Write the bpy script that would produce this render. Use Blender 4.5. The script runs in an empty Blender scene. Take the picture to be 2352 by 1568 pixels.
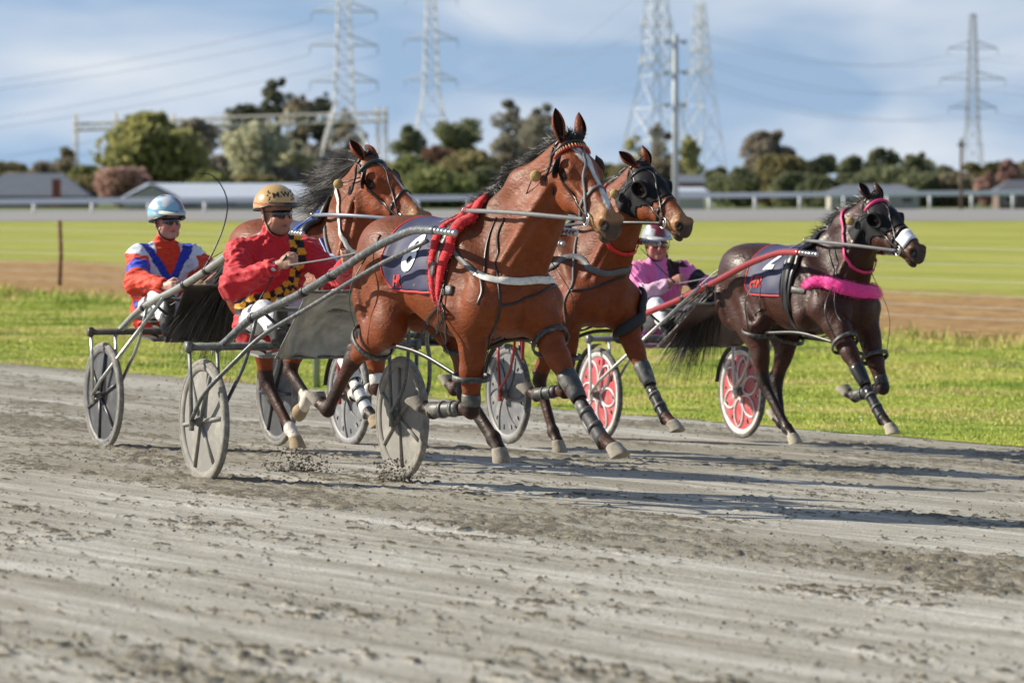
import bpy, bmesh, math, random
import numpy as np
from mathutils import Vector, Matrix
from mathutils.bvhtree import BVHTree
random.seed(7); np.random.seed(7)
R = math.radians
SC = bpy.context.scene
COL = SC.collection
# ---------------------------------------------------------------- camera
FPX = 13067.0; EYE = 1.66                  # focal length in pixels of a 2352 px wide frame, eye height
cd = bpy.data.cameras.new('camera'); cam = bpy.data.objects.new('camera', cd); COL.objects.link(cam)
cd.lens = 200; cd.sensor_width = 36; cd.clip_start = 0.5; cd.clip_end = 9000
cam.location = (0, 0, EYE); cam.rotation_euler = (math.pi/2 - math.atan(356/FPX), 0, 0)
cd.dof.use_dof = True; cd.dof.focus_distance = 32.5; cd.dof.aperture_fstop = 5.8
SC.camera = cam
# ---------------------------------------------------------------- sky and sun
SUN_EL = R(28); PHI = R(14)
sd = Vector((-math.cos(PHI)*math.cos(SUN_EL), math.sin(PHI)*math.cos(SUN_EL), math.sin(SUN_EL)))
sl = bpy.data.lights.new('sun', 'SUN'); sl.energy = 5.0; sl.angle = R(0.53); sl.color = (1.0, 0.92, 0.78)
so = bpy.data.objects.new('sun', sl); COL.objects.link(so); so.rotation_euler = sd.to_track_quat('Z', 'Y').to_euler()
world = bpy.data.worlds.new('World'); SC.world = world; world.use_nodes = True
nt = world.node_tree; N = nt.nodes; L = nt.links; N.clear()
wo = N.new('ShaderNodeOutputWorld'); bg = N.new('ShaderNodeBackground'); L.new(bg.outputs[0], wo.inputs[0])
sky = N.new('ShaderNodeTexSky'); sky.sky_type = 'NISHITA'; sky.sun_disc = False
sky.sun_elevation = SUN_EL; sky.sun_rotation = math.atan2(sd.x, sd.y); sky.air_density = 1.0; sky.dust_density = 0.4; sky.ozone_density = 1.5
tc = N.new('ShaderNodeTexCoord'); sp = N.new('ShaderNodeSeparateXYZ'); L.new(tc.outputs['Generated'], sp.inputs[0])
ma = N.new('ShaderNodeMath'); ma.operation = 'MAXIMUM'; L.new(sp.outputs[2], ma.inputs[0]); ma.inputs[1].default_value = 0
mb = N.new('ShaderNodeMath'); mb.operation = 'ADD'; L.new(ma.outputs[0], mb.inputs[0]); mb.inputs[1].default_value = 0.22
cx = N.new('ShaderNodeCombineXYZ'); L.new(sp.outputs[0], cx.inputs[0]); L.new(sp.outputs[1], cx.inputs[1]); L.new(mb.outputs[0], cx.inputs[2])
nz = N.new('ShaderNodeVectorMath'); nz.operation = 'NORMALIZE'; L.new(cx.outputs[0], nz.inputs[0]); L.new(nz.outputs[0], sky.inputs[0])
mp = N.new('ShaderNodeMapping'); L.new(tc.outputs['Generated'], mp.inputs[0]); mp.inputs['Scale'].default_value = (1.0, 1.0, 3.2); mp.inputs['Location'].default_value = (0.31, 0, 0.02)
n1 = N.new('ShaderNodeTexNoise'); L.new(mp.outputs[0], n1.inputs[0]); n1.inputs['Scale'].default_value = 17; n1.inputs['Detail'].default_value = 3.5; n1.inputs['Roughness'].default_value = 0.45; n1.inputs['Distortion'].default_value = 0.5
cr = N.new('ShaderNodeValToRGB'); L.new(n1.outputs[0], cr.inputs[0]); cr.color_ramp.elements[0].position = 0.40; cr.color_ramp.elements[1].position = 0.70
cr.color_ramp.elements[0].color = (0.16, 0.16, 0.16, 1); cr.color_ramp.elements[1].color = (0.86, 0.86, 0.86, 1)
lowc = N.new('ShaderNodeMapRange'); L.new(sp.outputs[2], lowc.inputs[0]); lowc.inputs[1].default_value = 0.05; lowc.inputs[2].default_value = 0.25; lowc.inputs[3].default_value = 1.0; lowc.inputs[4].default_value = 0.45   # broken cloud lies low, open blue above
cm_ = N.new('ShaderNodeMath'); cm_.operation = 'MULTIPLY'; L.new(cr.outputs[0], cm_.inputs[0]); L.new(lowc.outputs[0], cm_.inputs[1])
mx = N.new('ShaderNodeMix'); mx.data_type = 'RGBA'; L.new(cm_.outputs[0], mx.inputs[0])
hs = N.new('ShaderNodeVectorMath'); hs.operation = 'MULTIPLY'; hs.inputs[1].default_value = (0.98, 1.05, 1.12); L.new(sky.outputs[0], hs.inputs[0])
L.new(hs.outputs[0], mx.inputs[6]); mx.inputs[7].default_value = (6.7, 7.0, 7.4, 1)
L.new(mx.outputs[2], bg.inputs[0]); bg.inputs[1].default_value = 0.086
SC.view_settings.view_transform = 'Standard'; SC.view_settings.look = 'None'; SC.view_settings.exposure = 0.50; SC.view_settings.gamma = 1
SC.render.film_transparent = False
try:
    SC.cycles.use_denoising = True; SC.cycles.max_bounces = 5; SC.cycles.transparent_max_bounces = 6
except Exception: pass

# ---------------------------------------------------------------- helpers
def srgb(r, g, b):
    f = lambda c: (c/255/12.92) if c/255 <= 0.04045 else ((c/255+0.055)/1.055)**2.4
    return (f(r), f(g), f(b))
MATS = {}
def mat(name, col, rough=0.6, metal=0.0, var=0.15, vs=8.0, bump=0.0, bs=40.0, spec=0.5, coat=0.0, attr=False, dirt=None, ds=6.0, sheen=0.0, stretch=None):
    if name in MATS: return MATS[name]
    m = bpy.data.materials.new(name); m.use_nodes = True
    t = m.node_tree; n = t.nodes; l = t.links
    p = n['Principled BSDF']; p.inputs['Roughness'].default_value = rough; p.inputs['Metallic'].default_value = metal
    p.inputs['Specular IOR Level'].default_value = spec; p.inputs['Coat Weight'].default_value = coat; p.inputs['Coat Roughness'].default_value = 0.12
    p.inputs['Sheen Weight'].default_value = sheen
    c = n.new('ShaderNodeTexCoord')
    src = c.outputs['Object']
    if stretch:
        mpn = n.new('ShaderNodeMapping'); mpn.inputs['Scale'].default_value = stretch; l.new(src, mpn.inputs[0]); src = mpn.outputs[0]
    no = n.new('ShaderNodeTexNoise'); no.inputs['Scale'].default_value = vs; no.inputs['Detail'].default_value = 5; l.new(src, no.inputs['Vector'])
    mr = n.new('ShaderNodeMapRange'); l.new(no.outputs[0], mr.inputs[0]); mr.inputs[1].default_value = 0.25; mr.inputs[2].default_value = 0.75
    mr.inputs[3].default_value = 1-var; mr.inputs[4].default_value = 1+var
    vm = n.new('ShaderNodeVectorMath'); vm.operation = 'SCALE'; l.new(mr.outputs[0], vm.inputs['Scale'])
    if attr:
        at_ = n.new('ShaderNodeAttribute'); at_.attribute_name = 'Col'; l.new(at_.outputs['Color'], vm.inputs[0])
    else: vm.inputs[0].default_value = col
    out = vm.outputs[0]
    if dirt:
        nd = n.new('ShaderNodeTexNoise'); nd.inputs['Scale'].default_value = ds; nd.inputs['Detail'].default_value = 6; nd.inputs['Roughness'].default_value = 0.7; l.new(src, nd.inputs['Vector'])
        mr2 = n.new('ShaderNodeMapRange'); l.new(nd.outputs[0], mr2.inputs[0]); mr2.inputs[1].default_value = 0.5; mr2.inputs[2].default_value = 0.68
        mxx = n.new('ShaderNodeMix'); mxx.data_type = 'RGBA'; l.new(mr2.outputs[0], mxx.inputs[0]); l.new(out, mxx.inputs[6]); mxx.inputs[7].default_value = (*dirt, 1); out = mxx.outputs[2]
    l.new(out, p.inputs['Base Color'])
    if bump:
        nb = n.new('ShaderNodeTexNoise'); nb.inputs['Scale'].default_value = bs; nb.inputs['Detail'].default_value = 4; l.new(src, nb.inputs['Vector'])
        bp = n.new('ShaderNodeBump'); bp.inputs['Strength'].default_value = 0.6; bp.inputs['Distance'].default_value = bump; l.new(nb.outputs[0], bp.inputs['Height']); l.new(bp.outputs[0], p.inputs['Normal'])
    if attr and name.startswith('coat'):
        # sweat: patchy gloss; veins and skin folds: a second, coarser relief
        nr_ = n.new('ShaderNodeTexNoise'); nr_.inputs['Scale'].default_value = 9; nr_.inputs['Detail'].default_value = 6; nr_.inputs['Roughness'].default_value = 0.7; l.new(src, nr_.inputs['Vector'])
        m3 = n.new('ShaderNodeMapRange'); l.new(nr_.outputs[0], m3.inputs[0]); m3.inputs[1].default_value = 0.4; m3.inputs[2].default_value = 0.62; m3.inputs[3].default_value = rough+0.12; m3.inputs[4].default_value = rough-0.14; l.new(m3.outputs[0], p.inputs['Roughness'])
        n5 = n.new('ShaderNodeTexNoise'); n5.inputs['Scale'].default_value = 13; n5.inputs['Detail'].default_value = 3; n5.inputs['Distortion'].default_value = 1.2; l.new(src, n5.inputs['Vector'])
        b2 = n.new('ShaderNodeBump'); b2.inputs['Strength'].default_value = 0.5; b2.inputs['Distance'].default_value = 0.011; l.new(n5.outputs[0], b2.inputs['Height']); l.new(bp.outputs[0], b2.inputs['Normal']); l.new(b2.outputs[0], p.inputs['Normal'])
    MATS[name] = m
    return m
def tag(o, label=None, cat=None, group=None, kind=None):
    if label: o['label'] = label
    if cat: o['category'] = cat
    if group: o['group'] = group
    if kind: o['kind'] = kind
    return o
def empty(name, loc=(0,0,0), rz=0.0, label=None, cat=None, group=None):
    o = bpy.data.objects.new(name, None); o.empty_display_size = 0.2; COL.objects.link(o)
    o.location = loc; o.rotation_euler = (0, 0, rz)
    return tag(o, label, cat, group)
def mobj(name, V, F, m, parent=None, smooth=True, cols=None):
    me = bpy.data.meshes.new(name); me.from_pydata([tuple(v) for v in V], [], [tuple(f) for f in F]); me.update()
    o = bpy.data.objects.new(name, me); COL.objects.link(o)
    if m is not None: me.materials.append(m)
    if smooth: me.polygons.foreach_set('use_smooth', np.ones(len(me.polygons), bool))
    if cols is not None:
        ca = me.color_attributes.new('Col', 'FLOAT_COLOR', 'POINT'); a = np.ones((len(V), 4), np.float32); a[:, :3] = cols; ca.data.foreach_set('color', a.ravel())
    if parent is not None: o.parent = parent
    return o
class MB:
    """collects verts/faces into one mesh"""
    def __init__(s): s.V = []; s.F = []; s.MI = []; s.mi = 0
    def add(s, V, F):
        b = len(s.V); s.V += [tuple(v) for v in V]; s.F += [tuple(i+b for i in f) for f in F]; s.MI += [s.mi]*len(F)
    def box(s, c, d, M=None):
        x, y, z = d[0]/2, d[1]/2, d[2]/2
        V = [Vector((sx*x, sy*y, sz*z)) for sx in (-1, 1) for sy in (-1, 1) for sz in (-1, 1)]
        if M is not None: V = [M @ v for v in V]
        V = [v + Vector(c) for v in V]
        s.add(V, [(0,1,3,2), (4,6,7,5), (0,4,5,1), (2,3,7,6), (0,2,6,4), (1,5,7,3)])
    def tube(s, pts, r, n=10, ry=None, side=None, cap=True):
        """polyline tube, r = number or list; ry = flattening radius along `side`"""
        P = [Vector(p) for p in pts]; k = len(P); rr = r if isinstance(r, (list, tuple)) else [r]*k
        V = []; up = None
        for i in range(k):
            t = (P[min(i+1, k-1)] - P[max(i-1, 0)]).normalized()
            if side is not None: a = Vector(side) - t*t.dot(Vector(side)); a.normalize()
            else:
                if up is None: up = Vector((0, 0, 1)) if abs(t.z) < 0.9 else Vector((1, 0, 0))
                a = up - t*t.dot(up); a.normalize(); up = a
            b = t.cross(a)
            q = (ry if ry is not None else None)
            for j in range(n):
                an = 2*math.pi*j/n
                V.append(P[i] + a*math.cos(an)*(q if q is not None else rr[i]) + b*math.sin(an)*rr[i])
        F = [(i*n+j, i*n+(j+1) % n, (i+1)*n+(j+1) % n, (i+1)*n+j) for i in range(k-1) for j in range(n)]
        if cap: F += [tuple(range(n))[::-1], tuple(range((k-1)*n, k*n))]
        s.add(V, F)
    def lathe(s, prof, M=Matrix(), n=24, cap=False):
        """prof = [(r,z)] about local z"""
        V = []; k = len(prof)
        for r, z in prof:
            for j in range(n):
                a = 2*math.pi*j/n; V.append(M @ Vector((r*math.cos(a), r*math.sin(a), z)))
        F = [(i*n+j, i*n+(j+1) % n, (i+1)*n+(j+1) % n, (i+1)*n+j) for i in range(k-1) for j in range(n)]
        if cap: F += [tuple(range(n))[::-1], tuple(range((k-1)*n, k*n))]
        s.add(V, F)
    def build(s, name, m, parent=None, smooth=True, mats=None, cols=None):
        o = mobj(name, s.V, s.F, m, parent, smooth, cols)
        if mats:
            for x in mats: o.data.materials.append(x)
            o.data.polygons.foreach_set('material_index', s.MI)
        return o
def auto_smooth(o, ang=35):
    bm = bmesh.new(); bm.from_mesh(o.data); bm.normal_update()
    for e in bm.edges:
        if len(e.link_faces) == 2 and e.calc_face_angle(0) > R(ang): e.smooth = False
    bm.to_mesh(o.data); bm.free(); return o
def bez(pts, n=24):
    """Catmull-Rom resampling"""
    P = [Vector(p) for p in pts]; Q = [P[0]*2-P[1]] + P + [P[-1]*2-P[-2]]; out = []
    m = len(P)-1
    for i in range(n+1):
        t = i/n*m; k = min(int(t), m-1); u = t-k; a, b, c, d = Q[k], Q[k+1], Q[k+2], Q[k+3]
        out.append(0.5*((2*b)+(c-a)*u+(2*a-5*b+4*c-d)*u*u+(3*b-a-3*c+d)*u**3))
    return out
# heading of the track: right and towards the camera; u = distance across it
TH = R(25); HD = Vector((math.sin(TH), -math.cos(TH), 0)); LD = Vector((math.cos(TH), math.sin(TH), 0))
def uw(x, y): return x*math.cos(TH) + y*math.sin(TH)
def gz(u):
    if u < 22.6: return -0.036*(u-12) if u > -4 else 0.576
    if u < 30: return -0.3816 - (u-22.6)/7.4*0.12
    return -0.50
def at(px, y, z=None, py=None):
    x = (px-1176)/FPX*y
    if z is None: z = EYE - (py-428)/FPX*y
    return Vector((x, y, z))
# ================================================================ GROUND
def pmat(name): 
    m = bpy.data.materials.new(name); m.use_nodes = True; return m, m.node_tree.nodes, m.node_tree.links, m.node_tree.nodes['Principled BSDF']
def noise(n, l, vec, scale, det=5, rough=0.55, dist=0.0):
    a = n.new('ShaderNodeTexNoise'); a.inputs['Scale'].default_value = scale; a.inputs['Detail'].default_value = det; a.inputs['Roughness'].default_value = rough; a.inputs['Distortion'].default_value = dist
    l.new(vec, a.inputs['Vector']); return a.outputs[0]
def ramp(n, l, f, st):
    r = n.new('ShaderNodeValToRGB'); l.new(f, r.inputs[0]); e = r.color_ramp.elements
    while len(e) < len(st): e.new(0.5)
    for i, (p, c) in enumerate(st): e[i].position = p; e[i].color = (*c, 1)
    return r.outputs[0]
def mixc(n, l, f, a, b, mode='MIX'):
    x = n.new('ShaderNodeMix'); x.data_type = 'RGBA'; x.blend_type = mode
    for s_, v in ((x.inputs[0], f), (x.inputs[6], a), (x.inputs[7], b)):
        if isinstance(v, (int, float)): s_.default_value = v
        elif isinstance(v, tuple): s_.default_value = (*v, 1)
        else: l.new(v, s_)
    return x.outputs[2]
def mth(n, l, op, a, b=None):
    x = n.new('ShaderNodeMath'); x.operation = op
    for i, v in enumerate((a, b)):
        if v is None: continue
        if isinstance(v, (int, float)): x.inputs[i].default_value = v
        else: l.new(v, x.inputs[i])
    return x.outputs[0]
def mapr(n, l, f, a, b, c=0.0, d=1.0):
    x = n.new('ShaderNodeMapRange'); l.new(f, x.inputs[0])
    for i, v in enumerate((a, b, c, d)): x.inputs[i+1].default_value = v
    return x.outputs[0]
def trackvec(n, l, sx, sy, sz=1.0):
    """object coords rotated so x runs along the track (all ground objects sit at the origin)"""
    c = n.new('ShaderNodeTexCoord'); m = n.new('ShaderNodeMapping'); m.vector_type = 'POINT'
    m.inputs['Rotation'].default_value = (0, 0, -(TH-math.pi/2)); l.new(c.outputs['Object'], m.inputs[0])
    m2 = n.new('ShaderNodeMapping'); m2.inputs['Scale'].default_value = (sx, sy, sz); l.new(m.outputs[0], m2.inputs[0])
    return m.outputs[0], m2.outputs[0]
def strip(name, us, vs, m, dz=0.0, kind='structure', wob=0.0):
    """sheet between cross-track distances us, along-track positions vs"""
    V = []; F = []
    for i, u in enumerate(us):
        for v in vs:
            uu = u + (wob*(math.sin(v*1.3)+0.7*math.sin(v*3.1+1)+0.5*math.sin(v*7.7)+0.35*math.sin(v*17.1)) if (wob and i == 0) else 0)
            p = LD*uu - HD*v; V.append((p.x, p.y, gz(uu)+dz))
    k = len(vs)
    F = [(i*k+j, i*k+j+1, (i+1)*k+j+1, (i+1)*k+j) for i in range(len(us)-1) for j in range(k-1)]
    return tag(mobj(name, V, F, m), kind=kind)
# track surface: crushed lime-grey grit, real relief: wheel streaks, hoof scrapes and damp crumbly clods
def hsh(i, j, sd): 
    h = (i*374761393+j*668265263+sd*1442695041) & 0xffffffff; h = ((h ^ (h >> 13))*1274126177) & 0xffffffff; return ((h ^ (h >> 16)) & 0xffff)/65535.0
def vn2(x, y, sd=0):
    i, j = np.floor(x).astype(np.int64), np.floor(y).astype(np.int64); fx, fy = x-i, y-j; fx = fx*fx*(3-2*fx); fy = fy*fy*(3-2*fy)
    return (hsh(i, j, sd)*(1-fx)+hsh(i+1, j, sd)*fx)*(1-fy)+(hsh(i, j+1, sd)*(1-fx)+hsh(i+1, j+1, sd)*fx)*fy
def fbm(x, y, o=4, sd=0, g=0.5):
    a = 0; w = 1; t = 0
    for k in range(o): a = a+w*vn2(x*2**k, y*2**k, sd+k); t += w; w *= g
    return a/t
m, n, l, p = pmat('track_grit')
o0, st = trackvec(n, l, 0.22, 2.6)
_, st2 = trackvec(n, l, 0.5, 9.0)
A = noise(n, l, st, 1.3, 6, 0.6, 0.3); B = noise(n, l, st2, 1.0, 5, 0.6); C = noise(n, l, o0, 30, 4, 0.75); G = noise(n, l, o0, 60, 4, 0.8)
at_ = n.new('ShaderNodeAttribute'); at_.attribute_name = 'Col'; sepc = n.new('ShaderNodeSeparateColor'); l.new(at_.outputs['Color'], sepc.inputs[0])
f = mth(n, l, 'ADD', mth(n, l, 'MULTIPLY', A, 0.6), mth(n, l, 'MULTIPLY', B, 0.4))
base = ramp(n, l, f, [(0.36, (0.31, 0.285, 0.225)), (0.5, (0.46, 0.43, 0.36)), (0.62, (0.64, 0.615, 0.545))])
clod = mapr(n, l, mth(n, l, 'ADD', mth(n, l, 'MULTIPLY', sepc.outputs[0], 0.8), mth(n, l, 'MULTIPLY', mth(n, l, 'SUBTRACT', C, 0.5), 1.6)), 0.28, 0.50)
col = mixc(n, l, clod, base, (0.16, 0.14, 0.10))
col = mixc(n, l, mth(n, l, 'MULTIPLY', sepc.outputs[1], 0.6), col, (0.26, 0.235, 0.175))
gr = mapr(n, l, G, 0.34, 0.66, 0.62, 1.34)
vm = n.new('ShaderNodeVectorMath'); vm.operation = 'SCALE'; l.new(col, vm.inputs[0]); l.new(gr, vm.inputs['Scale'])
l.new(vm.outputs[0], p.inputs['Base Color']); p.inputs['Roughness'].default_value = 0.95; p.inputs['Specular IOR Level'].default_value = 0.15
h = mth(n, l, 'ADD', mth(n, l, 'MULTIPLY', G, 0.75), mth(n, l, 'ADD', mth(n, l, 'MULTIPLY', C, 0.6), mth(n, l, 'MULTIPLY', B, 0.4)))
bp = n.new('ShaderNodeBump'); bp.inputs['Distance'].default_value = 0.016; bp.inputs['Strength'].default_value = 0.8; l.new(h, bp.inputs['Height']); l.new(bp.outputs[0], p.inputs['Normal'])
TRACK = m
strip('track', [-14, 22.6], [-40, 5, 20, 40, 60, 100, 260], TRACK, dz=-0.03)
def relief():
    nr, ncx = 1100, 460; y = 14.5*np.exp(np.linspace(0, math.log(72/14.5), nr))[:, None]; k = np.linspace(-0.16, 0.16, ncx)[None, :]; x = y*k; Y_ = y+0*x
    u = x*math.cos(TH)+Y_*math.sin(TH); v = -x*math.sin(TH)+Y_*math.cos(TH)
    band = fbm(u*1.1, v*0.10, 3, 5); streak = fbm(u*7, v*0.5, 3, 11); lum = fbm(u*21, v*13, 4, 21, 0.68); big = fbm(u*2.0, v*1.2, 3, 31); fine = fbm(u*26, v*20, 2, 41)
    t = np.clip((lum*0.66+big*0.30+band*0.24-0.700+0.010*np.clip((29-Y_)/6, 0, 1))/0.05, 0, 1); t = t*t*(3-2*t)
    dep = np.clip((fbm(u*3.1, v*1.5, 3, 51)-0.60)/0.08, 0, 1)
    z = -0.036*(u-12)+0.006*(streak-0.5)+t*(0.006+0.013*fine)*(1+0.2*np.clip((29-Y_)/6, 0, 1))-dep*0.005*(1-t)+0.003*(fine-0.5)
    z = np.where(u > 22.3, z*0-0.036*(u-12)-0.004, z)
    V = np.stack([x, Y_, z], 2).reshape(-1, 3); idx = np.arange(nr*ncx).reshape(nr, ncx)
    F = np.stack([idx[:-1, :-1], idx[:-1, 1:], idx[1:, 1:], idx[1:, :-1]], 2).reshape(-1, 4); keep = (u[:-1, :-1] < 22.55).ravel(); F = F[keep]
    me = bpy.data.meshes.new('track_surface'); me.vertices.add(len(V)); me.vertices.foreach_set('co', V.astype(np.float32).ravel()); me.loops.add(len(F)*4); me.loops.foreach_set('vertex_index', F.astype(np.int32).ravel())
    me.polygons.add(len(F)); me.polygons.foreach_set('loop_start', np.arange(len(F), dtype=np.int32)*4); me.polygons.foreach_set('loop_total', np.full(len(F), 4, np.int32)); me.update()
    me.polygons.foreach_set('use_smooth', np.ones(len(F), bool)); me.materials.append(TRACK)
    ca = me.color_attributes.new('Col', 'FLOAT_COLOR', 'POINT'); a = np.ones((len(V), 4), np.float32); a[:, 0] = t.ravel(); a[:, 1] = np.clip((band-0.45)/0.2+np.clip((u-13.2)/1.5, 0, 0.9)*(streak < 0.62), 0, 1).ravel(); ca.data.foreach_set('color', a.ravel())
    o = bpy.data.objects.new('track_surface', me); COL.objects.link(o); tag(o, kind='structure')
relief()
# infield: verge and paddock grass as one sheet with a bare-earth drain
m, n, l, p = pmat('infield_ground')
o0, st = trackvec(n, l, 0.12, 1.0)
sx = n.new('ShaderNodeSeparateXYZ'); l.new(o0, sx.inputs[0])
N1 = noise(n, l, o0, 0.35, 4, 0.6, 0.5); N2 = noise(n, l, o0, 3.2, 6, 0.7); N3 = noise(n, l, o0, 22, 3, 0.7); N4 = noise(n, l, st, 0.5, 6, 0.6, 0.4)
g = mth(n, l, 'ADD', mth(n, l, 'MULTIPLY', N1, 0.55), mth(n, l, 'MULTIPLY', N2, 0.45))
grass = ramp(n, l, g, [(0.40, (0.12, 0.18, 0.018)), (0.47, (0.28, 0.36, 0.035)), (0.54, (0.42, 0.44, 0.07)), (0.62, (0.50, 0.40, 0.17))])
lawn = ramp(n, l, mth(n, l, 'ADD', mth(n, l, 'MULTIPLY', N4, 0.7), mth(n, l, 'MULTIPLY', N2, 0.3)), [(0.40, (0.26, 0.29, 0.040)), (0.5, (0.37, 0.385, 0.070)), (0.6, (0.46, 0.44, 0.11))])
# cross-track coordinate (y of the rotated frame)
U = mth(n, l, 'ADD', sx.outputs[1], mth(n, l, 'MULTIPLY', mth(n, l, 'SUBTRACT', N1, 0.5), 14.0))
far = mapr(n, l, U, 56, 60)
col = mixc(n, l, far, grass, lawn)
U2 = mth(n, l, 'ADD', U, mth(n, l, 'MULTIPLY', mth(n, l, 'SUBTRACT', noise(n, l, o0, 0.9, 5, 0.7), 0.5), 16.0))
soilmask = mth(n, l, 'MULTIPLY', mapr(n, l, U2, 38.8, 40.0), mapr(n, l, U2, 56.0, 58.0, 1.0, 0.0))
soil = ramp(n, l, N2, [(0.34, (0.17, 0.10, 0.035)), (0.5, (0.42, 0.24, 0.09)), (0.64, (0.60, 0.42, 0.19))])
patch = mapr(n, l, N3, 0.56, 0.62)
soil = mixc(n, l, mth(n, l, 'MULTIPLY', patch, 0.6), soil, (0.10, 0.085, 0.035))
col = mixc(n, l, soilmask, col, soil)
gr = mapr(n, l, N3, 0.3, 0.7, 0.65, 1.35)
vm = n.new('ShaderNodeVectorMath'); vm.operation = 'SCALE'; l.new(col, vm.inputs[0]); l.new(gr, vm.inputs['Scale'])
l.new(vm.outputs[0], p.inputs['Base Color']); p.inputs['Roughness'].default_value = 0.85; p.inputs['Specular IOR Level'].default_value = 0.2
bp = n.new('ShaderNodeBump'); bp.inputs['Distance'].default_value = 0.10; bp.inputs['Strength'].default_value = 0.7
l.new(mth(n, l, 'ADD', N2, mth(n, l, 'MULTIPLY', N3, 0.5)), bp.inputs['Height']); l.new(bp.outputs[0], p.inputs['Normal'])
GRASSM = m
vs = list(np.arange(0, 190, 0.35)) + [200, 260, 400]
strip('infield_ground', [22.35, 23.2, 26, 30, 44, 60, 160, 300], [-60, -20] + vs, GRASSM, dz=0.003, wob=0.10)
# big far ground sheet
def quadsheet(name, pts, m, z):
    return tag(mobj(name, [(x, y, z) for x, y in pts], [tuple(range(len(pts)))], m), kind='structure')
far_grass = mat('far_grass', (0.10, 0.15, 0.035), 0.9, var=0.25, vs=0.02)
quadsheet('ground', [(-3000, -300), (3000, -300), (3000, 6000), (-3000, 6000)], mat('far_soil', (0.115, 0.15, 0.04), 0.9, var=0.25, vs=0.05), -0.75)
quadsheet('paddock', [(-140, 40), (150, 40), (170, 322), (-160, 306)], GRASSM, -0.506)
quadsheet('far_track', [(-160, 345), (170, 358), (200, 600), (-200, 436)], mat('far_track_grey', (0.26, 0.25, 0.235), 0.9, var=0.12, vs=0.08, stretch=(0.2, 1, 1)), -0.47)
# crumbs kicked up over the track (uncountable)
def icorock(c, r, rnd):
    V = []
    for d in ((1,0,0),(-1,0,0),(0,1,0),(0,-1,0),(0,0,1),(0,0,-1)):
        k = r*rnd.uniform(0.55, 1.25); V.append((c[0]+d[0]*k, c[1]+d[1]*k, c[2]+d[2]*k*0.8))
    return V, [(0,2,4),(2,1,4),(1,3,4),(3,0,4),(2,0,5),(1,2,5),(3,1,5),(0,3,5)]
rnd = random.Random(3); b = MB()
for i in range(14000):
    y = 16 + 46*rnd.random()**1.4; x = rnd.uniform(-0.1, 0.1)*y
    u = uw(x, y)
    if u > 22.4: continue
    # crumbs gather in loose windrows
    w = math.sin(u*4.1+math.sin(y*0.7)*1.3)*0.5+math.sin(u*1.7)*0.5
    if rnd.random() > 0.35+0.5*w: continue
    r = 0.003+0.007*rnd.random()**4
    b.add(*icorock((x, y, gz(u)+r*0.35), r, rnd))
tag(b.build('dirt_crumbs', mat('damp_crumb', (0.15, 0.13, 0.10), 0.95, var=0.4, vs=20), smooth=False), 'dark damp crumbs of grit scattered over the grey track', 'dirt', kind='stuff')
# grass blades on the verge (uncountable)
def blades(name, cnt, u0, u1, hmin, hmax, m, seed, wmul=1.0, label=''):
    rn = np.random.RandomState(seed)
    y = rn.uniform(40, 128, cnt*3); x = rn.uniform(-0.098, 0.098, cnt*3)*y; u = x*math.cos(TH)+y*math.sin(TH)
    wv = 0.12*np.sin(y*2.1)+0.08*np.sin(y*5.3)
    k = (u > u0+wv) & (u < u1); x, y, u = x[k][:cnt], y[k][:cnt], u[k][:cnt]
    q = len(x); hgt = rn.uniform(hmin, hmax, q)*(0.6+1.0*np.clip(fbm(x*1.3, y*0.7, 3, 7)*3-1.4, 0, 1)+0.4*np.sin(x*0.7-y*0.45)**2)
    z = np.array([gz(a) for a in u]); an = rn.uniform(0, 6.28, q); w = rn.uniform(0.002, 0.0055, q)*wmul*(y/60)
    lx = rn.normal(0, 0.45, q)*hgt; ly = rn.normal(0, 0.45, q)*hgt
    V = np.zeros((q, 5, 3)); ca, sa = np.cos(an)*w, np.sin(an)*w
    V[:, 0] = np.c_[x-ca, y-sa, z]; V[:, 1] = np.c_[x+ca, y+sa, z]
    V[:, 2] = np.c_[x+ca*0.8+lx*0.4, y+sa*0.8+ly*0.4, z+hgt*0.6]; V[:, 3] = np.c_[x-ca*0.8+lx*0.4, y-sa*0.8+ly*0.4, z+hgt*0.6]
    V[:, 4] = np.c_[x+lx, y+ly, z+hgt]
    V = V.reshape(-1, 3)
    me = bpy.data.meshes.new(name); me.vertices.add(len(V)); me.vertices.foreach_set('co', V.ravel())
    i0 = np.arange(q)*5
    loops = np.c_[i0, i0+1, i0+2, i0+3, i0+3, i0+2, i0+4].ravel()
    me.loops.add(len(loops)); me.loops.foreach_set('vertex_index', loops)
    ls = np.c_[np.arange(q)*7, np.arange(q)*7+4].ravel(); me.polygons.add(2*q); me.polygons.foreach_set('loop_start', ls)
    me.polygons.foreach_set('loop_total', np.tile([4, 3], q)); me.update(); me.validate()
    me.materials.append(m); o = bpy.data.objects.new(name, me); COL.objects.link(o)
    return tag(o, label, 'grass', kind='stuff')
def grassm(name, st, sc):
    m, n, l, p = pmat(name); c = n.new('ShaderNodeTexCoord'); nn = noise(n, l, c.outputs['Object'], sc, 6, 0.7)
    l.new(ramp(n, l, nn, st), p.inputs['Base Color']); p.inputs['Roughness'].default_value = 0.6; p.inputs['Specular IOR Level'].default_value = 0.3
    p.inputs['Transmission Weight'].default_value = 0.0
    return m
gm = grassm('blade_green', [(0.39, (0.11, 0.19, 0.015)), (0.46, (0.33, 0.42, 0.045)), (0.53, (0.56, 0.55, 0.12)), (0.60, (0.62, 0.48, 0.22))], 0.45)
blades('verge_grass', 160000, 22.40, 38.5, 0.012, 0.040, gm, 1, label='short bright green and straw-tipped grass of the verge beside the track')
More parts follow.
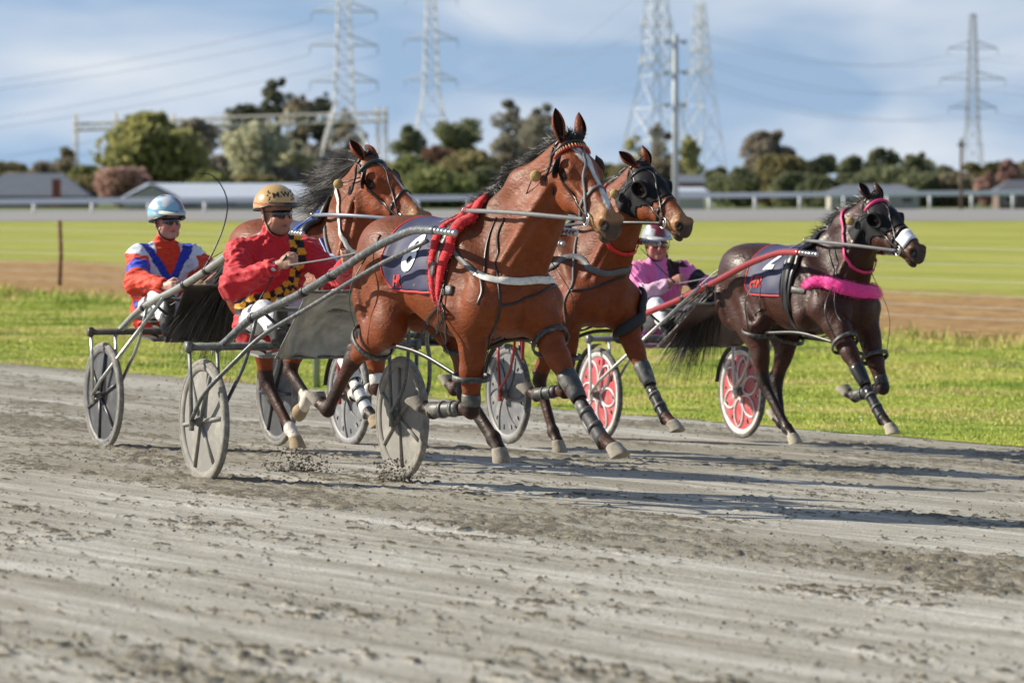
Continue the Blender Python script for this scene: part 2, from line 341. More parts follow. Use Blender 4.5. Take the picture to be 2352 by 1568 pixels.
blades('rough_grass', 16000, 37.5, 40.5, 0.05, 0.16, gm, 2, 1.4, label='longer rough green grass along the edge of the bare earth')
# tiny daisies at the track edge
rnd = random.Random(9); b = MB()
for i in range(900):
    y = rnd.uniform(44, 66); x = rnd.uniform(-0.09, 0.092)*y; u = uw(x, y)
    if not (22.6 < u < 25.2): continue
    if math.sin(x*3)+math.sin(y*1.1) < 0.2: continue
    r = 0.012; z = gz(u)+rnd.uniform(0.05, 0.09)
    b.add([(x-r, y, z), (x, y-r, z), (x+r, y, z), (x, y+r, z), (x, y, z+r*0.7)], [(0,1,4),(1,2,4),(2,3,4),(3,0,4)])
tag(b.build('daisies', mat('daisy_white', (0.75, 0.75, 0.68), 0.7), smooth=False), 'tiny white clover and daisy heads in the grass at the track edge', 'flowers', kind='stuff')
# ================================================================ BODY ENGINE: smooth-union solids -> one continuous surface
def v3(p): return np.array(p, float)
def cone(a, b, ra, rb, sy=1.0, side=(0, 1, 0), k=0.04, op=1):
    """round cone a->b; cross-section scaled by sy along `side`"""
    a = v3(a); b = v3(b); sd_ = v3(side); sd_ = sd_/np.linalg.norm(sd_); rm = max(ra, rb)*max(1, sy)+0.01
    lo = np.minimum(a, b)-rm; hi = np.maximum(a, b)+rm; ab = b-a; L2 = max(ab.dot(ab), 1e-9)
    def fn(X, Y, Z):
        px, py, pz = X-a[0], Y-a[1], Z-a[2]
        t = np.clip((px*ab[0]+py*ab[1]+pz*ab[2])/L2, 0, 1)
        wx, wy, wz = px-t*ab[0], py-t*ab[1], pz-t*ab[2]
        r = ra+(rb-ra)*t
        q = wx*wx+wy*wy+wz*wz
        if sy != 1.0:
            ws = wx*sd_[0]+wy*sd_[1]+wz*sd_[2]; q = q+ws*ws*(1/sy**2-1)
        return (np.sqrt(np.maximum(q, 0))-r)*(min(1.0, sy)*0.5+0.5)
    return (op, k, lo, hi, fn)
def ell(c, r, M=None, k=0.04, op=1):
    c = v3(c); r = v3(r); A = np.array(M) if M is not None else np.eye(3); rm = max(r)
    if M is None: lo, hi = c-r, c+r
    else:
        e = np.sqrt(((A*r)**2).sum(1)); lo, hi = c-e, c+e
    def fn(X, Y, Z):
        px, py, pz = X-c[0], Y-c[1], Z-c[2]
        u = [(px*A[0, i]+py*A[1, i]+pz*A[2, i])/r[i] for i in range(3)]
        k0 = np.sqrt(u[0]**2+u[1]**2+u[2]**2)+1e-6
        k1 = np.sqrt((u[0]/r[0])**2+(u[1]/r[1])**2+(u[2]/r[2])**2)+1e-6
        return k0*(k0-1)/k1
    return (op, k, lo, hi, fn)
def rotm(ax, ang): return np.array(Matrix.Rotation(R(ang), 3, ax))
def xf(prims, M):
    """place primitives given in a local frame (4x4 matrix, uniform scale)"""
    M = np.array(M); s = np.linalg.norm(M[:3, 0]); Q = M[:3, :3]/s; T = M[:3, 3]; out = []
    for op, k, lo, hi, fn in prims:
        cs = np.array([[x, y, z] for x in (lo[0], hi[0]) for y in (lo[1], hi[1]) for z in (lo[2], hi[2])])@(Q.T*s)+T
        def g(X, Y, Z, fn=fn):
            px, py, pz = (X-T[0])/s, (Y-T[1])/s, (Z-T[2])/s
            return s*fn(px*Q[0, 0]+py*Q[1, 0]+pz*Q[2, 0], px*Q[0, 1]+py*Q[1, 1]+pz*Q[2, 1], px*Q[0, 2]+py*Q[1, 2]+pz*Q[2, 2])
        out.append((op, k*s, cs.min(0), cs.max(0), g))
    return out
def solid(prims, h, post=None):
    """evaluate on a grid and extract with surface nets -> V (n,3), F (m,4)"""
    lo = np.min([p[2] for p in prims if p[0] == 1], 0)-3*h-0.02; hi = np.max([p[3] for p in prims if p[0] == 1], 0)+3*h+0.02
    n = np.ceil((hi-lo)/h).astype(int)+1
    G = np.full(n, 0.15, np.float32); ax = [(lo[i]+h*np.arange(n[i])).astype(np.float32) for i in range(3)]
    for op, k, a, b, fn in prims:
        m = k+2*h if op == 1 else k+h
        i0 = np.clip(np.floor((a-m-lo)/h).astype(int), 0, n-1); i1 = np.clip(np.ceil((b+m-lo)/h).astype(int)+1, 1, n)
        if np.any(i1 <= i0): continue
        sl_ = tuple(slice(i0[i], i1[i]) for i in range(3))
        X = ax[0][sl_[0]][:, None, None]; Y = ax[1][sl_[1]][None, :, None]; Z = ax[2][sl_[2]][None, None, :]
        d = fn(X, Y, Z).astype(np.float32); g = G[sl_]
        if op == 1:
            hh = np.maximum(k-np.abs(g-d), 0)/max(k, 1e-6); G[sl_] = np.minimum(g, d)-hh*hh*k*0.25
        else:
            hh = np.maximum(k-np.abs(g+d), 0)/max(k, 1e-6); G[sl_] = np.maximum(g, -d)+hh*hh*k*0.25
    if post is not None: G = post(G, ax)
    S = (G < 0)
    c = np.zeros(tuple(n-1), np.uint8)
    offs = [(i, j, k_) for i in (0, 1) for j in (0, 1) for k_ in (0, 1)]
    for o in offs: c += S[o[0]:n[0]-1+o[0], o[1]:n[1]-1+o[1], o[2]:n[2]-1+o[2]]
    ci = np.argwhere((c > 0) & (c < 8)); idm = np.full(tuple(n-1), -1, np.int32); idm[ci[:, 0], ci[:, 1], ci[:, 2]] = np.arange(len(ci))
    val = np.stack([G[ci[:, 0]+o[0], ci[:, 1]+o[1], ci[:, 2]+o[2]] for o in offs], 1); O = np.array(offs, float)
    acc = np.zeros((len(ci), 3)); cnt = np.zeros(len(ci))
    for a_ in range(8):
        for b_ in range(a_+1, 8):
            if np.abs(O[a_]-O[b_]).sum() != 1: continue
            va, vb = val[:, a_], val[:, b_]; m = (va < 0) != (vb < 0)
            t = np.where(m, va/np.where(m, va-vb, 1), 0); p = O[a_]+(O[b_]-O[a_])*t[:, None]
            acc += p*m[:, None]; cnt += m
    V = lo+h*(ci+acc/cnt[:, None]); F = []
    for axis in range(3):
        sa = [slice(None)]*3; sb = [slice(None)]*3; sa[axis] = slice(0, -1); sb[axis] = slice(1, None)
        A_, B_ = S[tuple(sa)], S[tuple(sb)]; e = np.argwhere(A_ != B_)
        u, w = [(1, 2), (2, 0), (0, 1)][axis]
        e = e[(e[:, u] > 0) & (e[:, w] > 0) & (e[:, u] < n[u]-1) & (e[:, w] < n[w]-1)]
        q = []
        for du, dw in ((-1, -1), (0, -1), (0, 0), (-1, 0)):
            f = e.copy(); f[:, u] += du; f[:, w] += dw; q.append(idm[f[:, 0], f[:, 1], f[:, 2]])
        q = np.stack(q, 1); ins = A_[e[:, 0], e[:, 1], e[:, 2]]
        q[~ins] = q[~ins][:, ::-1]; F.append(q)
    F = np.concatenate(F); F = F[(F >= 0).all(1)]
    return V, F
def relax(V, F, it=2, lam=0.5):
    E_ = np.concatenate([F[:, [0, 1]], F[:, [1, 2]], F[:, [2, 3]], F[:, [3, 0]]]); E_ = np.concatenate([E_, E_[:, ::-1]])
    cnt = np.bincount(E_[:, 0], minlength=len(V)).astype(float)
    for k in range(it*2):
        l_ = lam if k % 2 == 0 else -lam*1.04
        A = np.stack([np.bincount(E_[:, 0], V[E_[:, 1], i], minlength=len(V)) for i in range(3)], 1)/np.maximum(cnt, 1)[:, None]
        V = V+l_*(A-V)
    return V
def solid_obj(name, prims, h, m, parent=None, it=2, post=None, colfn=None):
    V, F = solid(prims, h, post); V = relax(V, F, it)
    me = bpy.data.meshes.new(name); me.vertices.add(len(V)); me.vertices.foreach_set('co', V.astype(np.float32).ravel())
    me.loops.add(len(F)*4); me.loops.foreach_set('vertex_index', F.astype(np.int32).ravel())
    me.polygons.add(len(F)); me.polygons.foreach_set('loop_start', np.arange(len(F), dtype=np.int32)*4); me.polygons.foreach_set('loop_total', np.full(len(F), 4, np.int32))
    me.update(); me.validate(); me.polygons.foreach_set('use_smooth', np.ones(len(me.polygons), bool))
    if m: me.materials.append(m)
    o = bpy.data.objects.new(name, me); COL.objects.link(o)
    if parent is not None: o.parent = parent
    if colfn is not None:
        ca = me.color_attributes.new('Col', 'FLOAT_COLOR', 'POINT'); a = np.ones((len(V), 4), np.float32); a[:, :3] = colfn(V); ca.data.foreach_set('color', a.ravel())
    return o, V, F
def segd(V, a, b):
    a = v3(a); b = v3(b); ab = b-a; t = np.clip(((V-a)@ab)/ab.dot(ab), 0, 1); return np.linalg.norm(V-(a+t[:, None]*ab), axis=1), t
def sstep(x, a, b): t = np.clip((x-a)/(b-a), 0, 1); return t*t*(3-2*t)
def vnoise(V, s, seed=0):
    rs = np.random.RandomState(seed); o = 0
    for i in range(7):
        d = rs.normal(size=3); d /= np.linalg.norm(d); o = o+np.sin((V@d)*s*rs.uniform(0.6, 1.8)+rs.uniform(0, 6.28)+1.3*np.sin(V@np.roll(d, 1)*s*0.7))
    return o/4.0
# ---------------------------------------------------------------- straps lying on a body surface
def bvh_of(o): 
    me = o.data
    return BVHTree.FromPolygons([v.co.copy() for v in me.vertices], [tuple(p.vertices) for p in me.polygons])
def drape(bvh, pts, off=0.006, n=None, snap=True):
    P = bez(pts, n or len(pts)*6) if n != 0 else [Vector(p) for p in pts]; out = []
    for p in P:
        q, no, _, d = bvh.find_nearest(p)
        if snap: out.append((q+no*off, no))
        else:
            out.append((q+no*off, no) if (p-q).dot(no) < off else (p, no))
    # smooth the normals a little
    nn = [x[1] for x in out]; ns = []
    for i in range(len(nn)):
        s = Vector((0, 0, 0))
        for j in range(max(0, i-2), min(len(nn), i+3)): s += nn[j]
        ns.append(s.normalized())
    return [(out[i][0], ns[i]) for i in range(len(out))]
def ribbon(b, path, w, th=0.004, closed=False):
    """flat strap along [(point, normal)]"""
    k = len(path); V = []
    for i, (p, no) in enumerate(path):
        a = path[(i-1) % k][0] if (closed or i > 0) else p; c = path[(i+1) % k][0] if (closed or i < k-1) else p
        t = (c-a).normalized() if (c-a).length > 1e-9 else Vector((1, 0, 0)); s_ = t.cross(no).normalized(); no2 = s_.cross(t).normalized()
        ww = w(i/(k-1)) if callable(w) else w
        for sx_, dz in ((-1, 0), (-0.85, th), (0.85, th), (1, 0)): V.append(p+s_*ww/2*sx_+no2*dz)
    m = k if closed else k-1
    F = [(i*4+j, i*4+(j+1) % 4, ((i+1) % k)*4+(j+1) % 4, ((i+1) % k)*4+j) for i in range(m) for j in range(4)]
    if not closed: F += [(3, 2, 1, 0), ((k-1)*4, (k-1)*4+1, (k-1)*4+2, (k-1)*4+3)]
    b.add(V, F)
def cordn(p, q, sag, n=16): # hanging curve
    p = Vector(p); q = Vector(q); return [p.lerp(q, i/n)-Vector((0, 0, 4*sag*(i/n)*(1-i/n))) for i in range(n+1)]
def girth(bvh, c, ax, a0, a1, n=40, off=0.008, Rr=0.6, up=(0, 0, 1), tilt=0):
    """strap path around the trunk in a plane through c (normal ax) from angle a0 to a1 (deg from up, + to left)"""
    c = Vector(c); ax = Vector(ax).normalized(); u = Vector(up); u = (u-ax*u.dot(ax)).normalized(); s_ = ax.cross(u)*1.0
    out = []
    for i in range(n+1):
        a = R(a0+(a1-a0)*i/n); d = u*math.cos(a)-s_*math.sin(a)*-1
        hit, no, _, dist = bvh.ray_cast(c+d*Rr, -d, Rr)
        if hit is None: continue
        out.append((hit+no*off, no))
    return out
# ================================================================ HORSE
def head_prims():
    P = []
    P += [cone((0.02, 0, -0.07), (0.16, 0, -0.085), 0.066, 0.085, k=0.03)]
    P += [ell((0.140, 0, -0.062), (0.125, 0.097, 0.062), k=0.03)]
    P += [cone((0.14, 0, -0.072), (0.50, 0, -0.066), 0.068, 0.048, sy=0.92, k=0.045)]
    P += [cone((0.20, 0, -0.018), (0.50, 0, -0.022), 0.022, 0.016, sy=1.4, k=0.03)]       # nasal bone
    for s in (-1, 1):
        P += [ell((0.185, s*0.046, -0.158), (0.122, 0.040, 0.112), rotm('Y', 22), k=0.035)]     # jowl
        P += [ell((0.168, s*0.082, -0.045), (0.055, 0.026, 0.028), k=0.02)]                      # brow
        P += [cone((0.20, s*0.082, -0.094), (0.38, s*0.052, -0.070), 0.016, 0.010, k=0.018)]     # facial crest
        P += [cone((0.26, s*0.036, -0.178), (0.48, s*0.024, -0.128), 0.042, 0.028, k=0.035)]     # jaw bar
        P += [cone((0.34, s*0.040, -0.105), (0.50, s*0.034, -0.095), 0.036, 0.030, k=0.03)]      # cheek flesh
        P += [ell((0.553, s*0.042, -0.050), (0.044, 0.028, 0.040), rotm('Y', 15), k=0.018)]      # nostril rim
        P += [ell((0.580, s*0.063, -0.050), (0.027, 0.022, 0.032), rotm('Y', 25), k=0.008, op=-1)]
        P += [ell((0.176, s*0.108, -0.070), (0.028, 0.020, 0.020), k=0.010, op=-1)]              # eye socket
        P += [ell((0.155, s*0.100, -0.020), (0.03, 0.016, 0.016), k=0.015, op=-1)]               # temple hollow
    P += [ell((0.545, 0, -0.078), (0.066, 0.056, 0.054), k=0.025), ell((0.596, 0, -0.092), (0.028, 0.042, 0.038), k=0.02)]
    P += [ell((0.545, 0, -0.146), (0.050, 0.037, 0.024), rotm('Y', 12), k=0.014), cone((0.42, 0, -0.140), (0.52, 0, -0.134), 0.036, 0.030, k=0.02)]
    P += [cone((0.615, 0, -0.126), (0.50, 0.0, -0.118), 0.0055, 0.003, sy=9, k=0.006, op=-1)]   # mouth line
    return P
def ear_mesh(L_=0.165, w=0.036):
    """cupped leaf, base at origin, tip along +z, opening towards +x"""
    V = []; nr, nc = 12, 13
    for i in range(nr+1):
        t = i/nr; rad = w*(math.sin(min(1, (t*0.9+0.13)/0.62)*math.pi/2) if t < 0.5 else math.cos((t-0.5)/0.5*math.pi/2)**0.75*1.0)
        rad = max(rad, 0.002); z = L_*t; opn = 0.55+0.55*t
        for layer in (0, 1):
            for j in range(nc):
                a = math.pi+(-1+2*j/(nc-1))*(math.pi-opn*0.9) ; rr = rad-(0.0045 if layer else 0)
                V.append((rr*math.cos(a)*0.9 - 0.012*t*t*2, rr*math.sin(a)*1.0, z))
    row = nc*2; F = []
    for i in range(nr):
        for j in range(nc-1):
            a = i*row+j; F.append((a, a+1, a+row+1, a+row)); c = i*row+nc+j; F.append((c+1, c, c+row, c+row+1))
        F.append((i*row, i*row+row, i*row+row+nc, i*row+nc)); F.append((i*row+nc-1, i*row+nc+nc-1, i*row+row+nc+nc-1, i*row+row+nc-1))
    return V, F
def strands(b, roots, n, lenf, dirf, w=0.004, seg=6, seed=1, grav=0.3):
    rn = random.Random(seed)
    for i in range(n):
        u = rn.random(); p, sd0 = roots(u, rn); d = Vector(dirf(u, rn)).normalized(); L_ = lenf(u, rn); st = L_/seg; side = d.cross(Vector((rn.uniform(-1, 1), rn.uniform(-1, 1), rn.uniform(-.3, .3)))).normalized()
        pts = [Vector(p)]; cv = Vector((rn.uniform(-.25, .25), rn.uniform(-.25, .25), rn.uniform(-.25, .25)))
        for k in range(seg):
            d = (d+Vector((0, 0, -grav/seg))+cv/seg+Vector((rn.uniform(-.07, .07), rn.uniform(-.07, .07), rn.uniform(-.07, .07)))).normalized(); pts.append(pts[-1]+d*st)
        V = []
        for k, q in enumerate(pts):
            ww = w*(1-0.85*k/seg); V += [q-side*ww, q+side*ww]
        b.add(V, [(2*k, 2*k+1, 2*k+3, 2*k+2) for k in range(seg)])
def sleeve(b, a, c, ra, rc, side, fl=1.0, bulge=0.006, n=20, k=7, open_a=None):
    """boot round a limb segment"""
    a = Vector(a); c = Vector(c); t = (c-a).normalized(); s_ = Vector(side); s_ = (s_-t*s_.dot(t)).normalized(); f = t.cross(s_); V = []
    prof = []
    for i in range(k): prof.append((i/(k-1), 0))
    rows = [(0.0, -0.006)]+[(i/(k-1), bulge*math.sin(math.pi*i/(k-1))) for i in range(k)]+[(1.0, -0.006)]
    for u, e in rows:
        r = ra+(rc-ra)*u+e
        for j in range(n):
            an = 2*math.pi*j/n; V.append(a+t*(c-a).length*u+s_*math.cos(an)*r*fl+f*math.sin(an)*r)
    F = [(i*n+j, i*n+(j+1) % n, (i+1)*n+(j+1) % n, (i+1)*n+j) for i in range(len(rows)-1) for j in range(n)]
    b.add(V, F)
def hoof_frame(fet, hf, side):
    p = (Vector(hf)-Vector(fet)).normalized(); s_ = Vector(side); s_ = (s_-p*s_.dot(p)).normalized(); fp = p.cross(s_)
    return p, s_, fp
def hoof(b, fet, hf, side, flat=None, ang=38):
    p, s_, fp = hoof_frame(fet, hf, side)
    n_ = (p*math.cos(R(ang))-fp*math.sin(R(ang))).normalized() if flat is None else Vector(flat)
    fr = (p.cross(s_)*math.cos(R(ang))+p*math.sin(R(ang))); fr = (fr-n_*fr.dot(n_)).normalized(); sd_ = n_.cross(fr)
    c0 = Vector(fet)+p*0.085; V = []; rows = [(-0.014, 0.036, 0.0, 0.9), (-0.004, 0.044, 0, 1), (0.0, 0.045, 0, 1), (0.03, 0.049, 0.012, 1), (0.066, 0.056, 0.026, 1), (0.073, 0.055, 0.028, 1), (0.073, 0.044, 0.028, 1), (0.060, 0.030, 0.024, 1)]
    N_ = 24
    for dz, r, sh, q in rows:
        for j in range(N_):
            a = 2*math.pi*j/N_; ca, sa = math.cos(a), math.sin(a)
            lenf = 1.12 if ca > 0 else 0.86
            # sole plane tilts: heel shorter
            hz = dz*(1.0 if ca > 0 else 1.0+0.18*ca)
            V.append(c0+n_*hz+fr*(ca*r*lenf+sh)+sd_*sa*r*0.94)
    F = [(i*N_+j, i*N_+(j+1) % N_, (i+1)*N_+(j+1) % N_, (i+1)*N_+j) for i in range(len(rows)-1) for j in range(N_)]
    F += [tuple(range(N_))[::-1], tuple(range((len(rows)-1)*N_, len(rows)*N_))]
    b.add(V, F)
def make_horse(C):
    """C: dict with pose and colours; builds in local coords (X forward, Y left, Z up)"""
    root = empty('horse', C['loc'], C['rz'], C['label'], 'horse', 'harness horses racing on the grey track')
    tx = C.get('tx', 0.0); J = {k: v3(v) for k, v in C['J'].items()}
    poll, muz = J['poll'], J['muz']; xh = muz-poll; hl = np.linalg.norm(xh); xh = xh/hl
    yh = np.cross([0, 0, 1], [xh[0], xh[1], 0]); yh /= np.linalg.norm(yh)
    rl = R(C.get('roll', 0)); zh = np.cross(xh, yh); yh = yh*math.cos(rl)+zh*math.sin(rl); zh = np.cross(xh, yh)
    s = C.get('hs', 1.0); HM = np.eye(4); HM[:3, 0] = xh*s; HM[:3, 1] = yh*s; HM[:3, 2] = zh*s; HM[:3, 3] = poll
    HMm = Matrix(HM.tolist()); hp = lambda x, y, z: HMm @ Vector((x, y, z))
    T = lambda x, y, z: (x+tx, y, z)
    dz = C.get('dz', 0.0); T2 = lambda x, y, z: (x+tx, y, z+dz)
    P = []
    P += [ell(T2(0.24, 0, 1.172), (0.50, 0.268, 0.308), rotm('Y', 3), k=0.09)]
    P += [ell(T2(-0.12, 0, 1.225), (0.50, 0.24, 0.238), rotm('Y', 8), k=0.09)]
    P += [cone(T2(0.42, 0, 1.47), T2(0.10, 0, 1.41), 0.065, 0.07, sy=0.8, k=0.08)]
    P += [cone(T2(0.12, 0, 1.35), T2(-0.45, 0, 1.39), 0.12, 0.13, k=0.08)]
    for q in (-1, 1):
        P += [ell(T2(-0.42, q*0.10, 1.33), (0.29, 0.16, 0.185), rotm('Y', 8), k=0.07)]
        P += [ell(T2(-0.585, q*0.125, 1.13), (0.145, 0.125, 0.25), rotm('Y', -8), k=0.06)]
        P += [cone(T2(0.40, q*0.125, 1.42), T2(0.70, q*0.165, 1.08), 0.075, 0.11, k=0.07)]      # shoulder blade
        P += [cone(T2(0.34, q*0.15, 1.36), T2(0.50, q*0.185, 1.02), 0.09, 0.12, k=0.06)]
        P += [ell(T2(0.79, q*0.085, 1.05), (0.095, 0.098, 0.135), k=0.05)]                      # pectorals
        P += [ell(T2(-0.27, q*0.215, 1.28), (0.07, 0.045, 0.07), k=0.05)]                      # point of hip
    P += [cone(T2(-0.66, 0, 1.385), T2(-0.78, 0, 1.34), 0.05, 0.03, k=0.04)]
    P += [ell(T2(0.68, 0, 1.08), (0.17, 0.19, 0.2), k=0.07)]
    # neck
    mid = (v3(T2(0.56, 0, 1.26))+poll)/2; thr = poll+zh*-0.145*s+xh*0.035
    nb = v3(T2(0.56, 0, 1.255)); nsd = np.array([0, 1, 0.])
    nm = nb*0.5+thr*0.5+np.array([0.015, 0, -0.01]); nm[1] = nb[1]*.55+thr[1]*.45
    P += [cone(nb, nm, 0.248, 0.165, sy=0.58, k=0.09), cone(nm, thr, 0.165, 0.114, sy=0.62, k=0.07)]
    wt = v3(T2(0.36, 0, 1.475)); cm = wt*0.5+poll*0.5+np.array([-0.045, 0, 0.0])
    P += [cone(wt, cm, 0.07, 0.06, sy=0.8, k=0.10), cone(cm, poll+zh*-0.05, 0.06, 0.05, k=0.09)]
    for q in (-1, 1):                                                            # jugular groove muscles
        P += [cone(v3(T2(0.74, q*0.10, 1.18)), thr+v3((0.02, q*0.045, -0.03)), 0.07, 0.045, k=0.05)]
    P += xf(head_prims(), HM)
    sides = {'F': (0, 1, 0)}
    legs = {}
    for q, sN in ((-1, 'R'), (1, 'L')):
        e, kn, ft, hf = J['F'+sN+'e'], J['F'+sN+'k'], J['F'+sN+'f'], J['F'+sN+'h']
        sd_ = np.cross(np.cross(kn-e, [0, 1, 0]), kn-e); sd_ = sd_/np.linalg.norm(sd_); legs['F'+sN] = (e, kn, ft, hf)
        P += [cone(T2(0.72, q*0.155, 1.06), e, 0.115, 0.09, k=0.06)]
        P += [cone(e, e*0.45+kn*0.55, 0.092, 0.062, sy=0.85, k=0.05), cone(e*0.45+kn*0.55, kn, 0.060, 0.040, k=0.04)]
        fwd = np.cross(sd_, (kn-e)/np.linalg.norm(kn-e)); fwd = -fwd if fwd[0] < 0 else fwd
        P += [ell(e*0.75+kn*0.25+fwd*0.03, (0.062, 0.06, 0.12), k=0.05)]
        P += [ell(kn, (0.044, 0.044, 0.054), k=0.025)]
        cu = (ft-kn)/np.linalg.norm(ft-kn); bk = np.cross([0, 1, 0], cu); bk = bk/np.linalg.norm(bk)
        if np.dot(bk, hf-ft) > 0 and False: bk = -bk
        # tendon side = opposite of the front of the cannon
        fr = np.cross(cu, [0, 1, 0])
        P += [cone(kn, ft, 0.033, 0.027, sy=0.9, k=0.02), cone(kn-fr*0.022, ft-fr*0.024, 0.022, 0.020, k=0.02)]
        P += [ell(ft-fr*0.008, (0.040, 0.036, 0.040), k=0.02), cone(ft, ft+(hf-ft)/np.linalg.norm(hf-ft)*0.095, 0.031, 0.038, k=0.02)]
        hpnt, st_, hk, ft, hf = J['H'+sN+'p'], J['H'+sN+'s'], J['H'+sN+'k'], J['H'+sN+'f'], J['H'+sN+'h']
        legs['H'+sN] = (st_, hk, ft, hf)
        P += [cone(hpnt, st_, 0.175, 0.115, sy=0.72, k=0.08)]
        P += [cone(v3(T2(-0.56, q*0.135, 1.10)), (st_*0.55+hk*0.45), 0.13, 0.072, sy=0.7, k=0.07)]
        P += [cone(st_, st_*0.4+hk*0.6, 0.105, 0.055, sy=0.75, k=0.06), cone(st_*0.4+hk*0.6, hk, 0.055, 0.042, k=0.04)]
        tb = (hk-st_)/np.linalg.norm(hk-st_); cn = (ft-hk)/np.linalg.norm(ft-hk)
        frt = np.cross(tb, [0, 1, 0]); ph = hk-frt*0.070-tb*0.035                 # point of hock
        P += [cone(st_*0.5+hk*0.5-frt*0.045, ph, 0.032, 0.022, k=0.03), cone(ph, hk+cn*0.06, 0.027, 0.030, k=0.02), ell(hk, (0.046, 0.040, 0.055), k=0.025)]
        fr = np.cross(cn, [0, 1, 0])
        P += [cone(hk, ft, 0.036, 0.029, sy=0.9, k=0.02), cone(hk-fr*0.026, ft-fr*0.026, 0.024, 0.021, k=0.02)]
        P += [ell(ft-fr*0.01, (0.043, 0.038, 0.043), k=0.02), cone(ft, ft+(hf-ft)/np.linalg.norm(hf-ft)*0.095, 0.032, 0.040, k=0.02)]
    for q in (-1, 1):                                                            # furrows between the muscles
        P += [cone(T2(0.40, q*0.240, 1.42), T2(0.62, q*0.262, 1.18), 0.010, 0.012, k=0.06, op=-1), cone(T2(0.27, q*0.315, 1.34), T2(0.44, q*0.285, 0.96), 0.012, 0.020, k=0.05, op=-1)]
        P += [cone(T2(-0.60, q*0.262, 1.24), T2(-0.50, q*0.235, 0.98), 0.012, 0.012, k=0.045, op=-1), cone(T2(-0.24, q*0.285, 1.16), T2(-0.10, q*0.26, 0.99), 0.018, 0.018, k=0.06, op=-1)]
        P += [cone(v3(T2(0.80, q*0.150, 1.22)), thr+v3((0.03, q*0.085, -0.12)), 0.014, 0.008, k=0.04, op=-1)]
    P += [cone(T2(0.905, 0, 1.14), T2(0.87, 0, 0.92), 0.022, 0.018, k=0.05, op=-1)]
    base = np.array(C['coat']); dark = np.array(C.get('points', (0.018, 0.012, 0.010)))
    HI = np.linalg.inv(HM)
    def colfn(V):
        c = np.tile(base, (len(V), 1)); nz_ = vnoise(V, 14, 3); nb_ = vnoise(V, 4, 5)
        c = c*(1+0.10*nb_)[:, None]
        # brown barrel/back a little darker than the legs (clipped coat)
        tr = sstep(V[:, 2]+0.05*nz_, 1.12, 1.32)*sstep(V[:, 0]-tx, -0.75, -0.3)*sstep(-(V[:, 0]-tx), -0.95, -0.6)
        c = c*(1-tr[:, None])+c*np.array(C.get('backmul', (0.74, 0.86, 1.05)))*tr[:, None]
        for nm, (a_, b_, f_, h_) in legs.items():
            d1, t1 = segd(V, a_, b_); d2, t2 = segd(V, b_, f_); d3, t3 = segd(V, f_, h_); rr = 0.10 if nm[0] == 'F' else 0.105
            m = np.maximum(sstep(t1+nz_*0.10, *(0.72, 1.05))*(d1 < rr), np.maximum((d2 < 0.085), (d3 < 0.085)).astype(float))
            m = m*np.clip(0.92+0.12*nz_, 0, 1); c = c*(1-m[:, None])+dark*m[:, None]
            if nm in C.get('sock', {}):
                fr_ = C['sock'][nm]; w_ = np.maximum(sstep(t2+nz_*0.04, fr_, fr_+0.08)*(d2 < .08)*(t2 > 0.02), (d3 < 0.085)*(t3 > 0.0))*1.0
                c = c*(1-w_[:, None])+np.array((0.62, 0.57, 0.50))*w_[:, None]
        H_ = (V-HM[:3, 3])@HI[:3, :3].T
        inh = (H_[:, 0] > -0.08) & (np.abs(H_[:, 1]) < 0.16) & (H_[:, 2] > -0.3) & (H_[:, 2] < 0.06) & (H_[:, 0] < 0.68)
        tan = sstep(H_[:, 0]+nz_*0.02, 0.40, 0.52)*inh; tc_ = np.array(C.get('muzcol', (0.30, 0.15, 0.065))); c = c*(1-tan[:, None])+tc_*tan[:, None]
        ms = sstep(H_[:, 0]-0.3*(H_[:, 2]+0.06), 0.555, 0.59)*inh; c = c*(1-ms[:, None]*0.9)+np.array((0.05, 0.035, 0.03))*ms[:, None]*0.9
        ns = np.zeros(len(V))
        for q in (-1, 1): ns = np.maximum(ns, 1-sstep(np.linalg.norm((H_-np.array((0.585, q*0.058, -0.050)))/np.array((1, 1, 1.25)), axis=1), 0.022, 0.030))
        c = c*(1-ns[:, None])+np.array((0.006, 0.004, 0.004))*ns[:, None]
        if C.get('blaze'):
            x, y = H_[:, 0], H_[:, 1]; wd = np.interp(x, [t[0] for t in C['blaze']], [t[1] for t in C['blaze']]); cy = np.interp(x, [t[0] for t in C['blaze']], [t[2] for t in C['blaze']])
            m = sstep(wd-np.abs(y-cy)+nz_*0.003, -0.002, 0.004)*inh*(H_[:, 2] > -0.055)*(wd > 0.001); c = c*(1-m[:, None])+np.array((0.62, 0.60, 0.57))*m[:, None]
        for q in (-1, 1):
            ed = np.linalg.norm((H_-np.array((0.176, q*0.092, -0.070)))/np.array((1.25, 1.3, 1)), axis=1); e_ = 1-sstep(ed, 0.026, 0.036); c = c*(1-0.9*e_[:, None])+np.array((0.012, 0.008, 0.007))*0.9*e_[:, None]
        # crest hair roots
        d1, t1 = segd(V, wt+v3((0, 0, .05)), cm+v3((-.035, 0, .035))); d2, t2 = segd(V, cm+v3((-.035, 0, .035)), poll)
        m = (1-sstep(np.minimum(d1, d2), 0.025, 0.05)); c = c*(1-m[:, None])+dark*m[:, None]
        return np.clip(c, 0, 1)
    hm = mat('coat_'+C['key'], (0.2, 0.06, 0.02), C.get('rough', 0.55), var=0.20, vs=26, bump=0.006, bs=75, spec=0.28, attr=True, stretch=(0.5, 1, 1))
    body, V, F = solid_obj('body', P, C.get('h', 0.0095), hm, root, it=2, colfn=colfn)
    bvh = bvh_of(body)
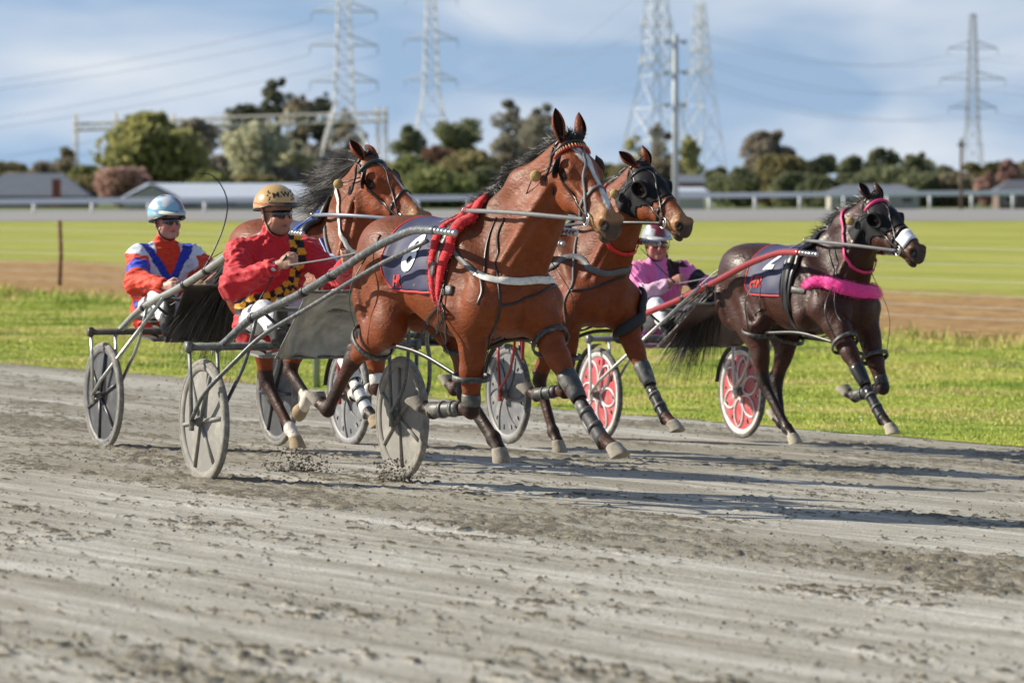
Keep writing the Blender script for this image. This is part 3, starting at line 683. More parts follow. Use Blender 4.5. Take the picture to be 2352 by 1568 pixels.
    # ears
    for q in (-1, 1):
        d = Vector(C['ear'][0 if q < 0 else 1]).normalized(); o_ = Vector(C.get('earopen', (1, 0, 0)))
        zz = (HMm.to_3x3() @ d).normalized(); xx = HMm.to_3x3() @ Vector((0.8, q*0.5, 0.6)) if 'earopen' not in C else o_; xx = (xx-zz*xx.dot(zz)).normalized(); yy = zz.cross(xx)
        M = Matrix((xx, yy, zz)).transposed().to_4x4(); M.translation = hp(-0.005, q*0.052, -0.022)
        Ve, Fe = ear_mesh(C.get('earlen', 0.165)); Ve = [M @ Vector(v) for v in Ve]
        cc = np.array([np.array(base)*(0.9 if i % 26 < 13 else 0.25)*(1-0.8*max(0, i/len(Ve)-0.72)/0.28) for i in range(len(Ve))])
        mobj('ear', Ve, Fe, hm, root, cols=cc)
        b = MB(); b.lathe([(0.001, -0.027), (0.015, -0.0225), (0.0235, -0.013), (0.027, 0), (0.0235, 0.013), (0.015, 0.0225), (0.001, 0.027)], Matrix.Translation(hp(0.176, q*0.083, -0.070)), 18)
        b.build('eye', mat('eye_dark', (0.008, 0.005, 0.004), 0.12, var=0), root)
    # hooves
    hfm = mat('hoof_'+C.get('hoofm', 'grey'), C.get('hoofc', (0.30, 0.27, 0.22)), 0.85, var=0.2, vs=30, bump=0.003, bs=80, dirt=(0.16, 0.13, 0.09), ds=12)
    for lg, (a_, b_, f_, h_) in legs.items():
        bb = MB(); hoof(bb, f_, h_, (0, 1, 0), flat=C.get('flat', {}).get(lg)); o = bb.build('hoof', hfm, root); auto_smooth(o, 40)
    # mane
    mm = mat('hair_'+C['key'], C.get('hair', (0.022, 0.018, 0.017)), 0.45, var=0.35, vs=30, spec=0.6)
    b = MB(); cr_ = [Vector(wt)+Vector((0, 0, .06)), Vector(cm)+Vector((-.05, 0, .045)), Vector(poll)+Vector((-0.03, 0, -.0))]
    cpath = bez(cr_, 40); cpath = [bvh.find_nearest(p+Vector((-0.02, 0, 0.05)))[0] for p in cpath]
    mn = C['mane']
    def rootf(u, rn):
        x = u*(len(cpath)-1); k = min(int(x), len(cpath)-2); p = cpath[k].lerp(cpath[k+1], x-k); return p+Vector((rn.gauss(0, .006), rn.gauss(0, .012), rn.gauss(0, .006)-0.005)), None
    strands(b, rootf, mn['n'], mn['len'], mn['dir'], w=mn.get('w', 0.0028), seed=4, grav=mn.get('g', 0.4), seg=6)
    if C.get('forelock'):
        fl = C['forelock']; strands(b, lambda u, rn: (hp(0.0+rn.uniform(-.03, .03), rn.uniform(-.035, .035), 0.0), None), fl['n'], fl['len'], fl['dir'], w=0.0028, seed=8, grav=0.3)
    b.build('mane', mm, root, smooth=True)
    # tail
    b = MB(); tl = C['tail']; t0 = Vector(T2(-0.77, 0, 1.36))
    strands(b, lambda u, rn: (t0+Vector((rn.gauss(0, .015), rn.gauss(0, .02), rn.gauss(0, .015)-0.05*u)), None), tl['n'], tl['len'], tl['dir'], w=0.0035, seg=9, seed=6, grav=tl.get('g', 0.9))
    b.build('tail', mm, root)
    return dict(root=root, bvh=bvh, HM=HMm, hp=hp, J=J, T=T2, legs=legs, V=V, thr=thr, nm=nm, nb=nb, C=C, body=body)
SUL = [(-1.191, 32.531, -0.024, 25), (-2.134, 37.794, -0.073, 24), (-0.581, 39.946, -0.157, 25.5), (1.214, 43.306, -0.266, 26.5)]
def hloc(i, dx=0, dy=0, dz=0):
    x, y, z, th = SUL[i]; f = Vector((math.sin(R(th)), -math.cos(R(th)), 0)); l_ = Vector((math.cos(R(th)), math.sin(R(th)), 0))
    p = Vector((x, y, 0))+f*(2.0+dx)+l_*dy; return (p.x, p.y, z+dz)
RZ = lambda th: R(th-90)
DOWNTAIL = dict(n=450, len=lambda u, rn: rn.uniform(0.3, 0.5), dir=lambda u, rn: (0.05, rn.gauss(0.35, .10), -1.0+rn.gauss(0, .12)), g=1.3)
FLYTAIL = dict(n=700, len=lambda u, rn: rn.uniform(0.7, 1.15), dir=lambda u, rn: (-1.0, rn.gauss(0.0, .13), -0.55+rn.gauss(0, .13)), g=0.55)
H1 = make_horse(dict(key='red_bay', loc=hloc(0), rz=RZ(30), label='red bay horse leading in front, with red girth pads and a white breast strap',
    coat=(0.190, 0.043, 0.009), h=0.0085, hs=1.05,
    J=dict(poll=(1.12, 0.12, 1.925), muz=(1.57, 0.115, 1.525),
        FRe=(0.56, -0.17, 0.95), FRk=(0.50, -0.14, 0.50), FRf=(0.20, -0.205, 0.475), FRh=(0.08, -0.24, 0.525),
        FLe=(0.74, 0.15, 0.97), FLk=(1.06, 0.155, 0.625), FLf=(1.33, 0.19, 0.36), FLh=(1.46, 0.20, 0.305),
        HLp=(-0.36, 0.13, 1.24), HLs=(-0.16, 0.20, 0.94), HLk=(-0.13, 0.18, 0.56), HLf=(0.15, 0.20, 0.33), HLh=(0.25, 0.20, 0.215),
        HRp=(-0.38, -0.13, 1.24), HRs=(-0.30, -0.20, 0.93), HRk=(-0.72, -0.20, 0.72), HRf=(-1.00, -0.20, 0.445), HRh=(-1.12, -0.21, 0.51)),
    ear=[(-0.72, -0.18, 0.72), (-0.86, 0.30, 0.45)], earlen=0.185,
    blaze=[(0.02, 0.0, 0), (0.05, 0.012, 0), (0.11, 0.034, 0), (0.16, 0.030, 0.005), (0.22, 0.014, 0.01), (0.32, 0.013, 0.012), (0.40, 0.022, 0.01), (0.46, 0.022, 0.0), (0.50, 0.006, -.01), (0.52, 0, 0)],
    mane=dict(n=6500, len=lambda u, rn: rn.uniform(0.06, 0.125)*(1.1-0.2*u), dir=lambda u, rn: (-0.9+rn.gauss(0, .16)+0.25*math.sin(u*37), rn.gauss(0.0, .2)-0.3+0.2*math.sin(u*23), 0.45+rn.gauss(0, .16)+0.2*math.sin(u*51)), g=0.9, w=0.0014),
    forelock=dict(n=160, len=lambda u, rn: rn.uniform(0.05, 0.09), dir=lambda u, rn: (-0.1+rn.gauss(0, .3), rn.gauss(0, .5), 0.6)),
    tail=DOWNTAIL))
H2 = make_horse(dict(key='bright_bay', loc=hloc(1), rz=RZ(29), label='bright bay horse behind the red-jacketed driver, long black mane blown back and white neck strap',
    tx=-0.02, coat=(0.215, 0.045, 0.009), h=0.0105, hs=1.08,
    J=dict(poll=(0.79, 0.08, 1.915), muz=(1.30, 0.20, 1.56),
        FLe=(0.64, 0.15, 0.92), FLk=(0.74, 0.15, 0.48), FLf=(0.47, 0.12, 0.42), FLh=(0.38, 0.10, 0.48),
        FRe=(0.64, -0.15, 0.93), FRk=(0.94, -0.15, 0.60), FRf=(1.18, -0.15, 0.35), FRh=(1.31, -0.15, 0.29),
        HRp=(-0.38, -0.13, 1.23), HRs=(-0.20, -0.20, 0.92), HRk=(-0.20, -0.16, 0.50), HRf=(0.10, -0.14, 0.21), HRh=(0.21, -0.14, 0.11),
        HLp=(-0.38, 0.13, 1.23), HLs=(-0.34, 0.20, 0.90), HLk=(-0.50, 0.16, 0.55), HLf=(-0.21, 0.14, 0.39), HLh=(-0.31, 0.14, 0.29)),
    ear=[(-0.92, -0.22, 0.40), (-0.98, 0.20, 0.12)], earlen=0.16, hoofm='tan', hoofc=(0.33, 0.25, 0.15), sock={'HR': 0.86, 'HL': 0.86},
    blaze=[(0.06, 0.0, 0), (0.085, 0.026, 0), (0.11, 0.020, 0), (0.15, 0.004, 0.004), (0.2, 0.006, 0.01), (0.28, 0.011, 0.01), (0.40, 0.014, 0.01), (0.50, 0.010, 0.0), (0.53, 0, 0)],
    mane=dict(n=8500, len=lambda u, rn: rn.uniform(0.14, 0.30)*(1+0.25*math.sin(u*19)), dir=lambda u, rn: (-1.0+rn.gauss(0, .1), rn.gauss(-0.25, .12)+0.2*math.sin(u*13), 0.05+rn.gauss(0, .12)+0.28*math.sin(u*31)), g=0.25, w=0.0014),
    forelock=dict(n=300, len=lambda u, rn: rn.uniform(0.10, 0.20), dir=lambda u, rn: (-0.9, rn.gauss(0, .3), 0.35+rn.gauss(0, .15))),
    tail=FLYTAIL))
H3 = make_horse(dict(key='chestnut_bay', loc=hloc(2), rz=RZ(30), label='bay horse with a black full-cup hood and red neck strap, just behind the leading horse',
    tx=-0.08, coat=(0.185, 0.039, 0.007), h=0.010, hs=1.04,
    J=dict(poll=(1.00, 0.10, 1.965), muz=(1.46, 0.15, 1.61),
        FLe=(0.65, 0.15, 0.94), FLk=(0.94, 0.15, 0.57), FLf=(1.20, 0.15, 0.31), FLh=(1.33, 0.15, 0.245),
        FRe=(0.42, -0.15, 0.92), FRk=(0.37, -0.13, 0.46), FRf=(0.07, -0.17, 0.415), FRh=(-0.05, -0.19, 0.465),
        HLp=(-0.44, 0.13, 1.24), HLs=(-0.26, 0.20, 0.93), HLk=(-0.48, 0.17, 0.50), HLf=(-0.29, 0.17, 0.16), HLh=(-0.21, 0.17, 0.06),
        HRp=(-0.46, -0.13, 1.24), HRs=(-0.38, -0.20, 0.92), HRk=(-0.80, -0.18, 0.68), HRf=(-1.04, -0.18, 0.42), HRh=(-1.15, -0.18, 0.49)),
    ear=[(-0.93, -0.62, 0.25), (-0.80, 0.05, 0.55)], earlen=0.15, points=(0.028, 0.016, 0.012),
    mane=dict(n=900, len=lambda u, rn: rn.uniform(0.08, 0.15), dir=lambda u, rn: (-1.0+rn.gauss(0, .3), rn.gauss(0.1, .3), 0.1+rn.gauss(0, .2)), g=0.8),
    tail=DOWNTAIL))
H4 = make_horse(dict(key='dark_bay', loc=hloc(3), rz=RZ(31), label='dark brown horse at the right edge with a pink fluffy breast roll and black hood',
    tx=-0.13, dz=-0.02, coat=(0.050, 0.016, 0.009), h=0.0105, hs=1.07, rough=0.46, points=(0.020, 0.012, 0.010), backmul=(0.8, 0.85, 0.95), muzcol=(0.09, 0.045, 0.025), hoofc=(0.42, 0.38, 0.29), hoofm='pale',
    J=dict(poll=(0.86, 0.08, 1.85), muz=(1.38, 0.12, 1.49),
        FRe=(0.68, -0.15, 0.93), FRk=(1.00, -0.15, 0.57), FRf=(1.28, -0.15, 0.28), FRh=(1.39, -0.15, 0.205),
        FLe=(0.62, 0.15, 0.91), FLk=(0.84, 0.15, 0.48), FLf=(0.52, 0.13, 0.40), FLh=(0.40, 0.11, 0.45),
        HRp=(-0.49, -0.13, 1.22), HRs=(-0.27, -0.20, 0.92), HRk=(-0.24, -0.16, 0.49), HRf=(0.04, -0.14, 0.17), HRh=(0.15, -0.14, 0.08),
        HLp=(-0.50, 0.13, 1.22), HLs=(-0.42, 0.20, 0.90), HLk=(-0.55, 0.16, 0.48), HLf=(-0.45, 0.14, 0.18), HLh=(-0.56, 0.14, 0.24)),
    ear=[(-0.93, -0.22, 0.45), (-0.90, 0.10, 0.5)], earlen=0.15, pt=0,
    mane=dict(n=1100, len=lambda u, rn: rn.uniform(0.07, 0.15), dir=lambda u, rn: (-1.0+rn.gauss(0, .3), rn.gauss(-0.1, .3), 0.35+rn.gauss(0, .3)), g=0.8),
    tail=dict(n=1100, len=lambda u, rn: rn.uniform(0.7, 1.1), dir=lambda u, rn: (-1.0, rn.gauss(-0.05, .13), -0.75+rn.gauss(0, .13)), g=0.45)))
# ================================================================ TEXT ON SURFACES
def text_verts(s, size, bold=0.0):
    cu = bpy.data.curves.new('t', 'FONT'); cu.body = s; cu.size = size; cu.align_x = 'CENTER'; cu.align_y = 'CENTER'; cu.offset = bold; cu.resolution_u = 3
    o = bpy.data.objects.new('t', cu); COL.objects.link(o); bpy.context.view_layer.update()
    me = o.to_mesh(); bm = bmesh.new(); bm.from_mesh(me); o.to_mesh_clear(); bpy.data.objects.remove(o); bpy.data.curves.remove(cu)
    bmesh.ops.triangulate(bm, faces=bm.faces[:])
    for _ in range(4):
        le = [e for e in bm.edges if e.calc_length() > size*0.07]
        if le: bmesh.ops.subdivide_edges(bm, edges=le, cuts=1); bmesh.ops.triangulate(bm, faces=bm.faces[:])
    V = [v.co.copy() for v in bm.verts]; F = [tuple(v.index for v in f.verts) for f in bm.faces]; bm.free(); return V, F
def text_on(name, s, size, bvh, c, right, up, m, parent, off=0.003, bold=0.0, slant=0.0):
    V, F = text_verts(s, size, bold); c, right, up = Vector(c), Vector(right).normalized(), Vector(up).normalized(); n_ = right.cross(up); out = []
    for v in V:
        p = c+right*(v.x+slant*v.y)+up*v.y; h, no, _, d = bvh.ray_cast(p+n_*0.25, -n_, 0.6)
        if h is not None and no.dot(n_) < 0: no = -no
        out.append(h+no*off if h is not None else p)
    return mobj(name, out, F, m, parent, smooth=False)
# ================================================================ SULKY
def wheel_parts(root, y, style, cz=0.352, spin=0.0):
    w = tag(empty('wheel', (0, y, cz)), None); w.parent = root; w.rotation_euler = (0, spin, 0)
    M = Matrix.Rotation(math.pi/2, 4, 'X')
    b = MB(); R0, r0 = 0.334, 0.0205; V = []; n, k = 72, 12
    prof = [(R0+r0*math.cos(2*math.pi*j/k)*1.05, r0*math.sin(2*math.pi*j/k)) for j in range(k+1)]
    b.lathe(prof, M, n); b.build('tyre', style['tyre'], w)
    b = MB(); b.lathe([(0.322, 0.017), (0.305, 0.019), (0.292, 0.013), (0.285, 0.006), (0.285, -0.006), (0.292, -0.013), (0.305, -0.019), (0.322, -0.017)], M, 72); b.build('rim', style['rim'], w)
    # disc panel, optionally pierced
    b = MB(); nr, na = 30, 150; V = []; F = []
    for sgn in (1, -1):
        base = len(V)
        for i in range(nr+1):
            r = 0.02+0.268*i/nr; z = sgn*(0.004+0.014*(1-i/nr))
            for j in range(na): a = 2*math.pi*j/na; V.append(M @ Vector((r*math.cos(a), r*math.sin(a), z)))
        for i in range(nr):
            for j in range(na):
                r = 0.02+0.268*(i+.5)/nr; a = 2*math.pi*(j+.5)/na
                if style.get('holes'):
                    hit = False
                    for hh in range(12):
                        ha = 2*math.pi*(hh+0.5)/12; x, y_ = r*math.cos(a-ha)-0.245, r*math.sin(a-ha)
                        if (x/0.020)**2+(y_/0.013)**2 < 1: hit = True; break
                    if hit: continue
                f = (base+i*na+j, base+i*na+(j+1) % na, base+(i+1)*na+(j+1) % na, base+(i+1)*na+j); F.append(f if sgn > 0 else f[::-1])
    b.add(V, F); b.build('disc', style['disc'], w)
    b = MB()
    for sgn in (1, -1):
        if style['spokes'] == 'bars':
            for q in range(6):
                a = q*math.pi/3+0.3; d = Vector((math.cos(a), 0, math.sin(a))); b.tube([d*0.03+Vector((0, sgn*0.020, 0)), d*0.16+Vector((0, sgn*0.015, 0)), d*0.287+Vector((0, sgn*0.010, 0))], [0.014, 0.012, 0.010], 8)
        elif style['spokes'] == 'petal':
            for q in range(6):
                a0 = q*math.pi/3+0.2; pts = []; SS = list(np.linspace(0, 1, 11)); 
                for s_, sg in [(s_, 1) for s_ in SS]+[(s_, -1) for s_ in SS[::-1]]:
                    r = 0.045+0.228*s_; aa = a0+sg*0.47*math.sin(math.pi*s_**0.62)**0.75; pts.append(Vector((r*math.cos(aa), sgn*(0.020-0.012*r/0.28), r*math.sin(aa))))
                b.tube(pts, 0.0088, 6); continue
                for t in range(13):
                    u = t/12*2-1; a = a0+u*0.50*math.sin(min(1, (1-abs(u))*1.0+0.0)*math.pi/2)**0+0; r = 0.06+0.215*(1-abs(u)**2.6)
                    aa = a0+0.50*math.copysign(min(1, (1-abs(abs(u)*1.0-0.45)/0.62)), u); aa = a0+0.5*math.sin(u*math.pi)*1.0
                    pts.append(Vector((r*math.cos(aa), sgn*(0.020-0.012*r/0.28), r*math.sin(aa))))
                b.tube(pts, 0.0085, 6)
        elif style['spokes'] == 'curve':
            for q in range(6):
                a0 = q*math.pi/3; pts = [Vector((r*math.cos(a0+2.2*(r-0.03)), sgn*(0.020-0.012*r/0.28), r*math.sin(a0+2.2*(r-0.03)))) for r in np.linspace(0.03, 0.287, 8)]
                b.tube(pts, 0.006, 6)
    if b.V: b.build('spokes', style['spoke'], w)
    b = MB(); b.lathe([(0.001, -0.062), (0.012, -0.060), (0.016, -0.05), (0.030, -0.040), (0.034, -0.02), (0.034, 0.02), (0.030, 0.040), (0.016, 0.05), (0.012, 0.06), (0.001, 0.062)], M, 18); b.build('hub', style['hub'], w)
    return w
def make_sulky(i, lab, S):
    x, y, z, th = SUL[i]
    root = empty('sulky', (x, y, z), RZ(th), lab, 'sulky', 'two-wheeled racing sulkies')
    fr, sh, fk = S['frame'], S['shaft'], S.get('fork', S['frame'])
    ZB = 0.775; YW = 0.615
    for q in (-1, 1): wheel_parts(root, q*YW, S['wheel'], spin=S['spin'][0 if q < 0 else 1])
    b = MB(); b.tube([(0, -0.71, ZB), (0, 0.71, ZB)], 0.022, 12); b.box((0, -0.71, ZB), (0.05, 0.03, 0.06)); b.box((0, 0.71, ZB), (0.05, 0.03, 0.06)); b.build('crossbar', fr, root)
    for q in (-1, 1):
        b = MB()
        for yy, w in ((q*0.705, 0.030), (q*0.535, 0.026)):
            b.tube([(0, yy, ZB-0.01), (0.01, yy-q*0.004, 0.6), (0.005, yy-q*(0.012 if abs(yy) > .6 else -0.012), 0.33)], w*0.62, 10, ry=0.010, side=(0, 1, 0))
            b.box((0.004, yy-q*(0.012 if abs(yy) > .6 else -0.012), 0.345), (0.05, 0.012, 0.09))
        b.build('fork', fk, root)
        b = MB(); b.tube(bez([(0.02, q*0.70, 0.36), (0.20, q*0.69, 0.52), (0.42, q*0.60, 0.70), (0.62, q*0.50, 0.86), (1.1, q*0.43, 1.02), (1.88, q*0.385, 1.245), (2.55, q*0.37, 1.395)], 30) if S.get('long') else [(0.02, q*0.70, 0.36), (0.10, q*0.67, 0.46), (S.get('sx', 0.66), q*0.43, S.get('sz', 1.02))], 0.0125, 10); 
        b.tube(bez([(0.03, q*0.53, 0.38), (0.20, q*0.53, 0.52), (0.34, q*0.50, 0.70), (0.42, q*0.47, 0.93)], 12), 0.011, 8); b.build('stay', S.get('stay', fr), root)
        b = MB(); pts = bez([(-0.10, q*0.50, 0.755), (0.02, q*0.49, 0.80), (0.34, q*0.455, 0.945), (0.89, q*0.405, 1.085), (1.4, q*0.38, 1.225), (1.84, q*0.36, 1.355), (2.2, q*0.352, 1.43), (2.38, q*0.35, 1.452), (2.62, q*0.35, 1.452)], 44)
        b.tube(pts, 0.0235, 14); sho = b.build('shaft', sh, root)
        b = MB(); b.tube([(2.60, q*0.35, 1.452), (2.86, q*0.35, 1.44)], 0.011, 10)
        for t in range(5):
            xx = 2.63+t*0.048; b.lathe([(0.011, -0.012), (0.020, -0.006), (0.020, 0.006), (0.011, 0.012)], Matrix.Translation((xx, q*0.35, 1.452-(xx-2.6)*0.045)) @ Matrix.Rotation(math.pi/2, 4, 'Y'), 12)
        b.lathe([(0.001, -0.02), (0.014, -0.014), (0.02, 0), (0.014, 0.014), (0.001, 0.02)], Matrix.Translation((2.86, q*0.35, 1.44)) @ Matrix.Rotation(math.pi/2, 4, 'Y'), 12)
        b.build('shaft_tip', mat('steel', (0.55, 0.55, 0.54), 0.3, 0.9, var=0.1), sho)
        b = MB()                                                   # clamps and tape
        for xx, zz, yy in ((0.34, 0.945, 0.455), (0.95, 1.10, 0.402), (1.30, 1.195, 0.384)):
            b = MB(); b.lathe([(0.024, -0.022), (0.029, -0.018), (0.029, 0.018), (0.024, 0.022)], Matrix.Translation((xx, q*yy, zz)) @ Matrix.Rotation(math.pi/2-0.26, 4, 'Y'), 12)
            b.build('clamp', mat('clamp_black', (0.02, 0.02, 0.02), 0.5), sho)
        # foot rest: stirrup under the shaft
        b = MB(); fx, fy = 0.56, q*0.37
        b.tube([(0.44, q*0.44, 0.985), (0.50, q*0.40, 0.93), (0.52, q*0.33, 0.87), (0.50, q*0.26, 0.86)], 0.010, 8); b.box((0.49, q*0.30, 0.885), (0.09, 0.14, 0.012)); b.build('footrest', mat('rest_black', (0.03, 0.03, 0.03), 0.5), root)
    # front bar joining the shafts, seat rails and seat
    b = MB(); b.tube([(0.62, -0.425, 1.00), (0.66, -0.2, 0.99), (0.66, 0.2, 0.99), (0.62, 0.425, 1.00)], 0.013, 8)
    for q in (-1, 1): b.tube([(0.0, q*0.12, ZB), (-0.25, q*0.12, ZB+0.0), (-0.55, q*0.11, 0.83)], 0.013, 8); b.tube([(0.0, q*0.30, ZB-0.01), (-0.10, q*0.2, 0.74), (-0.34, q*0.12, 0.79)], 0.010, 8)
    b.build('seat_rail', fr, root)
    b = MB(); V = []; rows = []
    for zz, s_ in ((0.0, 0.9), (0.012, 1.0), (0.045, 1.0), (0.055, 0.92)):
        for j in range(28):
            a = 2*math.pi*j/28; V.append((-0.50+0.17*s_*math.copysign(abs(math.cos(a))**0.6, math.cos(a)), 0.20*s_*math.copysign(abs(math.sin(a))**0.6, math.sin(a)), 0.835+zz))
    F = [(r_*28+j, r_*28+(j+1) % 28, (r_+1)*28+(j+1) % 28, (r_+1)*28+j) for r_ in range(3) for j in range(28)]+[tuple(range(28))[::-1], tuple(range(84, 112))]
    b.add(V, F); b.build('seat', mat('seat_vinyl', (0.025, 0.025, 0.028), 0.4), root)
    b = MB(); b.add([(-0.28, -0.26, 0.74), (0.10, -0.30, 0.72), (0.10, 0.30, 0.72), (-0.28, 0.26, 0.74), (-0.28, -0.26, 0.728), (0.10, -0.30, 0.708), (0.10, 0.30, 0.708), (-0.28, 0.26, 0.728)], [(0,1,2,3), (7,6,5,4), (0,4,5,1), (1,5,6,2), (2,6,7,3), (3,7,4,0)]); b.build('floor_plate', S.get('plate', fr), root, smooth=False)
    # splash sheet hung between the shafts ahead of the feet
    g = S['sheet']; V = []; nu, nv = 22, 12
    for a in range(nu+1):
        for c in range(nv+1):
            u = a/nu*2-1; t = c/nv
            X = g['x0']+(g['x1']-g['x0'])*t - 0.10*math.sin(t*math.pi)*(1-u*u)*g.get('bag', 1); Z = g['z0']+(g['z1']-g['z0'])*t+0.012*math.sin(u*9+t*5)*(1-u*u) + g.get('sagz', 0)*u*u
            V.append((X+0.010*math.sin(u*13+t*3), u*(g['w']*(1-0.12*(1-t))), Z))
    F = [(a*(nv+1)+c, a*(nv+1)+c+1, (a+1)*(nv+1)+c+1, (a+1)*(nv+1)+c) for a in range(nu) for c in range(nv)]
    o = mobj('splash_sheet', V, F, g['m'], root); sm = o.modifiers.new('t', 'SOLIDIFY'); sm.thickness = 0.004
    b = MB(); b.tube([(g['x1'], -g['w'], g['z1']), (g['x1'], g['w'], g['z1'])], 0.009, 8); b.build('sheet_rod', fr, root); b = MB(); b.tube([(g['x0'], -g['w']*.88, g['z0']), (g['x0'], g['w']*.88, g['z0'])], 0.009, 8); b.build('sheet_rod', fr, root)
    if S.get('guard'):
        for q in (-1, 1):
            b = MB(); V = []; k = 16
            for t in range(k+1):
                a = R(95+75*t/k)
                for yy, dr in ((-0.035, -0.006), (-0.03, 0.0), (0.03, 0.0), (0.035, -0.006), (0.03, -0.004), (-0.03, -0.004)): V.append((math.cos(a)*(0.385+dr), q*YW+yy, 0.352+math.sin(a)*(0.385+dr)))
            F = [(t*6+j, t*6+(j+1) % 6, (t+1)*6+(j+1) % 6, (t+1)*6+j) for t in range(k) for j in range(6)]+[(5,4,3,2,1,0), tuple(k*6+j for j in range(6))]
            b.add(V, F); b.build('mudguard', mat('guard_black', (0.02, 0.02, 0.02), 0.5), root)
    return root
dust = (0.26, 0.245, 0.21)
TY = mat('tyre_dusty', (0.20, 0.19, 0.165), 0.85, var=0.25, vs=40, bump=0.002, bs=150, dirt=(0.34, 0.32, 0.28), ds=10)
TYD = mat('tyre_dark', (0.09, 0.088, 0.082), 0.8, var=0.25, vs=40, dirt=(0.27, 0.26, 0.23), ds=12)
W1 = dict(tyre=TY, rim=mat('rim_dusty', (0.24, 0.23, 0.205), 0.75, var=0.15, dirt=(0.36, 0.34, 0.29), ds=9), disc=mat('disc_dusty', (0.235, 0.225, 0.205), 0.7, var=0.1, vs=5, dirt=(0.36, 0.34, 0.30), ds=7), spoke=mat('spoke_dusty', (0.25, 0.24, 0.21), 0.7, dirt=(0.38, 0.36, 0.31), ds=12), hub=mat('hub_grey', (0.16, 0.155, 0.14), 0.5), spokes='bars')
W2 = dict(tyre=TY, rim=mat('rim_grey', (0.12, 0.12, 0.125), 0.55, dirt=(0.25, 0.24, 0.22), ds=14), disc=mat('disc_slate', (0.060, 0.062, 0.068), 0.45, var=0.15, vs=5, dirt=(0.12, 0.12, 0.115), ds=9), spoke=mat('spoke_slate', (0.055, 0.056, 0.06), 0.4), hub=mat('hub_grey', (0, 0, 0)), spokes='bars')
W3 = dict(tyre=TYD, rim=mat('rim_grey2', (0.25, 0.25, 0.26), 0.5, dirt=dust, ds=14), disc=mat('disc_grey', (0.155, 0.16, 0.17), 0.5, var=0.1, vs=4, dirt=(0.33, 0.33, 0.33), ds=5), spoke=mat('spoke_grey2', (0.10, 0.10, 0.11), 0.4), hub=mat('hub_grey', (0, 0, 0)), spokes='curve', holes=True)
W4 = dict(tyre=TYD, rim=mat('rim_white', (0.66, 0.65, 0.63), 0.4, var=0.05, dirt=(0.45, 0.42, 0.37), ds=14), disc=mat('disc_red', (0.50, 0.075, 0.085), 0.4, var=0.08, vs=4, dirt=(0.48, 0.24, 0.23), ds=6), spoke=mat('spoke_white', (0.70, 0.69, 0.67), 0.4, var=0.05), hub=mat('hub_grey', (0, 0, 0)), spokes='petal', holes=True)
GUN = mat('gunmetal_worn', (0.105, 0.115, 0.118), 0.42, 0.35, var=0.25, vs=18, bump=0.0006, bs=300, dirt=(0.30, 0.295, 0.27), ds=45)
GREY = mat('frame_grey', (0.13, 0.132, 0.125), 0.5, 0.2, var=0.2, vs=14, dirt=(0.27, 0.26, 0.23), ds=30)
SIL = mat('silver_tube', (0.48, 0.49, 0.44), 0.32, 0.75, var=0.12, vs=14, dirt=(0.30, 0.29, 0.25), ds=40)
REDT = mat('red_tube', (0.36, 0.035, 0.035), 0.25, 0.1, var=0.12, vs=9, coat=0.4)
WHT = mat('white_tube', (0.62, 0.62, 0.60), 0.35, var=0.06)
SHG = mat('sheet_clear_grey', (0.38, 0.385, 0.37), 0.14, var=0.5, vs=6, bump=0.004, bs=14, spec=0.6, dirt=(0.33, 0.31, 0.25), ds=8)
SHB = mat('sheet_black', (0.020, 0.018, 0.016), 0.45, var=0.2, vs=5, bump=0.004, bs=10)
SHR = mat('sheet_maroon', (0.060, 0.032, 0.028), 0.5, var=0.2, vs=5, bump=0.004, bs=10)
SU1 = make_sulky(0, 'grey sulky with dusty six-spoke disc wheels, carrying the driver in the red jacket', dict(frame=GREY, shaft=GUN, stay=GUN, long=True, wheel=W1, spin=(0.2, 0.75), plate=mat('plate_alu', (0.30, 0.30, 0.28), 0.5, 0.4, dirt=(0.2, 0.19, 0.16), ds=9), sheet=dict(x0=0.42, x1=0.98, z0=0.72, z1=1.10, w=0.40, m=SHG, bag=2.0)))
SU2 = make_sulky(1, 'silver-tubed sulky with dark disc wheels, carrying the driver in orange', dict(frame=mat('frame_dark', (0.085, 0.078, 0.068), 0.55, 0.2, dirt=(0.16, 0.14, 0.11), ds=20), shaft=SIL, stay=SIL, fork=SIL, wheel=W2, spin=(0.0, 0.3), sheet=dict(x0=0.45, x1=0.95, z0=0.72, z1=1.09, w=0.40, m=SHB)))
SU3 = make_sulky(2, 'sulky with red forks and pierced grey disc wheels, mostly hidden behind the leading horse', dict(frame=GREY, shaft=REDT, stay=REDT, fork=REDT, wheel=W3, spin=(0.1, 0.5), guard=True, sheet=dict(x0=0.45, x1=0.95, z0=0.72, z1=1.06, w=0.40, m=SHB)))
SU4 = make_sulky(3, 'red-shafted sulky with white-rimmed red wheels, carrying the driver in pink', dict(frame=mat('frame_mid', (0.22, 0.22, 0.22), 0.4, 0.4), shaft=REDT, stay=SIL, fork=WHT, sx=1.25, sz=1.185, wheel=W4, spin=(0.3, 0.9), guard=True, sheet=dict(x0=0.45, x1=1.15, z0=0.72, z1=1.06, w=0.40, m=SHR)))
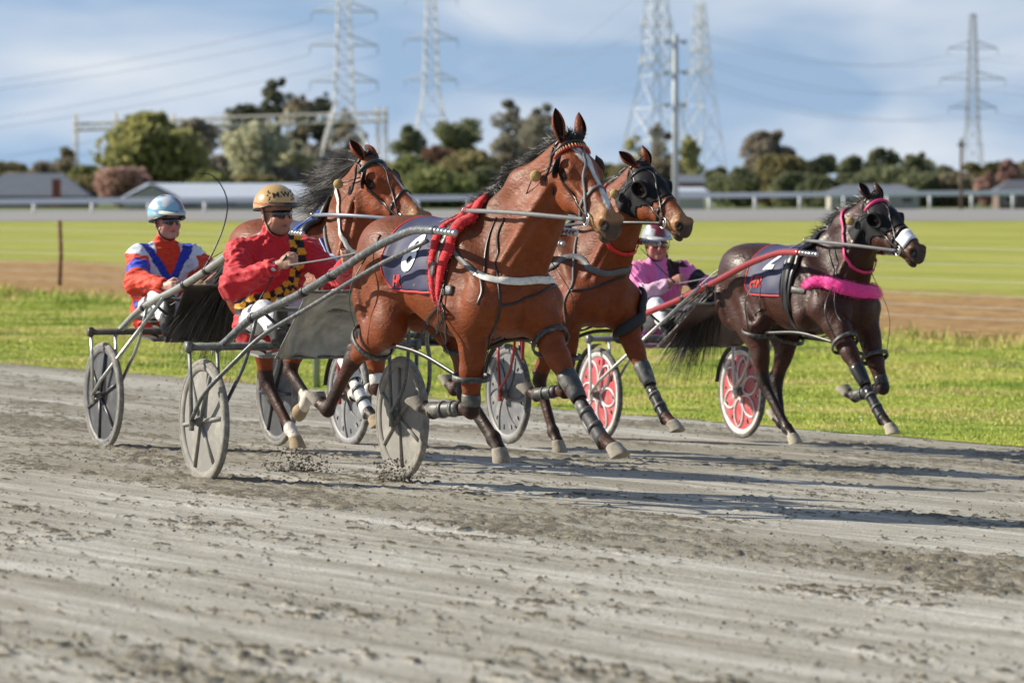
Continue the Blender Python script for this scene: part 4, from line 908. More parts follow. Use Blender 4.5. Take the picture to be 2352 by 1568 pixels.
# ================================================================ DRIVERS
def hand_prims(w, f, inn, up):
    """closed fist round the reins: w wrist, f forward, inn palm side, up thumb side"""
    w, f, inn, up = map(v3, (w, f, inn, up)); P = []
    c = w+f*0.055; M = np.stack([f, inn, up], 1)
    P += [cone(w-f*0.02, w+f*0.03, 0.027, 0.026, k=0.015), ell(c, (0.047, 0.019, 0.043), M, k=0.012)]
    for o, ln in ((0.031, 0.030), (0.011, 0.033), (-0.010, 0.031), (-0.029, 0.026)):
        K = w+f*0.088+up*o-inn*0.004; A = K+f*ln*0.85+inn*0.016; B = A+inn*0.024-f*0.008; D = B-f*0.026+inn*0.003
        P += [cone(K, A, 0.0115, 0.0105, k=0.004), cone(A, B, 0.0105, 0.0095, k=0.004), cone(B, D, 0.0095, 0.0085, k=0.004)]
    t0 = w+f*0.035+up*0.030+inn*0.008; t1 = w+f*0.068+up*0.052+inn*0.020; t2 = w+f*0.092+up*0.048+inn*0.036
    P += [cone(t0, t1, 0.016, 0.012, k=0.010), cone(t1, t2, 0.012, 0.010, k=0.004)]
    return P
def face_prims():
    """head frame: x forward (face), y left, z up, origin at head centre"""
    P = [ell((-0.012, 0, 0.035), (0.098, 0.078, 0.095), k=0.03), ell((0.018, 0, -0.045), (0.072, 0.062, 0.080), k=0.03)]
    P += [ell((0.045, 0, -0.088), (0.040, 0.038, 0.030), k=0.025), cone((0.035, -0.04, -0.075), (0.035, 0.04, -0.075), 0.028, 0.028, k=0.03)]
    P += [cone((0.088, 0, 0.012), (0.112, 0, -0.028), 0.010, 0.0135, k=0.014), ell((0.102, 0, -0.034), (0.014, 0.017, 0.009), k=0.008)]
    P += [cone((0.080, -0.035, 0.022), (0.080, 0.035, 0.022), 0.013, 0.013, k=0.015)]
    P += [ell((0.092, 0, -0.058), (0.010, 0.024, 0.0065), k=0.008), ell((0.090, 0, -0.070), (0.011, 0.021, 0.0070), k=0.008), ell((0.103, 0, -0.0640), (0.012, 0.025, 0.0018), k=0.003, op=-1)]
    P += [ell((0.083, 0, -0.098), (0.018, 0.022, 0.018), k=0.015)]
    for s in (-1, 1):
        P += [ell((0.068, s*0.045, -0.030), (0.025, 0.022, 0.025), k=0.02), ell((0.094, s*0.031, -0.001), (0.018, 0.018, 0.012), k=0.012, op=-1)]
        P += [ell((-0.005, s*0.080, -0.020), (0.020, 0.010, 0.032), rotm('Y', 12), k=0.006), ell((0.002, s*0.090, -0.018), (0.010, 0.007, 0.018), k=0.004, op=-1)]
        P += [ell((0.100, s*0.012, -0.040), (0.006, 0.0045, 0.004), k=0.003, op=-1)]
    return P
def fold_post(amp, seed, sc=46):
    def post(G, ax):
        rs = np.random.RandomState(seed); X = ax[0][:, None, None]; Y = ax[1][None, :, None]; Z = ax[2][None, None, :]; N_ = 0
        for i in range(5):
            d = rs.normal(size=3); d /= np.linalg.norm(d); e = rs.normal(size=3)
            N_ = N_+np.abs(np.sin(sc*rs.uniform(0.7, 1.6)*(X*d[0]+Y*d[1]+Z*d[2])+2.6*np.sin(9*(X*e[0]+Y*e[1]+Z*e[2]))))
        return G+(N_/5*amp*2.2-amp*1.4).astype(np.float32)
    return post
def make_driver(i, D):
    x, y, z, th = SUL[i]; root = empty('person', (x, y, z), RZ(th), D['label'], 'person')
    J = {k: v3(v) for k, v in D['J'].items()}
    hc = J['head']; yaw = R(D['yaw']); pit = R(D.get('pitch', 0))
    HM = Matrix.Translation(hc.tolist()) @ Matrix.Rotation(yaw, 4, 'Z') @ Matrix.Rotation(pit, 4, 'Y'); HMs = HM @ Matrix.Scale(D.get('hs', 1.0), 4)
    skin = np.array(D['skin'])
    P = [cone(J['pel'], J['chest'], 0.10, 0.11, sy=1.35, k=0.05), cone(J['chest'], J['neck'], 0.10, 0.055, sy=1.2, k=0.05), cone(J['neck'], hc+v3((-0.01, 0, -0.06)), 0.054, 0.055, k=0.02)]
    P += xf(face_prims(), np.array(HMs))
    for q, s in ((-1, 'R'), (1, 'L')):
        sh, el, ha = J['sh'+s], J['el'+s], J['ha'+s]
        P += [cone(J['chest']+v3((0, q*0.05, 0.08)), sh, 0.06, 0.05, k=0.04), cone(sh, el, 0.045, 0.036, k=0.02), cone(el, ha, 0.036, 0.025, k=0.02)]
        f = (ha-el)/np.linalg.norm(ha-el); inn = v3((0.15, -q, 0.0)); inn = inn-f*inn.dot(f); inn /= np.linalg.norm(inn); up = np.cross(f, inn)*q*-1
        if up[2] < 0: up = -up
        if not D.get('glove'+s): P += hand_prims(ha, f, inn, up)
        D['_h'+s] = (ha, f, inn, up)
        hp_, kn, an, toe = J['pel']+v3((0, q*0.09, -0.02)), J['kn'+s], J['an'+s], J['toe'+s]
        P += [cone(hp_, kn, 0.07, 0.045, k=0.03), cone(kn, an, 0.045, 0.032, k=0.02), cone(an, toe, 0.03, 0.025, k=0.02)]
    Ih = np.array(HMs.inverted())
    def skincol(V):
        c = np.tile(skin, (len(V), 1)); H_ = V@Ih[:3, :3].T+Ih[:3, 3]
        lip = 1-sstep(np.linalg.norm((H_-np.array((0.092, 0, -0.064)))/np.array((1, 1.7, 0.75)), axis=1), 0.010, 0.016); c = c*(1-lip[:, None])+skin*np.array((0.75, 0.5, 0.5))*lip[:, None]
        st = D.get('stubble', 0)*(1-sstep(np.linalg.norm((H_-np.array((0.06, 0, -0.095)))/np.array((1, 1, .8)), axis=1), 0.045, 0.075)); c = c*(1-0.35*st[:, None]) if st is not 0 and np.ndim(st) else c
        fl = np.exp(-((H_[:, 2]+0.03)/0.03)**2)*(H_[:, 0] > 0.03); c = c*(1+np.array((0.10, -0.10, -0.10))*fl[:, None]*D.get('flush', 0.5))
        return np.clip(c, 0, 1)
    sm_ = mat('skin_'+D['key'], (0.5, 0.3, 0.2), 0.48, var=0.06, vs=25, spec=0.4, attr=True)
    body, V, F = solid_obj('body', P, 0.0072, sm_, root, it=1, colfn=skincol)
    for q, s in ((-1, 'R'), (1, 'L')):
        if D.get('glove'+s):
            ha, f, inn, up = D['_h'+s]; solid_obj('glove', hand_prims(ha, f, inn, up)+[cone(ha-f*0.04, ha+f*0.01, 0.031, 0.031, k=0.01)], 0.006, mat('glove_'+D['key'], D['glove'+s], 0.6), root, it=1)
    # jacket
    P = [cone(J['pel']+v3((0.0, 0, -0.02)), J['chest'], 0.135, 0.145, sy=1.38, k=0.06), cone(J['chest'], J['neck']+v3((0, 0, -0.03)), 0.135, 0.070, sy=1.35, k=0.06), cone(J['neck']+v3((0, 0, -0.02)), J['neck']+v3((0.01, 0, 0.045)), 0.068, 0.066, k=0.02)]
    if D.get('hem'): P += [cone(J['pel']+v3((-0.03, 0, 0.05)), J['pel']+v3((-0.02, 0, -0.06)), 0.15, 0.165, sy=1.25, k=0.04)]
    for q, s in ((-1, 'R'), (1, 'L')):
        sh, el, ha = J['sh'+s], J['el'+s], J['ha'+s]; d = (ha-el)/np.linalg.norm(ha-el); L_ = np.linalg.norm(ha-el)
        P += [cone(J['chest']+v3((0, q*0.04, 0.10)), sh+v3((0, 0, -0.012)), 0.088, 0.074, k=0.05), cone(sh, el, 0.080, 0.074, k=0.04), cone(el, ha-d*0.035, 0.076, 0.047, k=0.03), ell(el+v3((-0.02, 0, -0.025)), (0.08, 0.075, 0.085), k=0.05)]
        P += [cone(ha-d*0.035, ha+d*0.03, 0.031, 0.030, k=0.006, op=-1)]
    P += [ell(J['neck']+v3((0.012, 0, 0.075)), (0.055, 0.055, 0.05), k=0.01, op=-1)]
    jm = mat('silk_'+D['key'], (0.5, 0.1, 0.1), 0.62, var=0.06, vs=12, bump=0.010, bs=16, spec=0.3, attr=True, sheen=0.15)
    jo, JV, JF = solid_obj('jacket', P, 0.0078, jm, root, it=1, post=fold_post(0.015, 3+i), colfn=lambda V: D['jac'](V, J))
    # inner cuffs
    for q, s in ((-1, 'R'), (1, 'L')):
        if D.get('cuff') and not D.get('glove'+s):
            ha, f, inn, up = D['_h'+s]; b = MB(); b.tube([ha-f*0.06, ha-f*0.012], 0.033, 16); b.build('cuff', mat('cuff_white', (0.62, 0.62, 0.68), 0.7), root)
    # breeches and boots
    P = [cone(J['pel']+v3((0, -0.05, -0.03)), J['pel']+v3((0, 0.05, -0.03)), 0.125, 0.125, k=0.05)]; B_ = []
    for q, s in ((-1, 'R'), (1, 'L')):
        hp_, kn, an, toe = J['pel']+v3((0, q*0.09, -0.03)), J['kn'+s], J['an'+s], J['toe'+s]
        P += [cone(hp_, kn, 0.098, 0.062, k=0.04), cone(kn, kn*0.35+an*0.65, 0.063, 0.055, k=0.03), cone(kn*0.35+an*0.65, an, 0.058, 0.045, k=0.02)]
        sx_ = np.cross((toe-an), [0, 1, 0]); heel = an-(toe-an)/np.linalg.norm(toe-an)*0.035+ (an-kn)/np.linalg.norm(an-kn)*0.06
        B_ += [[cone(kn*0.25+an*0.75, an, 0.052, 0.048, k=0.02), cone(an, heel, 0.045, 0.040, k=0.02), cone(heel, toe, 0.040, 0.038, k=0.03), cone(an, toe, 0.043, 0.032, k=0.02)]]
    pm = mat('breeches_'+D['key'], D.get('pants', (0.70, 0.70, 0.72)), 0.65, var=0.05, bump=0.003, bs=35)
    solid_obj('breeches', P, 0.0095, pm, root, it=2, post=fold_post(0.006, 9+i, 50))
    for pr in B_: solid_obj('boot', pr, 0.009, mat('boot_black', (0.022, 0.021, 0.020), 0.45, dirt=(0.12, 0.11, 0.09), ds=20), root, it=1)
    # helmet: shell + rim + peak + straps
    hm = MB(); hs = D.get('helm', 1.0); V = []; nu, nv = 26, 40; rx, ry, rz = 0.138*hs, 0.116*hs, 0.125*hs; cz = 0.040; full = D.get('full', False)
    def low(a):   # lowest polar angle of the shell by azimuth a (0=front): ends at brow in front, covers ears if full
        f = (1+math.cos(a))/2
        return R(78+ (46 if full else 30)*(1-f)**(0.55 if full else 0.8))
    for a_ in range(nv):
        az = 2*math.pi*a_/nv; ml = low(az)
        for k in range(nu+1):
            t = ml*k/nu; V.append((HM @ Vector((-0.012+rx*math.sin(t)*math.cos(az), ry*math.sin(t)*math.sin(az), cz+rz*math.cos(t)*(1 if t < math.pi/2 else 0.9)))))
    F = [(a_*(nu+1)+k, a_*(nu+1)+k+1, ((a_+1) % nv)*(nu+1)+k+1, ((a_+1) % nv)*(nu+1)+k) for a_ in range(nv) for k in range(nu)]
    HVl = np.array([list(HM.inverted() @ v) for v in V]); ho = mobj('helmet', V, F, mat('helmet_'+D['key'], (0.5, 0.4, 0.2), 0.22, var=0.03, vs=8, coat=0.7, attr=True), root, cols=D['hel'](HVl))
    so_ = ho.modifiers.new('t', 'SOLIDIFY'); so_.thickness = 0.006; so_.offset = -1
    b = MB(); pts = [V[a_*(nu+1)+nu]+Vector((0, 0, 0)) for a_ in list(range(nv))+[0]]; b.tube(pts, 0.0055, 8, cap=False); b.build('rim', mat('trim_black', (0.012, 0.012, 0.012), 0.35), ho)
    pv = []
    for k in range(15):                                         # peak
        az = R(-58+116*k/14); t = R(78)
        for r_, dz in ((0.0, 0.004), (1.0, -0.004), (1.0, -0.009), (0.0, -0.006)):
            ext = D.get('peak', 0.035)*math.cos(az*90/62)**0.6*r_ if abs(az) < R(61) else 0
            pv.append(HM @ Vector((-0.012+rx*math.sin(t)*math.cos(az)+ext, ry*math.sin(t)*math.sin(az)*(1+0.0*r_), cz+rz*math.cos(t)+dz-0.012*r_)))
    F = [(k*4+j, k*4+(j+1) % 4, (k+1)*4+(j+1) % 4, (k+1)*4+j) for k in range(14) for j in range(4)]; mobj('peak', pv, F, mat('peak_'+D['key'], D.get('peakc', (0.02, 0.018, 0.015)), 0.35), ho)
    b = MB(); hb = bvh_of(body)
    for q in (-1, 1):
        pts = [HM @ Vector(p) for p in ((0.012, q*0.098, 0.04), (0.016, q*0.090, -0.02), (0.026, q*0.076, -0.065), (0.046, q*0.045, -0.108), (0.056, 0, -0.122))]
        ribbon(b, drape(hb, pts, 0.003, 20, snap=False), 0.013, 0.003)
    b.build('chin_strap', mat('strap_black', (0.015, 0.015, 0.015), 0.5), ho)
    # glasses
    b = MB(); gy = 17; V = []
    for k in range(gy):
        u = k/(gy-1)*2-1; az = u*1.02; notch = math.exp(-(u/0.13)**2)
        for zz in (0.024, -0.024+0.022*notch+0.008*abs(u)**3):
            V.append(HMs @ Vector((0.030+0.078*math.cos(az)-0.010*(abs(u))**2, 0.082*math.sin(az), zz*(1-0.25*u*u)+0.002)))
    F = [(k*2, k*2+1, k*2+3, k*2+2) for k in range(gy-1)]; b.add(V, F)
    go = b.build('sunglasses', mat('lens_'+D['key'], D.get('lens', (0.012, 0.013, 0.016)), 0.06, var=0, coat=1.0), root); sm = go.modifiers.new('t', 'SOLIDIFY'); sm.thickness = 0.003
    b = MB()
    for q in (-1, 1): b.tube([HMs @ Vector((0.068, q*0.070, 0.012)), HMs @ Vector((0.03, q*0.080, 0.012)), HMs @ Vector((-0.01, q*0.082, 0.006))], 0.003, 6)
    b.build('temple_arms', mat('strap_black', (0, 0, 0)), go)
    return dict(root=root, J=J, HM=HM, helmet=ho, D=D, jacket=jo)
def in_band(d, a, b, e=0.0015): return sstep(d, a-e, a+e)*(1-sstep(d, b-e, b+e))
RED = np.array((0.52, 0.012, 0.022)); YEL = np.array((0.72, 0.36, 0.03)); BLK = np.array((0.012, 0.011, 0.014))
def jac_red(V, J):
    c = np.tile(RED, (len(V), 1)); S_ = 0.043
    front = V[:, 0] > (J['pel'][0]-0.10)
    arm = (segd(V, J['shR'], J['elR'])[0] < 0.088) & (V[:, 1] < J['shR'][1]+0.035) | (segd(V, J['elR'], J['haR'])[0] < 0.08) | ((segd(V, J['elL'], J['haL'])[0] < 0.08)) | (segd(V, J['shL'], J['elL'])[0] < 0.085) & (V[:, 1] > J['shL'][1]-0.01)
    # curve of the sash in the frontal (y,z) plane
    pts = np.array([(0.125, 1.46), (0.12, 1.36), (0.115, 1.24), (0.095, 1.13), (0.045, 1.06), (-0.04, 1.02), (-0.15, 1.0), (-0.26, 0.995)]); Q = V[:, 1:3]
    best = np.full(len(V), 9.0); par = np.zeros(len(V)); sgn = np.zeros(len(V)); acc = 0
    for k in range(len(pts)-1):
        a, b = pts[k], pts[k+1]; ab = b-a; L_ = np.linalg.norm(ab); t = np.clip(((Q-a)@ab)/L_**2, 0, 1); d = Q-(a+t[:, None]*ab); dd = np.linalg.norm(d, axis=1)
        m = dd < best; best[m] = dd[m]; par[m] = (acc+t*L_)[m]; cr_ = ab[0]*d[:, 1]-ab[1]*d[:, 0]; sgn[m] = np.sign(cr_)[m]; acc += L_
    hw = np.where(par < 0.36, 0.040, 0.058)
    m = (best < hw) & ~arm & front
    row = np.floor((best*sgn+hw)/(np.where(par < 0.36, 0.040, 0.0387))).astype(int); colq = np.floor(par/S_).astype(int)
    ck = ((row+colq) % 2 == 0)
    c[m & ck] = YEL; c[m & ~ck] = BLK
    return c
ORG = np.array((0.68, 0.045, 0.012)); BLU = np.array((0.02, 0.045, 0.40)); WHI = np.array((0.66, 0.68, 0.74))
def jac_orange(V, J):
    c = np.tile(ORG, (len(V), 1)); x0, z0 = 0.0, 1.06
    arm = np.minimum(segd(V, J['shR'], J['elR'])[0], segd(V, J['elR'], J['haR'])[0]); armL = np.minimum(segd(V, J['shL'], J['elL'])[0], segd(V, J['elL'], J['haL'])[0])
    tor = (V[:, 1] > J['shR'][1]+0.03) & (V[:, 1] < J['shL'][1]-0.01) | (V[:, 2] > 1.27)
    d = (V[:, 2]-z0)-np.abs(V[:, 1])*1.75
    fr = V[:, 0] > J['chest'][0]-0.02
    m1 = tor & fr & (d > -0.16) & (d < -0.035); m2 = tor & fr & (d >= -0.035) & (d < 0.075)
    yoke = (np.abs(V[:, 1]) > 0.085) & (V[:, 2] > 1.283); c[yoke] = WHI
    c[m1] = WHI; c[m2] = BLU
    t = segd(V, J['shR'], J['elR']); z_ = V[:, 2]+0.35*np.abs(V[:, 0]-J['elR'][0]); a = (t[1] > 0.45) & (t[1] < 0.80) & (t[0] < 0.1) & (V[:, 1] < J['shR'][1]+0.02); c[a] = BLU*1.3
    t = segd(V, J['elL'], J['haL']); a = (t[1] > 0.35) & (t[1] < 0.75) & (t[0] < 0.09) & (V[:, 1] > 0.16); c[a] = BLU
    c[(V[:, 2] < 0.965) & (V[:, 2] > 0.92) & fr] = BLU
    return c
PNK = np.array((0.74, 0.17, 0.42)); BRN = np.array((0.035, 0.010, 0.012))
def jac_pink(V, J):
    c = np.tile(PNK, (len(V), 1))
    t = segd(V, J['shL'], J['elL']); c[(t[1] > 0.42) & (t[1] < 0.72) & (t[0] < 0.1) & (V[:, 1] > J['shL'][1]-0.02)] = BLK
    m = (V[:, 1] > 0.045) & (V[:, 1] < 0.135) & (V[:, 2] > 1.17) & (V[:, 0] > J['chest'][0]-0.06); c[m] = BRN
    c[(V[:, 1] > 0.10) & (V[:, 1] < 0.20) & (V[:, 2] > J['shL'][2]+0.03)] = BRN
    t = segd(V, J['elR'], J['haR']); c[(t[0] < 0.09) & (t[1] > 0.15)] = np.array((0.72, 0.45, 0.58))
    m = (np.abs(V[:, 1]+0.03) < 0.018) & (V[:, 2] > 1.08) & (V[:, 0] > J['chest'][0]+0.02); c[m] = np.array((0.45, 0.20, 0.50))
    return c
def hel_gold(H):
    c = np.tile(np.array((0.56, 0.35, 0.13)), (len(H), 1)); n_ = vnoise(H, 60, 2)
    st = in_band(H[:, 2]-0.35*np.abs(H[:, 0])*0, 0.052, 0.060)*(np.abs(H[:, 1]) > 0.05); c = c*(1-st[:, None])+np.array((0.50, 0.06, 0.03))*st[:, None]
    lo = 1-sstep(H[:, 2]+0.004*n_, 0.012, 0.030); c = c*(1-lo[:, None]*0.5)+np.array((0.50, 0.12, 0.05))*lo[:, None]*0.5
    return c
def hel_blue(H):
    c = np.tile(np.array((0.24, 0.48, 0.62)), (len(H), 1)); n_ = vnoise(H, 28, 5); n2 = vnoise(H, 45, 8)
    a = sstep(n_, 0.1, 0.3)*(H[:, 2] > 0.075); c = c*(1-a[:, None])+np.array((0.22, 0.05, 0.06))*a[:, None]
    a = sstep(n2, 0.35, 0.5)*(H[:, 2] > 0.03); c = c*(1-a[:, None])+np.array((0.62, 0.65, 0.68))*a[:, None]
    a = in_band(H[:, 2], 0.058, 0.078, .003); c = c*(1-a[:, None])+np.array((0.18, 0.42, 0.62))*a[:, None]
    a = (H[:, 2] < 0.03) & (np.abs(H[:, 1]) > 0.07); c[a] = np.array((0.28, 0.28, 0.29))
    return c
def hel_maroon(H):
    c = np.tile(np.array((0.36, 0.38, 0.40)), (len(H), 1)); a = (np.abs(H[:, 1]) < 0.035) | (H[:, 2] > 0.125); c[a] = np.array((0.22, 0.015, 0.03)); c[(np.abs(H[:, 1]) > 0.06) & (np.abs(H[:, 1]) < 0.085)] = np.array((0.6, 0.6, 0.62))
    return c
D1 = make_driver(0, dict(key='red', label='driver in a red jacket with yellow and black checked sash and gold helmet', jac=jac_red, hel=hel_gold, skin=(0.42, 0.225, 0.15), stubble=1, yaw=12, pitch=4, helm=1.04, cuff=True, hem=True, peakc=(0.06, 0.035, 0.015),
    J=dict(pel=(-0.52, 0, 0.93), chest=(-0.50, 0.0, 1.21), neck=(-0.455, 0, 1.385), head=(-0.41, 0.0, 1.528), shR=(-0.47, -0.20, 1.305), shL=(-0.44, 0.195, 1.315), elR=(-0.27, -0.31, 1.125), haR=(0.00, -0.155, 1.235), elL=(-0.18, 0.30, 1.13), haL=(0.26, 0.16, 1.255),
        knR=(-0.06, -0.22, 0.97), anR=(0.26, -0.27, 0.86), toeR=(0.34, -0.28, 1.02), knL=(0.0, 0.21, 1.03), anL=(0.36, 0.26, 0.88), toeL=(0.46, 0.27, 1.04))))
D2 = make_driver(1, dict(key='orange', label='driver in an orange jacket with blue and white chevrons and pale blue helmet', jac=jac_orange, hel=hel_blue, full=True, skin=(0.52, 0.27, 0.21), flush=1.0, yaw=8, pitch=5, helm=1.06, gloveL=(0.02, 0.025, 0.04), peakc=(0.62, 0.64, 0.52), peak=0.028, hem=True, lens=(0.02, 0.02, 0.035),
    J=dict(pel=(-0.54, 0, 0.92), chest=(-0.53, 0.0, 1.16), neck=(-0.49, 0, 1.335), head=(-0.45, 0.0, 1.505), shR=(-0.50, -0.18, 1.265), shL=(-0.48, 0.18, 1.265), elR=(-0.28, -0.27, 1.10), haR=(0.06, -0.20, 1.075), elL=(-0.18, 0.30, 1.09), haL=(0.16, 0.245, 1.10),
        knR=(-0.08, -0.20, 1.00), anR=(0.28, -0.27, 0.84), toeR=(0.36, -0.28, 0.99), knL=(-0.05, 0.20, 1.00), anL=(0.36, 0.26, 0.86), toeL=(0.46, 0.27, 1.02))))
D4 = make_driver(3, dict(key='pink', label='driver in a pink jacket with dark brown shoulder patch and black armband', jac=jac_pink, hel=hel_maroon, skin=(0.46, 0.20, 0.16), flush=1.0, yaw=-16, pitch=8, peakc=(0.55, 0.55, 0.56), hem=True, lens=(0.16, 0.05, 0.06),
    J=dict(pel=(-0.34, 0, 0.91), chest=(-0.26, 0.0, 1.17), neck=(-0.22, 0, 1.35), head=(-0.20, -0.02, 1.49), shR=(-0.22, -0.19, 1.27), shL=(-0.20, 0.19, 1.28), elR=(-0.02, -0.27, 1.09), haR=(0.14, -0.09, 1.19), elL=(0.05, 0.32, 1.14), haL=(0.38, 0.27, 1.06),
        knR=(0.12, -0.20, 1.02), anR=(0.44, -0.27, 0.86), toeR=(0.52, -0.28, 1.02), knL=(0.14, 0.20, 1.02), anL=(0.46, 0.26, 0.86), toeL=(0.56, 0.27, 1.02))))
# emblem on the gold helmet: two letters between laurel sprigs
hb = bvh_of(D1['helmet']); Mh = D1['HM']; cxy = Mh @ Vector((0.10, -0.034, 0.118)); fw = (Mh.to_3x3() @ Vector((0.80, -0.22, 0.58))).normalized(); rt = Vector((0, 0, 1)).cross(fw).normalized(); up_ = fw.cross(rt)
BKM = mat('print_black', (0.02, 0.018, 0.016), 0.4)
text_on('lettering', 'M.W', 0.050, hb, cxy, rt, up_, BKM, D1['helmet'], off=0.002, bold=0.0012)
for q in (-1, 1):
    b = MB()
    for k in range(6):
        an = R(-62+24*k); p = cxy+rt*q*(0.050+0.018*math.cos(an))+up_*(0.038*math.sin(an)*1.0); hpt, no, _, _ = hb.ray_cast(p+fw*0.2, -fw, 0.5)
        if hpt is None: continue
        d1 = (rt*q*(0.9 if k % 2 else -0.2)+up_*0.8).normalized(); s1 = no.cross(d1); c = hpt+no*0.0025
        for dd in (-0.5, 0.5):
            d2 = (d1+s1*dd).normalized(); s2 = no.cross(d2); b.add([c, c+d2*0.008+s2*0.0035, c+d2*0.017, c+d2*0.008-s2*0.0035], [(0, 1, 2, 3)])
    b.build('laurel_sprig', BKM, D1['helmet'], smooth=False)
# ================================================================ HARNESS
CAMP = Vector((0, 0, EYE)); PIT = math.atan(356/FPX)
def sight(px, py):
    """direction of the line of sight that crosses the photograph at (px, py)"""
    a, b = (px-1176)/FPX, (784-py)/FPX; return Vector((a, math.cos(PIT)+b*math.sin(PIT), -math.sin(PIT)+b*math.cos(PIT)))
def hit(H, px, py):
    """measured point on the animal's skin, in its own coordinates"""
    Mi = (Matrix.Translation(H['C']['loc']) @ Matrix.Rotation(H['C']['rz'], 4, 'Z')).inverted(); o = Mi @ CAMP; d = (Mi.to_3x3() @ sight(px, py)).normalized()
    h, no, _, _ = H['bvh'].ray_cast(o+d*20, d, 60)
    if h is None:
        best = None
        for t in np.linspace(24, 48, 200):
            p = o+d*t; q, n_, _, dd = H['bvh'].find_nearest(p)
            if best is None or dd < best[0]: best = (dd, q)
        h = best[1]
    return h
BL = mat('leather_black', (0.016, 0.015, 0.015), 0.38, var=0.2, vs=30)
BLW = mat('leather_worn', (0.045, 0.046, 0.045), 0.5, var=0.35, vs=30, dirt=(0.22, 0.21, 0.18), ds=30)
GRS = mat('strap_grey', (0.12, 0.123, 0.128), 0.6, var=0.2, vs=30)
WS = mat('strap_white', (0.78, 0.77, 0.70), 0.4, var=0.06, vs=20, dirt=(0.45, 0.43, 0.36), ds=25)
STL = mat('steel', (0, 0, 0))
def colstrap(n, c, r=0.45): return mat('strap_'+n, c, r, var=0.1, vs=20)
def ring(b, c, n_, R_, r_=0.004, k=20):
    c, n_ = Vector(c), Vector(n_).normalized(); a = n_.orthogonal().normalized(); d = n_.cross(a)
    b.tube([c+(a*math.cos(2*math.pi*j/k)+d*math.sin(2*math.pi*j/k))*R_ for j in range(k+1)], r_, 6, cap=False)
def P_(H, L):
    out = []
    for p in L: out.append(hit(H, *p) if len(p) == 2 else Vector(p))
    return out
def strap(H, name, L, w, m, th=0.004, off=0.004, parent=None, n=None, snap=True):
    b = MB(); ribbon(b, drape(H['bvh'], P_(H, L), off, n or len(L)*8, snap), w, th); return b.build(name, m, parent or H['root'])
def buckle(b, p, no, w):
    p, no = Vector(p), Vector(no).normalized(); a = no.orthogonal().normalized(); d = no.cross(a); q = [p+a*sx*w/2+d*sy*w*0.4+no*0.006 for sx, sy in ((-1,-1),(1,-1),(1,1),(-1,1),(-1,-1))]; b.tube(q, 0.0028, 6)
